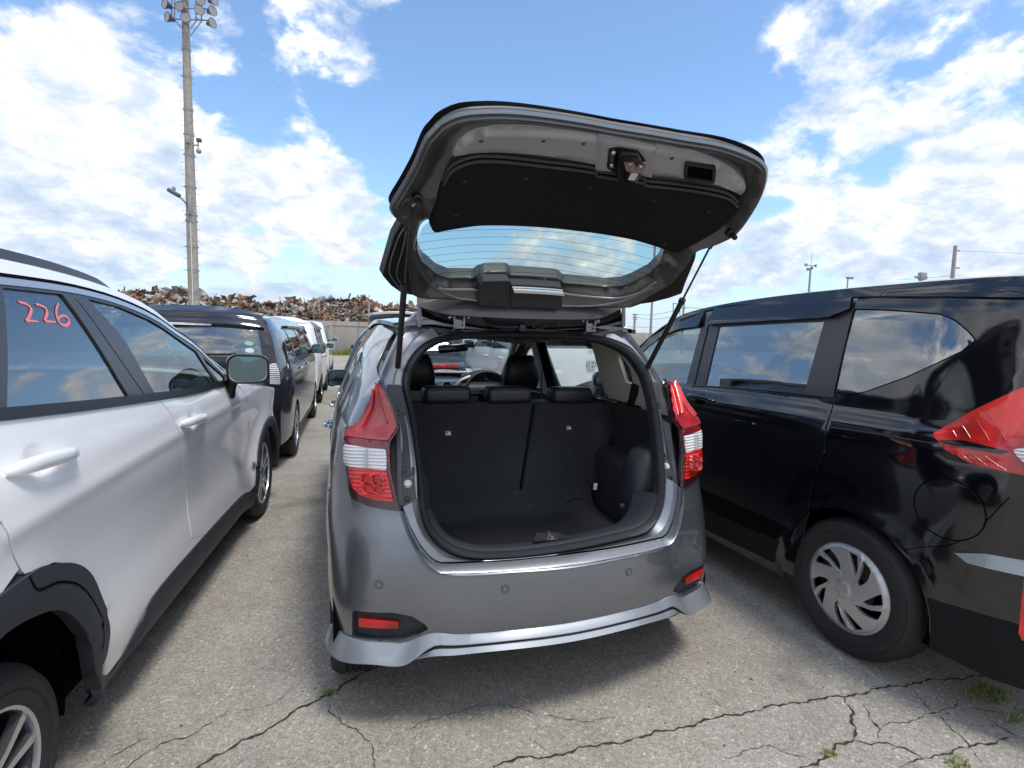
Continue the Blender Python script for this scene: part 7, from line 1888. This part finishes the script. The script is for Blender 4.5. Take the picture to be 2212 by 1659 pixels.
# ---- cars ahead of the grey hatchback
GA = 'cars seen ahead through the grey hatchback'
f4 = Frame(.62, 10.2, R(1.0))
wa, Ta, ha, aa_, hwa, pfa = car_generic('parked_car', f4, 4.0, 1.66, 1.50, 'sedan', 'silver_paint', 'silver car with its tailgate raised farther ahead of the grey hatchback', GA, belt=1.0)
# its raised tailgate
def up_gate(fr, W, s0, z0, length, m_, par):
    P = [(s0, z0), (s0-.10, z0+.14), (s0-.32, z0+.32), (s0-length*.7, z0+.44), (s0-length*.85, z0+.46)]
    def f(u, x):
        k = u*(len(P)-1); i = min(len(P)-2, int(k)); t_ = k-i; s_ = P[i][0]*(1-t_)+P[i+1][0]*t_; z_ = P[i][1]*(1-t_)+P[i+1][1]*t_
        return fr.p(s_, x*W*(.9+.1*math.sin(math.pi*u)), z_-.05*x*x)
    S = Surf(f, (0, -1, .3))
    g = panel('raised_tailgate', S, fillet([V((0, -.9)), V((1, -1)), V((1, 1)), V((0, .9))], .08), m_, par, (), 0, .05, .12)
    panel('tailgate_window', S, fillet([V((.15, -.8)), V((.5, -.85)), V((.5, .85)), V((.15, .8))], .06), M['glass_tint'], g, (), -.052, 0, .2)
    c = f(.86, 0); box('latch', c+V((0, -.02, -.07)), (.07, .03, .06), M['printwhite'], g, bev=.008)
    c = f(.95, .45)
    return g
up_gate(f4, .72, .45, 1.46, 1.05, M['silver_paint'], wa)
# white hatchback ahead of the black minivan, emblem on its gate
f5 = Frame(2.42, 4.55, R(0))
wb, Tb, hb_, ab, hwb, pfb = car_generic('parked_car', f5, 4.1, 1.70, 1.78, 'van', 'white_paint', 'white tall hatchback with a square chrome emblem on its gate, ahead of the black minivan', GA, belt=1.25)
uv_ = min(((a_, w_) for a_ in [ab(2)+.04*i for i in range(22)] for w_ in [-.8+.05*j for j in range(33)]), key=lambda q: (lambda P: (P[0]-1276)**2+(P[1]-786)**2)(prj(Tb.f(*q)))); ec = Tb.f(*uv_); 
em = plate('emblem_frame', fillet([V((-.062, -.058)), V((.062, -.058)), V((.070, .058)), V((-.070, .058))], .022), frame(ec+V((0, -.012, 0)), (1, 0, 0), (0, -1, .05)), .010, M['chrome'], hb_, .002, holes=[fillet([V((-.050, -.046)), V((.050, -.046)), V((.057, .046)), V((-.057, .046))], .016)])
for sg in (-1, 1): plate('emblem_letter_H', [V((sg*.020, -.046)), V((sg*.034, -.046)), V((sg*.046, .046)), V((sg*.030, .046)), V((sg*.024, .004)), V((0, .004)), V((0, -.010)), V((sg*.0225, -.010))][::sg], frame(ec+V((0, -.012, 0)), (1, 0, 0), (0, -1, .05)), .009, M['chrome'], em)
tube('rear_wiper', [Tb.f(ab(3)+.06, 0)+V((0, -.03, 0)), Tb.f(ab(3)+.10, .4)+V((0, -.03, 0))], .01, M['blackplastic'], hb_, 6)
# cars of the next rank, facing back towards the camera
def facing(x, y, L): return Frame(x, y+L, math.pi)
wz = car_generic('parked_car', facing(1.05, 7.2, 3.9), 3.9, 1.62, 1.46, 'sedan', 'black_paint', 'black small car with a red strip on its nose in the next rank', GA)
box('red_grille_strip', facing(1.05, 7.2, 3.9).p(3.93, 0, .78), (1.1, .05, .05), M['lens_red'], wz[0], bev=.01); box('red_grille_strip', facing(1.05, 7.2, 3.9).p(3.80, 0, .90), (.5, .05, .08), M['lens_red'], wz[0], bev=.01)
wq = car_generic('parked_car', facing(2.75, 7.4, 3.5), 3.5, 1.60, 1.66, 'kei', 'white_paint', 'white boxy small car facing the camera with a red note behind its windshield', GA, belt=1.10)
box('red_note', facing(2.75, 7.4, 3.5).p(2.86, -.1, 1.16), (.38, .01, .26), pbr('red_note', (.62, .05, .07), .6), wq[0], bev=.001)
box('note_strip', facing(2.75, 7.4, 3.5).p(2.875, -.1, 1.15), (.22, .004, .05), M['printwhite'], wq[0], bev=.001)
car_generic('parked_car', facing(-.75, 15.5, 4.3), 4.3, 1.70, 1.75, 'van', 'blue_paint', 'pale blue van facing the camera beyond the silver car', GA) if False else None
car_generic('parked_car', facing(4.9, 7.8, 4.2), 4.2, 1.68, 1.55, 'van', 'white_paint', 'white van facing the camera beside the white boxy small car', GA, belt=1.08)
car_generic('parked_car', facing(4.7, 13.8, 4.4), 4.4, 1.70, 1.50, 'sedan', 'silver_paint', 'silver car two ranks ahead, right of the black small car', GA)
car_generic('parked_car', facing(2.3, 14.0, 4.2), 4.2, 1.68, 1.50, 'sedan', 'white_paint', 'white low car two ranks ahead, behind the white boxy small car', GA)

# ================================================================== lighting mast
def pole_pt(px, py, Y): return at(px, py, y=Y)
PY = 30.0
base = at(420, 690, y=PY); bx_ = base.x
mast = thing('floodlight_mast', (bx_, PY, 0), 'tall concrete floodlight mast rising behind the dark wagon', 'light mast')
lathe('pole', [(.29, 0), (.285, 2.0), (.255, 2.6), (.248, 6), (.205, 12), (.15, 19.0), (.001, 19.05)], 20, Matrix.Translation((bx_, PY, 0)) @ Matrix.Rotation(-math.pi/2, 4, 'Y'), M['concrete_post'], mast)
bm = bmesh.new()
for k in range(56):
    z_ = 2.6+k*.30; r_ = lerp_tab([(0, .33), (2.6, .30), (6, .295), (12, .25), (19, .19)], z_); a_ = (0 if k % 2 else math.pi)+.35
    tube_bm(bm, [(bx_+math.cos(a_)*r_*.9, PY+math.sin(a_)*r_*.3-.1, z_), (bx_+math.cos(a_)*(r_+.12), PY+math.sin(a_)*r_*.3-.1, z_)], .012, 5)
bm_obj('climbing_pegs', bm, M['galv'], mast)
for z_ in (3.3, 4.4, 5.6, 6.9, 7.2, 8.6, 10.2, 11.2, 12.4, 14.0, 15.3):
    r_ = lerp_tab([(0, .33), (2.6, .302), (6, .297), (12, .252), (19, .192)], z_)+.006; lathe('band', [(r_, 0), (r_, .05)], 20, Matrix.Translation((bx_, PY, z_)) @ Matrix.Rotation(-math.pi/2, 4, 'Y'), M['galv'], mast)
tube('cable_conduit', [(bx_+.02, PY-.33, 0), (bx_+.02, PY-.32, 6.8)], .02, M['printwhite'], mast, 6)
box('junction_box', (bx_+.02, PY-.34, 7.7), (.16, .1, .95), M['galv'], mast); box('junction_box', (bx_+.0, PY-.30, 10.9), (.22, .1, .35), M['galv'], mast)
kp = mapxy(500, 0, .60241)
def mp(x, y, Y=PY): return at(kp[0]*x+kp[1], kp[2]*y+kp[3], y=Y)
for y_ in (40, 100, -20, -75):
    for dy in (-.22, .22): tube('cross_arm', [mp(75, y_, PY+dy), mp(270, y_+8, PY+dy)], .035, M['galv'], mast, 6)
for x_ in (78, 93, 207, 236): tube('arm_post', [mp(x_, -90, PY-.2), mp(x_, 104, PY-.2)], .03, M['galv'], mast, 6)
for a_, b_ in (((95, 105), (146, 168)), ((240, 108), (178, 190)), ((218, 96), (178, 152))): tube('arm_brace', [mp(*a_, PY-.2), mp(*b_, PY-.2)], .025, M['galv'], mast, 6)
def flood(c, aim, par):
    Mx = frame(c, (0, 0, 1), (0, -1, 0)); d = V(aim).normalized()
    F_ = frame(c, d, (0, 0, 1))
    o = lathe('floodlight', [(.001, -.20), (.08, -.20), (.10, -.13), (.13, -.06), (.20, .06), (.235, .13), (.24, .15), (.23, .16)], 20, F_, M['lampgrey'], par)
    lathe('lamp_glass', [(.001, .14), (.225, .145)], 20, F_, M['lamplens'], o)
    return o
for x_, y_, ax in ((57, 28, -.7), (70, 97, -.8), (285, 60, .8), (283, 124, .9), (222, 60, .3), (225, 6, .3), (292, 4, .9), (130, 42, -.3), (158, 100, -.1), (57, -38, -.8), (225, -55, .3), (285, -62, .8)):
    flood(mp(x_, y_, PY-.55), (ax, -.7, -.55), mast)
# street lamp on its curved arm, camera bracket
arm = crom([mp(163, 1095, PY-.2), mp(150, 1072, PY-.3), (mp(128, 1050, PY-.4)), mp(105, 1033, PY-.5)], 6)
la = tube('lamp_arm', arm, .04, M['galv'], mast, 8)
hd = mp(90, 1020, PY-.55); box('lamp_head', hd, (.62, .28, .2), M['lampgrey'], la, Matrix.Rotation(R(28), 3, 'Y'), .07, 3); box('photo_sensor', hd+V((0, 0, .2)), (.16, .12, .18), M['galv'], la, bev=.03)
cb = tube('camera_bracket', [mp(196, 768, PY-.2), mp(222, 768, PY-.3)], .035, M['galv'], mast, 6); tube('bracket_post', [mp(218, 742, PY-.3), mp(218, 790, PY-.3)], .03, M['galv'], cb, 6)
box('spot_camera', mp(223, 742, PY-.35), (.24, .2, .18), M['lampgrey'], cb, bev=.03); bm = bmesh.new(); bmesh.ops.create_uvsphere(bm, u_segments=14, v_segments=8, radius=.13, matrix=Matrix.Translation(mp(222, 800, PY-.35))); bm_obj('dome_camera', bm, M['lamplens'], cb)

# ================================================================== far poles and wires on the right
kr = mapxy(2000, 750, .57143)
def rp(x, y, Y): return at(kr[0]*x+kr[1], kr[2]*y+kr[3], y=Y)
def vpole(name, x, yt, yb, Y, r_, m_, label, cat, group=None, foot=True):
    a_, b_ = rp(x, yt, Y), rp(x, yb, Y); t = thing(name, (a_.x, Y, 0), label, cat, group)
    tube('pole', [(a_.x, Y, 0), (a_.x, Y, a_.z)], [r_*1.3, r_], m_, t, 8); return t, a_
GP = 'distant poles along the right horizon'
t, tp1 = vpole('floodlight_pole', 1022, 182, 300, 60, .14, M['galv'], 'slim distant floodlight pole with a thin lightning rod above the black minivan roof', 'light pole', GP)
tube('lightning_rod', [tp1, rp(1031, 104, 60)], .035, M['galv'], t, 5)
for x_, y_ in ((995, 166), (1048, 170), (1005, 190), (1028, 182)): flood(rp(x_, y_, 60), (-.6 if x_ < 1020 else .6, -.7, -.3), t)
tube('cross_arm', [rp(990, 168, 60), rp(1054, 170, 60)], .06, M['galv'], t, 5)
t, q = vpole('street_lamp', 1230, 240, 290, 55, .09, M['galv'], 'short street lamp with one flat head just above the minivan roof', 'street lamp', GP)
box('lamp_head', rp(1241, 238, 55), (1.2, .4, .3), M['galv'], t, bev=.1)
t, q = vpole('lamp_post', 136, 390, 535, 50, .12, M['galv'], 'tall grey lamp post seen under the raised tailgate and again through its glass', 'lamp post', GP)
top_ = at(1415.6, 530, y=50); q_ = at(1408.3, 661, y=50)
tube('upper_pole', [(q_.x, 50, 2), (q_.x, 50, top_.z)], .13, M['galv'], t, 8); tube('lamp_head', [(q_.x-.1, 50, top_.z), (q_.x+1.0, 50, top_.z+.05)], .10, M['galv'], t, 6)
t, q = vpole('utility_pole', 42, 438, 522, 80, .18, M['concrete_post'], 'distant wooden-armed utility pole low on the horizon under the tailgate corner', 'utility pole', GP)
for y_, w_ in ((442, 16), (457, 14), (470, 10)): tube('cross_arm', [rp(42-w_, y_, 80), rp(42+w_*1.2, y_+1, 80)], .10, M['concrete_post'], t, 5)
t, q = vpole('utility_pole', 1830, 58, 240, 25, .12, M['concrete_post'], 'leaning concrete utility pole top right above the minivan roof', 'utility pole', GP)
t.rotation_euler = (0, 0, 0)
for y_ in (86, 182): tube('cross_arm', [rp(1822, y_, 25), rp(1850, y_, 25)], .06, M['galv'], t, 5)
t, q = vpole('pole_transformer', 1640, 214, 300, 40, .2, M['galv'], 'utility pole head with a grey transformer just peeping over the minivan roof', 'utility pole', GP)
tube('cross_arm', [rp(1605, 232, 40), rp(1672, 236, 40)], .12, M['galv'], t, 6); box('transformer', rp(1645, 228, 40), (.9, .5, .8), M['galv'], t, bev=.1)
t, q = vpole('antenna_mast', 317, 338, 440, 45, .10, M['galv'], 'thin mast with short side arms behind the right gas strut', 'mast', GP)
tube('side_arm', [rp(292, 405, 45), rp(330, 405, 45)], .06, M['galv'], t, 5); tube('side_post', [rp(293, 403, 45), rp(293, 445, 45)], .06, M['galv'], t, 5); tube('side_post', [rp(256, 380, 45), rp(256, 440, 45)], .06, M['galv'], t, 5); tube('side_arm', [rp(254, 381, 45), rp(276, 381, 45)], .06, M['galv'], t, 5)
def wire(a_, b_, sag, r_=.02, lab=''):
    P = [a_.lerp(b_, i/16)-V((0, 0, sag*math.sin(math.pi*i/16))) for i in range(17)]
    o = tube('power_line', P, r_, M['sealer'] if False else M['galv'], None, 4); props(o, lab, 'cable', 'overhead wires on the right'); return o
wire(rp(1840, 86, 25), at(2700, 545, y=22), .3, .012, 'upper wire running right from the leaning concrete utility pole')
wire(rp(1500, 245, 60), rp(1800, 226, 26), .1, .02, 'wire from the transformer pole up to the leaning utility pole')
wire(rp(52, 442, 80), rp(260, 420, 60), .3, .03, 'upper wire running right from the distant wooden-armed pole')
wire(rp(52, 459, 80), rp(250, 455, 60), .3, .03, 'middle wire running right from the distant wooden-armed pole')
wire(rp(-40, 506, 80), rp(150, 512, 70), .1, .03, 'lowest faint wire near the horizon under the tailgate corner')
wire(rp(325, 403, 45), rp(560, 408, 45), .05, .03, 'short level wire running right from the thin mast')
# low wall and building on the right horizon
lw = props(box('boundary_wall', (47, 60, 1.1), (34, .3, 2.3), M['concrete'], None, bev=.02), 'long low beige wall on the horizon to the right of the hatchback', 'wall')

# thing > part > sub-part, no deeper
def depth(o):
    n = 0
    while o.parent: o = o.parent; n += 1
    return n
for o in list(scn.objects):
    while depth(o) > 2:
        up2 = o.parent.parent; m_ = wmat(o)
        o.parent = up2; o.matrix_parent_inverse = Matrix.Identity(4); o.matrix_basis = wmat(up2).inverted() @ m_
